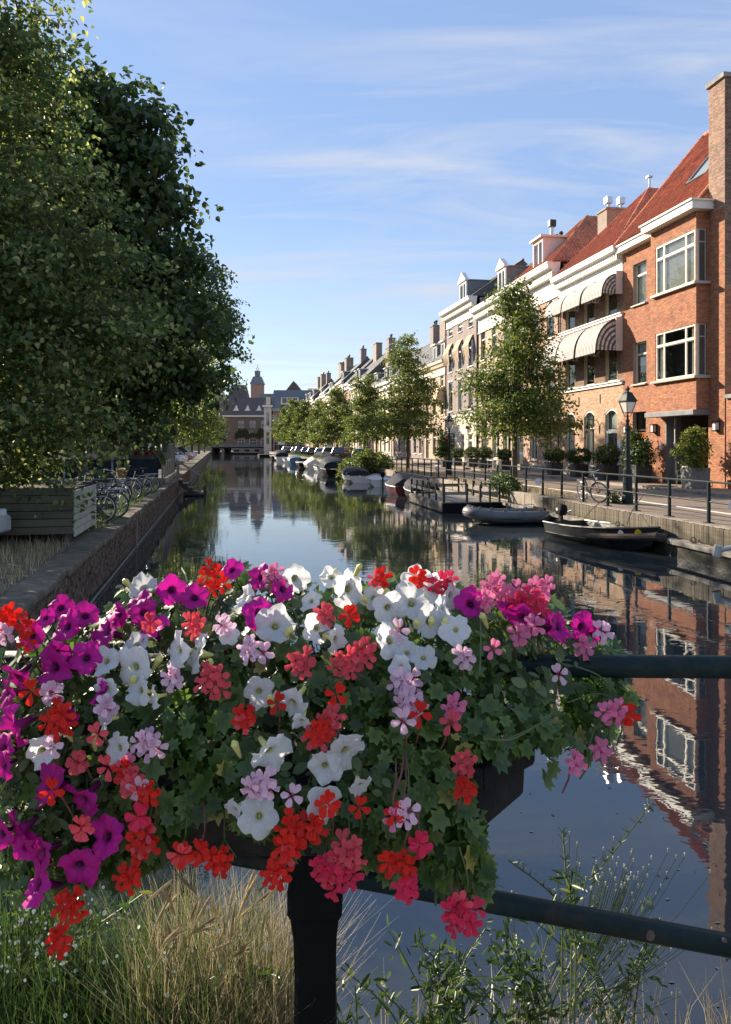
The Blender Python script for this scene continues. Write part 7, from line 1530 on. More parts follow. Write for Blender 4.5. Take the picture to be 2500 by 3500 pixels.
def petunia_mesh(seed, m):
    rr = random.Random(seed); b = MB(); n_ = 30; prof = [(.06, -.30), (.12, -.12), (.30, .02), (.62, .10), (.86, .11), (1.0, .07)]; ph = [rr.uniform(-.15, .15) for _ in range(5)]
    rings = []
    for k, (r, z) in enumerate(prof):
        ring = []
        for j in range(n_):
            a = 2 * math.pi * j / n_; lobe = abs(math.cos(2.5 * (a + ph[int(a / 1.2567) % 5] * .3))) ** .55; e = k / (len(prof) - 1)
            rr_ = r * (1 - e ** 2 * .24 * (1 - lobe) + e * .03 * math.sin(9 * a + seed * 3)) * (1 + .06 * math.sin(a + seed)); zz_ = z + e ** 2 * (.10 * math.sin(5 * a + seed) + .09 * math.sin(11 * a + seed * 2) + .16 * math.sin(2 * a + seed * 1.7)) - e * .04 * (1 - lobe)
            ring.append((rr_ * math.cos(a) * .045, rr_ * math.sin(a) * .045, zz_ * .045))
        rings.append(ring)
    b.loft(rings, caps=False); return b.mesh('bloom', m, True)
PM = {c: [petunia_mesh(s, 'pet_' + c) for s in range(5)] for c in ('white', 'purple')}
def tube_mesh(m):
    b = MB(); b.loft([[(r * math.cos(a * .785) * .045, r * math.sin(a * .785) * .045, z * .045) for a in range(8)] for r, z in ((.06, -1.05), (.13, -.75), (.16, -.35), (.30, .0))], caps=False); return b.mesh('flower_tube', m, True)
b = MB(); b.lathe([(.004, -.052), (.010, -.045), (.008, -.036), (.004, -.034)], 6)
for a in range(5): c_, s_ = math.cos(a * 1.2566), math.sin(a * 1.2566); b.poly([(c_ * .006, s_ * .006, -.045), (c_ * .016 - s_ * .004, s_ * .016 + c_ * .004, -.03), (c_ * .022, s_ * .022, -.018), (c_ * .016 + s_ * .004, s_ * .016 - c_ * .004, -.03)])
CALYX = b.mesh('calyx', 'stem_green'); TUBE = {'white': tube_mesh('bud_yellow'), 'purple': tube_mesh('pet_purple')}
b = MB(); b.lathe([(.001, -.012), (.006, -.010), (.005, -.004), (.0005, -.002)], 7); M['throat_white'] = mat('olive_throat', (.30, .27, .06), .7, .2, 30); M['throat_purple'] = mat('black_throat', (.012, .0, .014), .7, .2, 30)
THROAT = {}
for c in ('white', 'purple'): q = MB(); q.lathe([(.0005, -.0135), (.0042, -.008), (.0046, -.004), (.0025, -.002), (.0005, -.0025)], 8); THROAT[c] = q.mesh('throat', 'throat_' + c)
def petal_pts(L_, W_, a, z0=.0, z1=.006):
    c, s = math.cos(a), math.sin(a); P = [(.0015, 0, 0), (L_ * .45, -W_ * .36, .003), (L_ * .8, -W_ * .5, z1), (L_, -W_ * .16, z1 * .3), (L_, W_ * .16, z1 * .3), (L_ * .8, W_ * .5, z1), (L_ * .45, W_ * .36, .003), (L_ * .6, 0, -.0015 + z1 * .3)]
    return [(x * c - y * s, x * s + y * c, z) for x, y, z in P]
def floret_mesh(m, seed):
    rr = random.Random(seed); b = MB()
    for a, L_, W_ in ((R(72), .024, .013), (R(108), .024, .013), (R(190), .023, .014), (R(270), .024, .015), (R(350), .023, .014)):
        P = petal_pts(L_ * rr.uniform(.9, 1.08), W_ * rr.uniform(.9, 1.1), a + rr.uniform(-.12, .12), 0, rr.uniform(.001, .009)); i = len(b.v); b.v += P
        for q in ((0, 1, 7), (1, 2, 7), (2, 3, 7), (3, 4, 7), (4, 5, 7), (5, 6, 7), (6, 0, 7)): b.f.append(tuple(i + k for k in q)); b.m.append(0)
    return b.mesh('floret', m, True)
FM = {c: [floret_mesh('ger_' + c, s) for s in range(4)] for c in ('red', 'coral', 'pink', 'pale', 'rose')}
LOBE = [(0, 0, 0), (-.18, -.12, .03), (-.50, -.02, .09), (-.40, .22, .05), (-.62, .46, .10), (-.32, .52, .03), (-.26, .86, .06), (0, .70, 0), (.26, .86, .06), (.32, .52, .03), (.62, .46, .10), (.40, .22, .05), (.50, -.02, .09), (.18, -.12, .03), (0, .36, -.05)]
LOBEF = [(i, (i % 13) + 1 if i < 13 else 1, 14) for i in range(1, 13)] + [(13, 0, 14), (0, 1, 14)]
LOBE = np.array(LOBE) + np.array([0, .12, 0]); LOBEF = np.array(LOBEF)

# ---------------------------------------------------------------- where the flowering plants grow (photo positions, each with its own depth)
def dep(px, py):
    """depth of the outer surface of the flower mound, px/py in the 1624 x 2274 view of the photo"""
    t = [(1240, 2.13), (1300, 2.06), (1370, 1.93), (1440, 1.85), (1500, 1.80), (1600, 1.735), (1690, 1.69), (1800, 1.655), (2150, 1.665)]
    for (a, x), (c, y) in zip(t, t[1:]):
        if py <= c: break
    f = min(1, max(0, (py - a) / (c - a))); d = x + (y - x) * f
    e = max(0, (px - 1080) / 330); d += .17 * min(1, e) ** 1.4 if py > 1350 else .06 * e
    return d
SC = 2500 / 1624
def fp(px, py, back=0.0): return depth_at(px * SC, py * SC, dep(px, py) + back)
PLANTS = [ # name, kind, px, py, label
    ('petunia_plant', 'purple', 120, 1480, 'magenta petunia trailing over the left end of the flower box'), ('petunia_plant', 'purple', 130, 1850, 'magenta petunia hanging lowest at the left, above the daisies'), ('petunia_plant', 'purple', 470, 1320, 'magenta petunia along the back edge of the flower box'), ('petunia_plant', 'purple', 1200, 1370, 'magenta petunia behind the pink geraniums at the right'),
    ('petunia_plant', 'white', 330, 1480, 'white petunia left of centre with large overlapping blooms'), ('petunia_plant', 'white', 690, 1370, 'white petunia at the middle of the back edge'), ('petunia_plant', 'white', 920, 1370, 'white petunia with the densest cluster of blooms, right of centre'), ('petunia_plant', 'white', 670, 1680, 'white petunia blooming low on the front of the box'), ('petunia_plant', 'white', 160, 1640, 'white petunia with few drooping blooms among the magenta ones'),
    ('ivy_geranium', 'red', 470, 1290, 'scarlet ivy geranium with a single head at the top left of the mound'), ('ivy_geranium', 'red', 900, 1290, 'scarlet ivy geranium along the back edge, right of the centre'), ('ivy_geranium', 'red', 150, 1600, 'scarlet ivy geranium among the left magenta petunias'), ('ivy_geranium', 'red', 330, 1880, 'scarlet ivy geranium trailing over the grass at the lower left'), ('ivy_geranium', 'red', 680, 1880, 'scarlet ivy geranium hanging over the iron post'), ('ivy_geranium', 'red', 1020, 1960, 'scarlet ivy geranium trailing below the right end of the box'), ('ivy_geranium', 'red', 560, 1600, 'small scarlet ivy geranium at the middle of the mound'),
    ('ivy_geranium', 'coral', 500, 1470, 'coral ivy geranium left of the centre'), ('ivy_geranium', 'coral', 780, 1460, 'coral pink ivy geranium above the box centre'), ('ivy_geranium', 'pink', 1130, 1330, 'pink ivy geranium standing tall at the right end'), ('ivy_geranium', 'pink', 1340, 1610, 'pink ivy geranium trailing right over the water'), ('ivy_geranium', 'pale', 920, 1530, 'pale pink ivy geranium with one full head below the white petunias'), ('ivy_geranium', 'pale', 330, 1640, 'pale pink ivy geranium on the left front of the box')]
PT = []
for nm, kd, px, py, lb in PLANTS:
    p = Vector((fp(px, py, .12).x, 1.95, 2.04)); PT.append(dict(o=thing(nm, lb, 'petunia' if nm[0] == 'p' else 'geranium', p, 0, 'plants growing in the flower box'), k=kd, px=px, py=py, loc=p, stem=MB(), sg=MB()))
def owner(kd, px, py):
    al = {'rose': 'red', 'coral': 'coral'}.get(kd, kd); c = [p for p in PT if p['k'] == al]; return min(c, key=lambda p: (p['px'] - px) ** 2 + (p['py'] - py) ** 2)
def aim(px, py, rr, fx=None):
    """a bloom looks outwards from the mound: towards the viewer, up and to its own side"""
    v = Vector(((px - 720) / 1400 + rr.gauss(0, .48), -1.0 + rr.gauss(0, .22), max(-.25, (1720 - py) / 700) * .8 + rr.gauss(.1, .38)))
    if fx: v = Vector(fx)
    return v.normalized().to_track_quat('Z', 'Y')
WHITE = [(320, 1305, 62), (545, 1325, 52), (655, 1285, 58), (690, 1335, 50), (612, 1390, 78), (705, 1395, 62), (745, 1420, 60), (775, 1308, 78), (862, 1350, 66), (915, 1338, 84), (965, 1308, 62), (925, 1290, 62), (868, 1422, 78), (905, 1450, 50), (955, 1380, 66), (1012, 1398, 62), (940, 1460, 54), (985, 1352, 60), (235, 1468, 58), (302, 1432, 58), (300, 1482, 84), (398, 1445, 78), (442, 1450, 82), (235, 1528, 54), (312, 1532, 64), (345, 1548, 48), (233, 1597, 56), (264, 1660, 66), (92, 1668, 70), (505, 1410, 46), (574, 1536, 66), (650, 1560, 76), (600, 1668, 86), (768, 1668, 84), (722, 1700, 70), (802, 1742, 50), (716, 1790, 78), (576, 1812, 80), (522, 1798, 44), (830, 1328, 50), (1000, 1322, 54), (735, 1282, 50), (890, 1480, 50), (672, 1600, 44)]
PURP = [(515, 1266, 48), (578, 1282, 54), (382, 1310, 62), (432, 1328, 56), (628, 1308, 56), (576, 1362, 66), (312, 1342, 56), (150, 1392, 66), (240, 1402, 84), (190, 1368, 56), (318, 1360, 56), (338, 1398, 70), (72, 1412, 56), (102, 1372, 42), (122, 1482, 84), (128, 1450, 60), (192, 1462, 64), (40, 1502, 74), (18, 1540, 54), (36, 1612, 84), (222, 1532, 56), (150, 1592, 52), (8, 1662, 62), (110, 1742, 92), (186, 1772, 80), (238, 1858, 80), (46, 1842, 88), (98, 1888, 70), (176, 1922, 84), (86, 1962, 90), (6, 1852, 58), (1046, 1342, 66), (1136, 1348, 56), (1160, 1372, 60), (1240, 1392, 64), (1290, 1392, 60), (1210, 1362, 50), (135, 1350, 52), (265, 1365, 52), (10, 1700, 60), (60, 1880, 56), (1320, 1405, 46)]
GER = [('red', 470, 1288, 92), ('red', 20, 1372, 70), ('red', 62, 1385, 50), ('red', 840, 1290, 62), ('red', 930, 1282, 54), ('rose', 1180, 1345, 90), ('red', 130, 1600, 92), ('red', 545, 1592, 62), ('red', 708, 1628, 72), ('coral', 735, 1600, 70), ('red', 282, 1710, 56), ('coral', 292, 1735, 66), ('red', 335, 1758, 54), ('red', 318, 1860, 92), ('red', 290, 1942, 76), ('red', 160, 2005, 84), ('red', 132, 2085, 66), ('red', 405, 1892, 42), ('red', 448, 1884, 48), ('red', 490, 1908, 76), ('red', 658, 1840, 100), ('red', 640, 1880, 70), ('red', 618, 1938, 78), ('red', 700, 1832, 56), ('red', 728, 1782, 46), ('rose', 750, 1945, 110), ('coral', 775, 1892, 92), ('rose', 725, 1925, 70), ('red', 862, 1910, 48), ('red', 900, 1912, 52), ('red', 1030, 1745, 52), ('coral', 1028, 1695, 62), ('rose', 1028, 2032, 104), ('rose', 1005, 2020, 60), ('red', 1392, 1585, 42), ('red', 776, 1366, 34),
       ('coral', 474, 1512, 92), ('coral', 430, 1386, 66), ('coral', 722, 1362, 52), ('coral', 765, 1470, 80), ('coral', 810, 1450, 76), ('coral', 672, 1472, 74), ('rose', 932, 1868, 48), ('rose', 985, 1296, 76), ('coral', 186, 1832, 52), ('rose', 310, 1808, 40), ('rose', 900, 1966, 64), ('pale', 552, 1442, 66), ('pale', 900, 1515, 84), ('pale', 908, 1560, 80), ('pale', 330, 1648, 84), ('pale', 386, 1500, 56), ('pink', 1005, 1572, 62), ('pink', 1150, 1406, 50), ('pink', 1186, 1388, 46), ('pink', 605, 1282, 66), ('pink', 1096, 1302, 80), ('pink', 1135, 1322, 84), ('pink', 1200, 1306, 66), ('pale', 1030, 1456, 54), ('pale', 14, 1404, 50), ('pink', 1296, 1432, 56), ('pale', 1334, 1402, 46), ('pink', 1358, 1578, 72), ('pink', 1330, 1660, 56), ('pink', 1276, 1690, 52), ('pale', 584, 1736, 80), ('pale', 500, 1388, 44), ('pale', 240, 1568, 52), ('pink', 1180, 1320, 56), ('pale', 560, 1745, 50), ('pink', 1080, 1330, 50), ('rose', 1150, 1340, 60)]
fr_ = random.Random(21)
while len(GER) < 99:
    x_, y_ = fr_.uniform(30, 1330), fr_.uniform(1380, 1840)
    if (x_ < 1040 or y_ < 1640) and not (1690 < y_ and 380 < x_ < 520): GER.append((fr_.choice(('pink', 'pale', 'coral', 'red')), x_, y_, fr_.uniform(24, 38)))
for kd, LST in (('white', WHITE), ('purple', PURP)):
    for px, py, sz in LST:
        o_ = owner(kd, px, py); p = fp(px, py, -.035); s = sz * SC / F * p.y / .086; q = aim(px, py, fr_)
        bl = link('bloom', fr_.choice(PM[kd]), o_['o'], p - o_['loc']); bl.rotation_mode = 'QUATERNION'; bl.rotation_quaternion = q @ Quaternion((0, 0, 1), fr_.uniform(0, 6.28)); s *= 1.10; bl.scale = (s * 1.04, s * fr_.uniform(.84, 1.06), s * fr_.uniform(.9, 1.5))
        link('throat', THROAT[kd], bl); link('flower_tube', TUBE[kd], bl); link('calyx', CALYX, bl)
        e = p - o_['loc'] + (q @ Vector((0, 0, -.05))); o_['sg'].tube([e, e + Vector((0, .05, -.05)), e + Vector((fr_.uniform(-.03, .03), .10, -.12))], .0022, 5)
for kd, px, py, sz in GER:
    o_ = owner(kd, px, py); c = fp(px, py, -.06); rad = sz * SC / F * c.y / 2; nf = max(1, round((sz / 26) ** 1.55 / 1.0)); nf = min(nf, 11)
    ax = aim(px, py, fr_) @ Vector((0, 0, 1)); low = py > 1790
    hub = c + Vector((0, rad * .9 + .012, -rad * .4 - .01 if not low else .02)) - o_['loc']
    hd = MB(); pos = []
    for i in range(nf):
        g = 2.39996 * i + fr_.uniform(-.3, .3); rr_ = max(0, rad - .017) * math.sqrt((i + .4) / nf) if nf > 1 else 0; off = Vector((math.cos(g) * rr_, -.012 + .5 * rr_ * rr_ / max(rad, .01), math.sin(g) * rr_)); pos.append(c - o_['loc'] + off)
    for p in pos: hd.tube([hub, (hub + p) / 2 + Vector((0, -.004, .004)), p + Vector((0, .005, 0))], .0011, 4)
    back = hub + (Vector((fr_.uniform(-.02, .02), .05, -.09)) if not low else Vector((fr_.uniform(-.03, .03), .10, .05))); hd.tube([hub, (hub + back) / 2 + Vector((.004, -.004, 0)), back], .0022, 5)
    for k in range(2 if nf > 4 else 0): pb_ = hub + Vector((fr_.uniform(-1, 1) * rad * .9, -rad * .6, fr_.uniform(-.9, .2) * rad)); hd.tube([hub, pb_], .0011, 4); hd.tube([pb_, pb_ + (pb_ - hub).normalized() * .012], [.0028, .0012], 5)
    h_ = hd.build('flower_head', 'stem_red' if fr_.random() < .5 else 'stem_green', o_['o'])
    for p in pos:
        d = (p - (c - o_['loc'])); v = (Vector((0, -1, .15)) + d.normalized() * .55 * (d.length / max(rad, .01)) + Vector((fr_.gauss(0, .22), 0, fr_.gauss(0, .22)))).normalized()
        kd2 = kd if not (kd in ('red', 'rose') and fr_.random() < .06) else 'coral'
        f_ = link('floret', fr_.choice(FM[kd2]), h_, p); f_.rotation_mode = 'QUATERNION'; f_.rotation_quaternion = v.to_track_quat('Z', 'Y') @ Quaternion((0, 0, 1), fr_.uniform(-.6, .6)); k_ = fr_.uniform(.92, 1.14) * (1 if nf > 2 else 1.1); f_.scale = (k_, k_, k_)
BUD = [(285, 1298), (640, 1405), (748, 1275), (795, 1265), (862, 1320), (985, 1385), (930, 1388), (958, 1385), (465, 1478), (556, 1440), (603, 1558), (525, 1660), (295, 1515), (350, 1470), (880, 1395), (815, 1335), (1075, 1375), (210, 1645), (150, 1625)]
for px, py in BUD:
    o_ = owner('white', px, py); p = fp(px, py, -.03) - o_['loc']; v = Vector((fr_.uniform(-.6, .6), -.4, .8)).normalized(); b = MB(); b.tube([p - v * .03, p - v * .01, p + v * .012, p + v * .02], [.003, .006, .009, .004], 7); b.build('bud', 'bud_yellow', o_['o'])
# ---------------------------------------------------------------- leaves: the 300 that show most as objects, the rest as each plant's foliage
POLY = [(262, 1300), (330, 1290), (400, 1300), (470, 1280), (520, 1262), (600, 1285), (700, 1290), (760, 1282), (850, 1290), (930, 1290), (1060, 1310), (1130, 1320), (1210, 1325), (1290, 1375), (1370, 1440), (1392, 1530), (1355, 1630), (1300, 1668), (1235, 1660), (1190, 1655), (1120, 1668), (1058, 1690), (1040, 1760), (1085, 1900), (1062, 1985), (980, 1935), (900, 1925), (830, 1905), (760, 1895), (640, 1855), (540, 1835), (500, 1800), (430, 1815), (372, 1860), (330, 1935), (210, 1950), (60, 1990), (-20, 1960), (-20, 1430), (60, 1410), (150, 1385), (240, 1350)]
def inside(x, y):
    r = False; j = len(POLY) - 1
    for i in range(len(POLY)):
        (xi, yi), (xj, yj) = POLY[i], POLY[j]
        if (yi > y) != (yj > y) and x < (xj - xi) * (y - yi) / (yj - yi) + xi: r = not r
        j = i
    return r
lr_ = random.Random(31); LV = []
while len(LV) < 5200:
    px, py = lr_.uniform(-25, 1400), lr_.uniform(1262, 1995)
    if inside(px, py): LV.append((px, py, lr_.random() ** .95 * (.20 if py < 1640 else .11)))
# strands trailing off the right end and below
for x0, y0, x1, y1, k in ((1060, 1900, 1075, 1990, 14), (1300, 1640, 1330, 1700, 8), (1250, 1640, 1215, 1720, 6), (960, 1930, 985, 1980, 8), (880, 1920, 870, 1950, 6), (640, 1880, 660, 1900, 5), (1370, 1500, 1395, 1590, 8), (1040, 1850, 1090, 1960, 14)):
    for i in range(k): f = i / k; LV.append((x0 + (x1 - x0) * f + lr_.uniform(-18, 18), y0 + (y1 - y0) * f + lr_.uniform(-10, 10), lr_.uniform(0, .04)))
LV.sort(key=lambda q: q[2]); nparts = 0
RIM = np.array([.25] + [.55, 1, .45, 1, .45, 1, .5, 1, .45, 1, .45, 1, .55, 0.0]); RIM[7] = .5
def rim_attr(me, k): a = me.attributes.new('rim', 'FLOAT', 'POINT'); a.data.foreach_set('value', np.tile(RIM, k).astype(np.float32)); return me
lmesh = MB(); lmesh.v = [tuple(v) for v in LOBE]; lmesh.f = [tuple(f) for f in LOBEF]; lmesh.m = [0] * len(LOBEF); LM = rim_attr(lmesh.mesh('leaf', 'ger_leaf', True), 1)
OV = np.array([(0, 0, 0), (-.22, .22, .05), (-.30, .52, .06), (-.2, .8, .03), (0, 1, -.06), (.2, .8, .03), (.30, .52, .06), (.22, .22, .05), (0, .5, -.02)]); OVF = np.array([(i, i + 1, 8) for i in range(0, 7)] + [(7, 0, 8)])
lm2 = MB(); lm2.v = [tuple(v) for v in OV]; lm2.f = [tuple(f) for f in OVF]; lm2.m = [0] * len(OVF); LM2 = lm2.mesh('leaf', 'pet_leaf', True)
acc = {}
for px, py, bk in LV:
    o_ = min(PT, key=lambda p: (p['px'] - px) ** 2 + (p['py'] - py) ** 2 * .8); pet = o_['o'].name.startswith('petunia') and lr_.random() < .75
    p = fp(px, py, bk + .012) - o_['loc']
    nv = Vector(((px - 700) / 1100 + lr_.gauss(0, .42), -.75 + lr_.gauss(0, .3), .55 + max(-.6, (1650 - py) / 700) + lr_.gauss(0, .38))).normalized()
    tv = Vector((lr_.gauss(0, 1), lr_.gauss(0, .5), lr_.gauss(-.25, .8))); tv = (tv - nv * tv.dot(nv)).normalized(); sv = tv.cross(nv); sz = (lr_.choice((1, 1, .7)) * lr_.uniform(.030, .056) if not pet else lr_.uniform(.022, .046))
    Rm = Matrix((sv, tv, nv)).transposed()
    if nparts < 300 and bk < .03 and o_ is not None:
        f_ = link('leaf', LM2 if pet else LM, o_['o'], p); f_.rotation_mode = 'QUATERNION'; f_.rotation_quaternion = Rm.to_quaternion(); f_.scale = (sz,) * 3; nparts += 1
    else:
        a = acc.setdefault((id(o_), pet), [o_, [], [], 0]); sh, fa = (OV, OVF) if pet else (LOBE, LOBEF)
        a[1].append(sh @ np.array(Rm).T * sz + np.array(p)); a[2].append(fa + a[3]); a[3] += len(sh)
    if lr_.random() < .35: o_['stem'].tube([p, p + Vector((lr_.uniform(-.02, .02), .03, -.02)), p + Vector((lr_.uniform(-.04, .04), .07, -.06))], .0013, 4)
for (_, pet), (o_, V, Fq, _n) in acc.items():
    me = fastmesh('foliage', np.concatenate(V), np.concatenate(Fq), 'pet_leaf' if pet else 'ger_leaf', smooth=True)
    link('foliage', me if pet else rim_attr(me, len(V)), o_['o'], kind='stuff')
for p in PT:
    for k in range(3):
        e = fp(p['px'] + lr_.uniform(-90, 90), p['py'] + lr_.uniform(-40, 60), .02) - p['loc']; p['stem'].tube(smooth([(0, 0, 0), (e.x * .4, e.y * .5, max(e.z, 0) * .7 + .06), (e.x, e.y, e.z)], 4), .0026, 5)
    p['stem'].build('stems', 'stem_green', p['o'], kind='stuff')
    if p['sg'].f: p['sg'].build('flower_stalks', 'stem_green', p['o'], kind='stuff')
# long bare stalks at the right
for kd, pts in (('pink', [(1065, 1500), (1068, 1420), (1065, 1330)]), ('pink', [(1130, 1640), (1210, 1600), (1235, 1560)]), ('pink', [(1080, 1640), (1140, 1640), (1225, 1590)]), ('red', [(1020, 2010), (1040, 1960), (1020, 1880)]), ('pink', [(1260, 1560), (1330, 1540), (1370, 1560)]), ('pink', [(1280, 1480), (1330, 1500), (1370, 1540)])):
    o_ = owner(kd, *pts[0]); MB().tube(smooth([fp(x, y, -.03) - o_['loc'] for x, y in pts], 5), .0019, 6).build('stalk', 'stem_green', o_['o'])

# ---------------------------------------------------------------- wild growth on the ledge below
def ledge_area(x0, x1, y0, y1, z, pw=1.0):
    def f(rg, n_): return np.stack([x0 + (x1 - x0) * rg.random(n_) ** pw, y0 + (y1 - y0) * rg.random(n_), np.full(n_, z)], 1)
    return f
tag(blades('grass', ledge_area(-1.5, -.30, 2.0, 2.5, .88), 5600, .44, .0022, 'grass_leaf', 501, lean=.7), 'dense green grass at the foot of the bridge railing, left of the post', 'grass')
tag(blades('dry_grass', ledge_area(-.64, -.20, 2.06, 2.5, .88), 3000, .46, .0015, 'dry_leaf', 502, lean=.75), 'tall straw-coloured grass beside the iron post', 'grass')
tag(blades('dry_grass', ledge_area(.05, 1.3, 2.1, 2.45, .86), 500, .26, .0016, 'dry_leaf', 503, lean=.8), 'sparse dry grass on the ledge right of the post', 'grass')
rg = np.random.default_rng(77)
def weed(label, x, y, h, n_, m, seed, ls=.032, spread=.25, z=.88, stems=9):
    t = thing('wild_weed', label, 'weed', (x, y, z), 0); rr = random.Random(seed); b = MB(); P = []
    for k in range(stems):
        a = Vector((rr.uniform(-.06, .06), rr.uniform(-.05, .05), 0)); e = Vector((rr.gauss(0, spread), rr.uniform(-.05, .30) * spread * 2, h * rr.uniform(.55, 1.0))); mdl = Vector((a.x + (e.x - a.x) * .35, a.y, e.z * .6)); pts = smooth([a, mdl, e], 6); b.tube(pts, .0024, 5)
        for q in pts[3:]:
            for _ in range(n_): P.append((q.x + rr.gauss(0, .022), q.y + rr.gauss(0, .02), q.z + rr.gauss(0, .02)))
    b.build('stems', 'stem_green', t, kind='stuff'); NAR = np.array([[0, 0, 0], [-.13, .35, .02], [-.1, .75, .02], [0, 1.0, -.05], [.1, .75, .02], [.13, .35, .02]])
    V, Fq = leaf_cloud(np.array(P), ls, np.random.default_rng(seed), .4, -.2, NAR); link('foliage', fastmesh('foliage', V, Fq, m), t, kind='stuff'); return t
weed('bushy green weed growing from the ledge just right of the iron post', .22, 2.3, .42, 3, 'ger_leaf', 601, .045, .17, stems=11); weed('bushy green weed on the ledge below the scarlet trailing geranium', .50, 2.3, .46, 3, 'ger_leaf', 602, .045, .16, stems=11); weed('olive green weed with narrow leaves on the ledge farther right', .80, 2.35, .46, 3, 'grass_leaf', 603, .036, .15, stems=9)
weed('thin-leaved weed tangle in front of the iron post foot', -.05, 2.05, .48, 2, 'ger_leaf', 604, .04, .12, stems=5); weed('leafy green weed patch at the lower left corner', -1.0, 2.2, .42, 6, 'grass_leaf', 605, .05, .24, stems=20); weed('leafy green weed patch in the grass left of the straw', -.70, 2.15, .38, 6, 'ger_leaf', 606, .045, .18, stems=16); weed('low green weed patch under the daisies', -1.1, 2.35, .55, 5, 'ger_leaf', 607, .045, .2, stems=16)
# bare seed-pod sprays over the water
for i, (lb, pts) in enumerate([('long thin seed stalk reaching up to the right over the water', [(1250, 2000), (1330, 1930), (1450, 1780)]), ('thin dark seed stalk forking above the lower rail', [(1270, 2080), (1230, 1990), (1130, 1910)]), ('upright thin seed stalk above the lower rail', [(1280, 2050), (1260, 1960), (1250, 1840)]), ('curved thin seed stalk right of the post', [(1000, 2240), (960, 2180), (930, 2060)]), ('thin seed stalk leaning against the post from the left', [(640, 2190), (560, 2160), (510, 2080)]), ('tall thin seed stalk between post and weeds', [(1010, 2220), (1030, 2140), (1080, 2060)])]):
    t = thing('seed_stalk', lb, 'stalk', depth_at(pts[0][0] * SC, pts[0][1] * SC, 2.15)); b = MB(); o0 = t.location; P = smooth([depth_at(x * SC, y * SC, 2.15 + .08 * k) - o0 for k, (x, y) in enumerate(pts)], 8); b.tube([Vector((0.0, .03, .88 - o0.z))] + P, .0026, 5); b.build('stem', 'stem_green', t); rr = random.Random(i)
    b = MB()
    for k in range(60): f = rr.random(); q = P[int(4 + f * (len(P) - 5))]; d = Vector((rr.uniform(-1, 1), rr.uniform(-1, 1), rr.uniform(.2, 1))).normalized(); b.tube([q, q + d * .022], [.0012, .0006], 3)
    b.build('seed_pods', 'stem_green', t, kind='stuff')
    V, Fq = leaf_cloud(np.array([tuple(P[rr.randrange(0, 7)] + Vector((rr.gauss(0, .02), rr.gauss(0, .02), rr.gauss(0, .02)))) for _ in range(22)]), .055, np.random.default_rng(i), .4, -.3, np.array([[0, 0, 0], [-.09, .35, .02], [-.07, .75, .02], [0, 1.0, -.05], [.07, .75, .02], [.09, .35, .02]])); link('foliage', fastmesh('foliage', V, Fq, 'ger_leaf'), t, kind='stuff')
# fleabane spray with tiny white tips over the water, white daisies in the grass
def spray(name, label, P, m_st, root, cat):
    t = thing(name, label, cat, root); b = MB(); h = MB()
    for p in P:
        p = Vector(p) - Vector(root); k = Vector((p.x * .55, p.y * .6, p.z * .55 + .02)); b.tube([k, (k + p) / 2 + Vector((.0, .0, -.015)), p], .0011, 4); h.tube([p, p + Vector((0, 0, .010))], [.0014, .0024], 6); h.lathe([(.0032, .010), (.0026, .012), (.0005, .0125)], 6, tuple(p), 0)
    for k in range(7): b.tube([(0, 0, 0), (fr_.uniform(-.03, .03), .0, .12), Vector(fr_.choice(P)) * .55 - Vector(root) * .55 + Vector((0, 0, .02))], .0018, 5)
    b.build('stems', 'stem_green', t, kind='stuff'); h.build('flower_tips', m_st, t, kind='stuff'); return t
M['daisy'] = mat('daisy_white', (.80, .78, .68), .7, .15, 30); M['tip'] = mat('pale_tip', (.32, .32, .24), .7, .3, 30)
P1 = [depth_at((1300 + rr_ * 0 + lr_.gauss(90, 70)) * SC, (1960 + lr_.gauss(0, 45)) * SC, 2.45 + lr_.gauss(0, .05)) for rr_ in range(90)]
spray('fleabane', 'fine fleabane spray with tiny white tips standing over the water', P1, 'tip', (.62, 2.38, .88), 'wild flower')
P2 = [depth_at((1280 + lr_.gauss(0, 120)) * SC, (2130 + lr_.gauss(0, 60)) * SC, 2.40 + lr_.gauss(0, .05)) for _ in range(80)]
spray('fleabane', 'fleabane spray below the lower rail at the right', P2, 'tip', (.50, 2.38, .88), 'wild flower')
dz = thing('daisies', 'many tiny white daisies in the grass at the lower left', 'wild flowers', (0, 0, 0)); dz['kind'] = 'stuff'; b = MB()
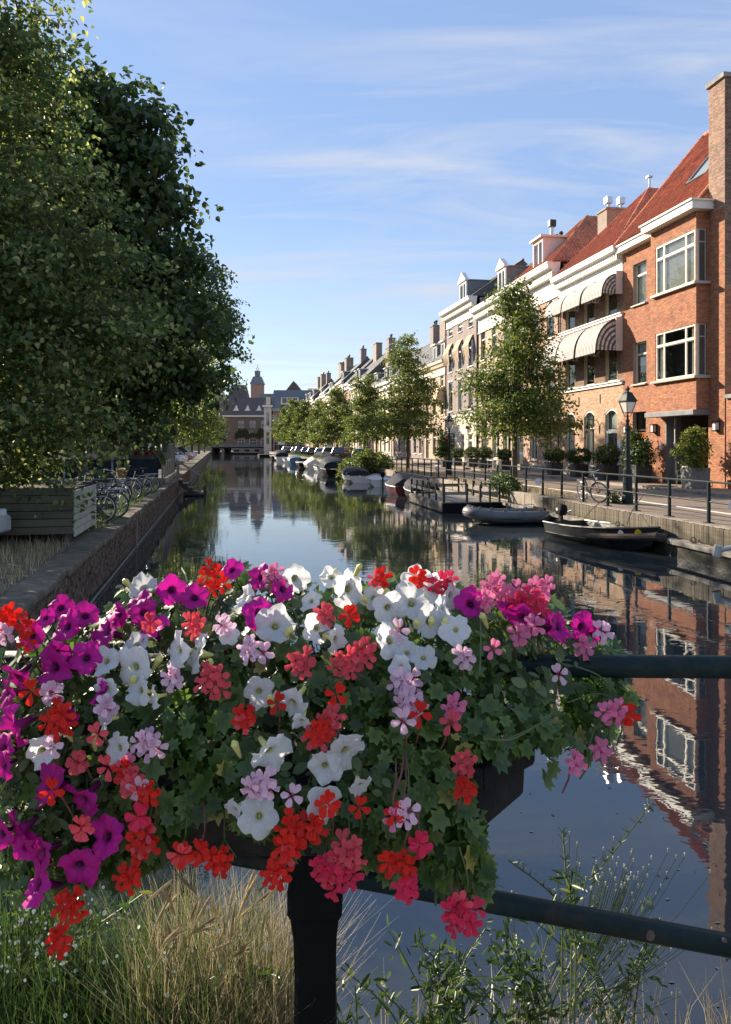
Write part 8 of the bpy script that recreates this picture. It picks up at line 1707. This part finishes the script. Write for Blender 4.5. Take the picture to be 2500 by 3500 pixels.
for k in range(150):
    px, py = (lr_.gauss(90, 90), lr_.gauss(2060, 65)) if lr_.random() < .6 else (lr_.uniform(0, 620), lr_.gauss(2060, 80))
    if py < 1960 or px < -20: continue
    p = depth_at(px * SC, py * SC, 2.12 + lr_.gauss(.05, .1)); d = Vector((lr_.gauss(0, .4), -1, lr_.gauss(.5, .4))).normalized(); q = d.to_track_quat('Z', 'Y'); n_ = 7; r = lr_.uniform(.0028, .0062)
    ring = [p + q @ Vector((r * math.cos(a * 6.283 / n_), r * math.sin(a * 6.283 / n_), .002)) for a in range(n_)]
    b.poly(ring); b.poly([p + q @ Vector((r * .35 * math.cos(a * 1.2566), r * .35 * math.sin(a * 1.2566), .004)) for a in range(5)], 1)
    b.tube([p, p + Vector((lr_.gauss(0, .02), .02, -.10))], .0009, 3, 2)
b.build('daisy_heads', ['daisy', 'bud_yellow', 'stem_green'], dz, kind='stuff')
# barley-like ears above the straw
eb = MB()
for k in range(34):
    px, py = lr_.uniform(330, 620), lr_.uniform(1950, 2120); p = depth_at(px * SC, py * SC, 2.2 + lr_.gauss(0, .06)); d = Vector((lr_.gauss(.5, .6), lr_.gauss(0, .3), .8)).normalized()
    eb.tube([p - d * .045, p - d * .02, p + d * .02, p + d * .045], [.002, .005, .0045, .001], 5); eb.tube([p - d * .045, p - d * .12 + Vector((0, 0, -.05)), Vector((p.x - .05, p.y, .95))], .0012, 3)
    for j in range(9): e = (d + Vector((lr_.gauss(0, .25), lr_.gauss(0, .25), lr_.gauss(0, .25)))).normalized(); eb.tube([p + d * .03 * (j / 9 - .5), p + d * .03 * (j / 9 - .5) + e * .05], [.0007, .0002], 3)
t = thing('barley_ears', 'bristly wild barley ears nodding over the straw beside the post', 'wild barley', (0, 0, 0)); t['kind'] = 'stuff'; eb.build('ears', 'dry_leaf', t, kind='stuff')

# specks drifting on the near water: petals, bits of leaf
fd = MB()
for k in range(90):
    px, py = lr_.uniform(1000, 1624), lr_.uniform(1700, 2250)
    p = ground_at(px * SC, py * SC, .004); a = lr_.uniform(0, 6.28); r = lr_.uniform(.006, .022); q = [(p.x + r * math.cos(a + t_) * e_, p.y + r * math.sin(a + t_) * e_, .004 + .002 * (j % 2)) for j, (t_, e_) in enumerate(((0, 1), (1.2, .5), (3.14, 1), (4.4, .5)))]
    fd.poly(q, lr_.choice((0, 0, 1, 2)))
tag(fd.build('floating_debris', ['tip', 'stem_green', 'dry_leaf'], kind='stuff'), 'petals and leaf bits drifting on the dark near water', 'debris')
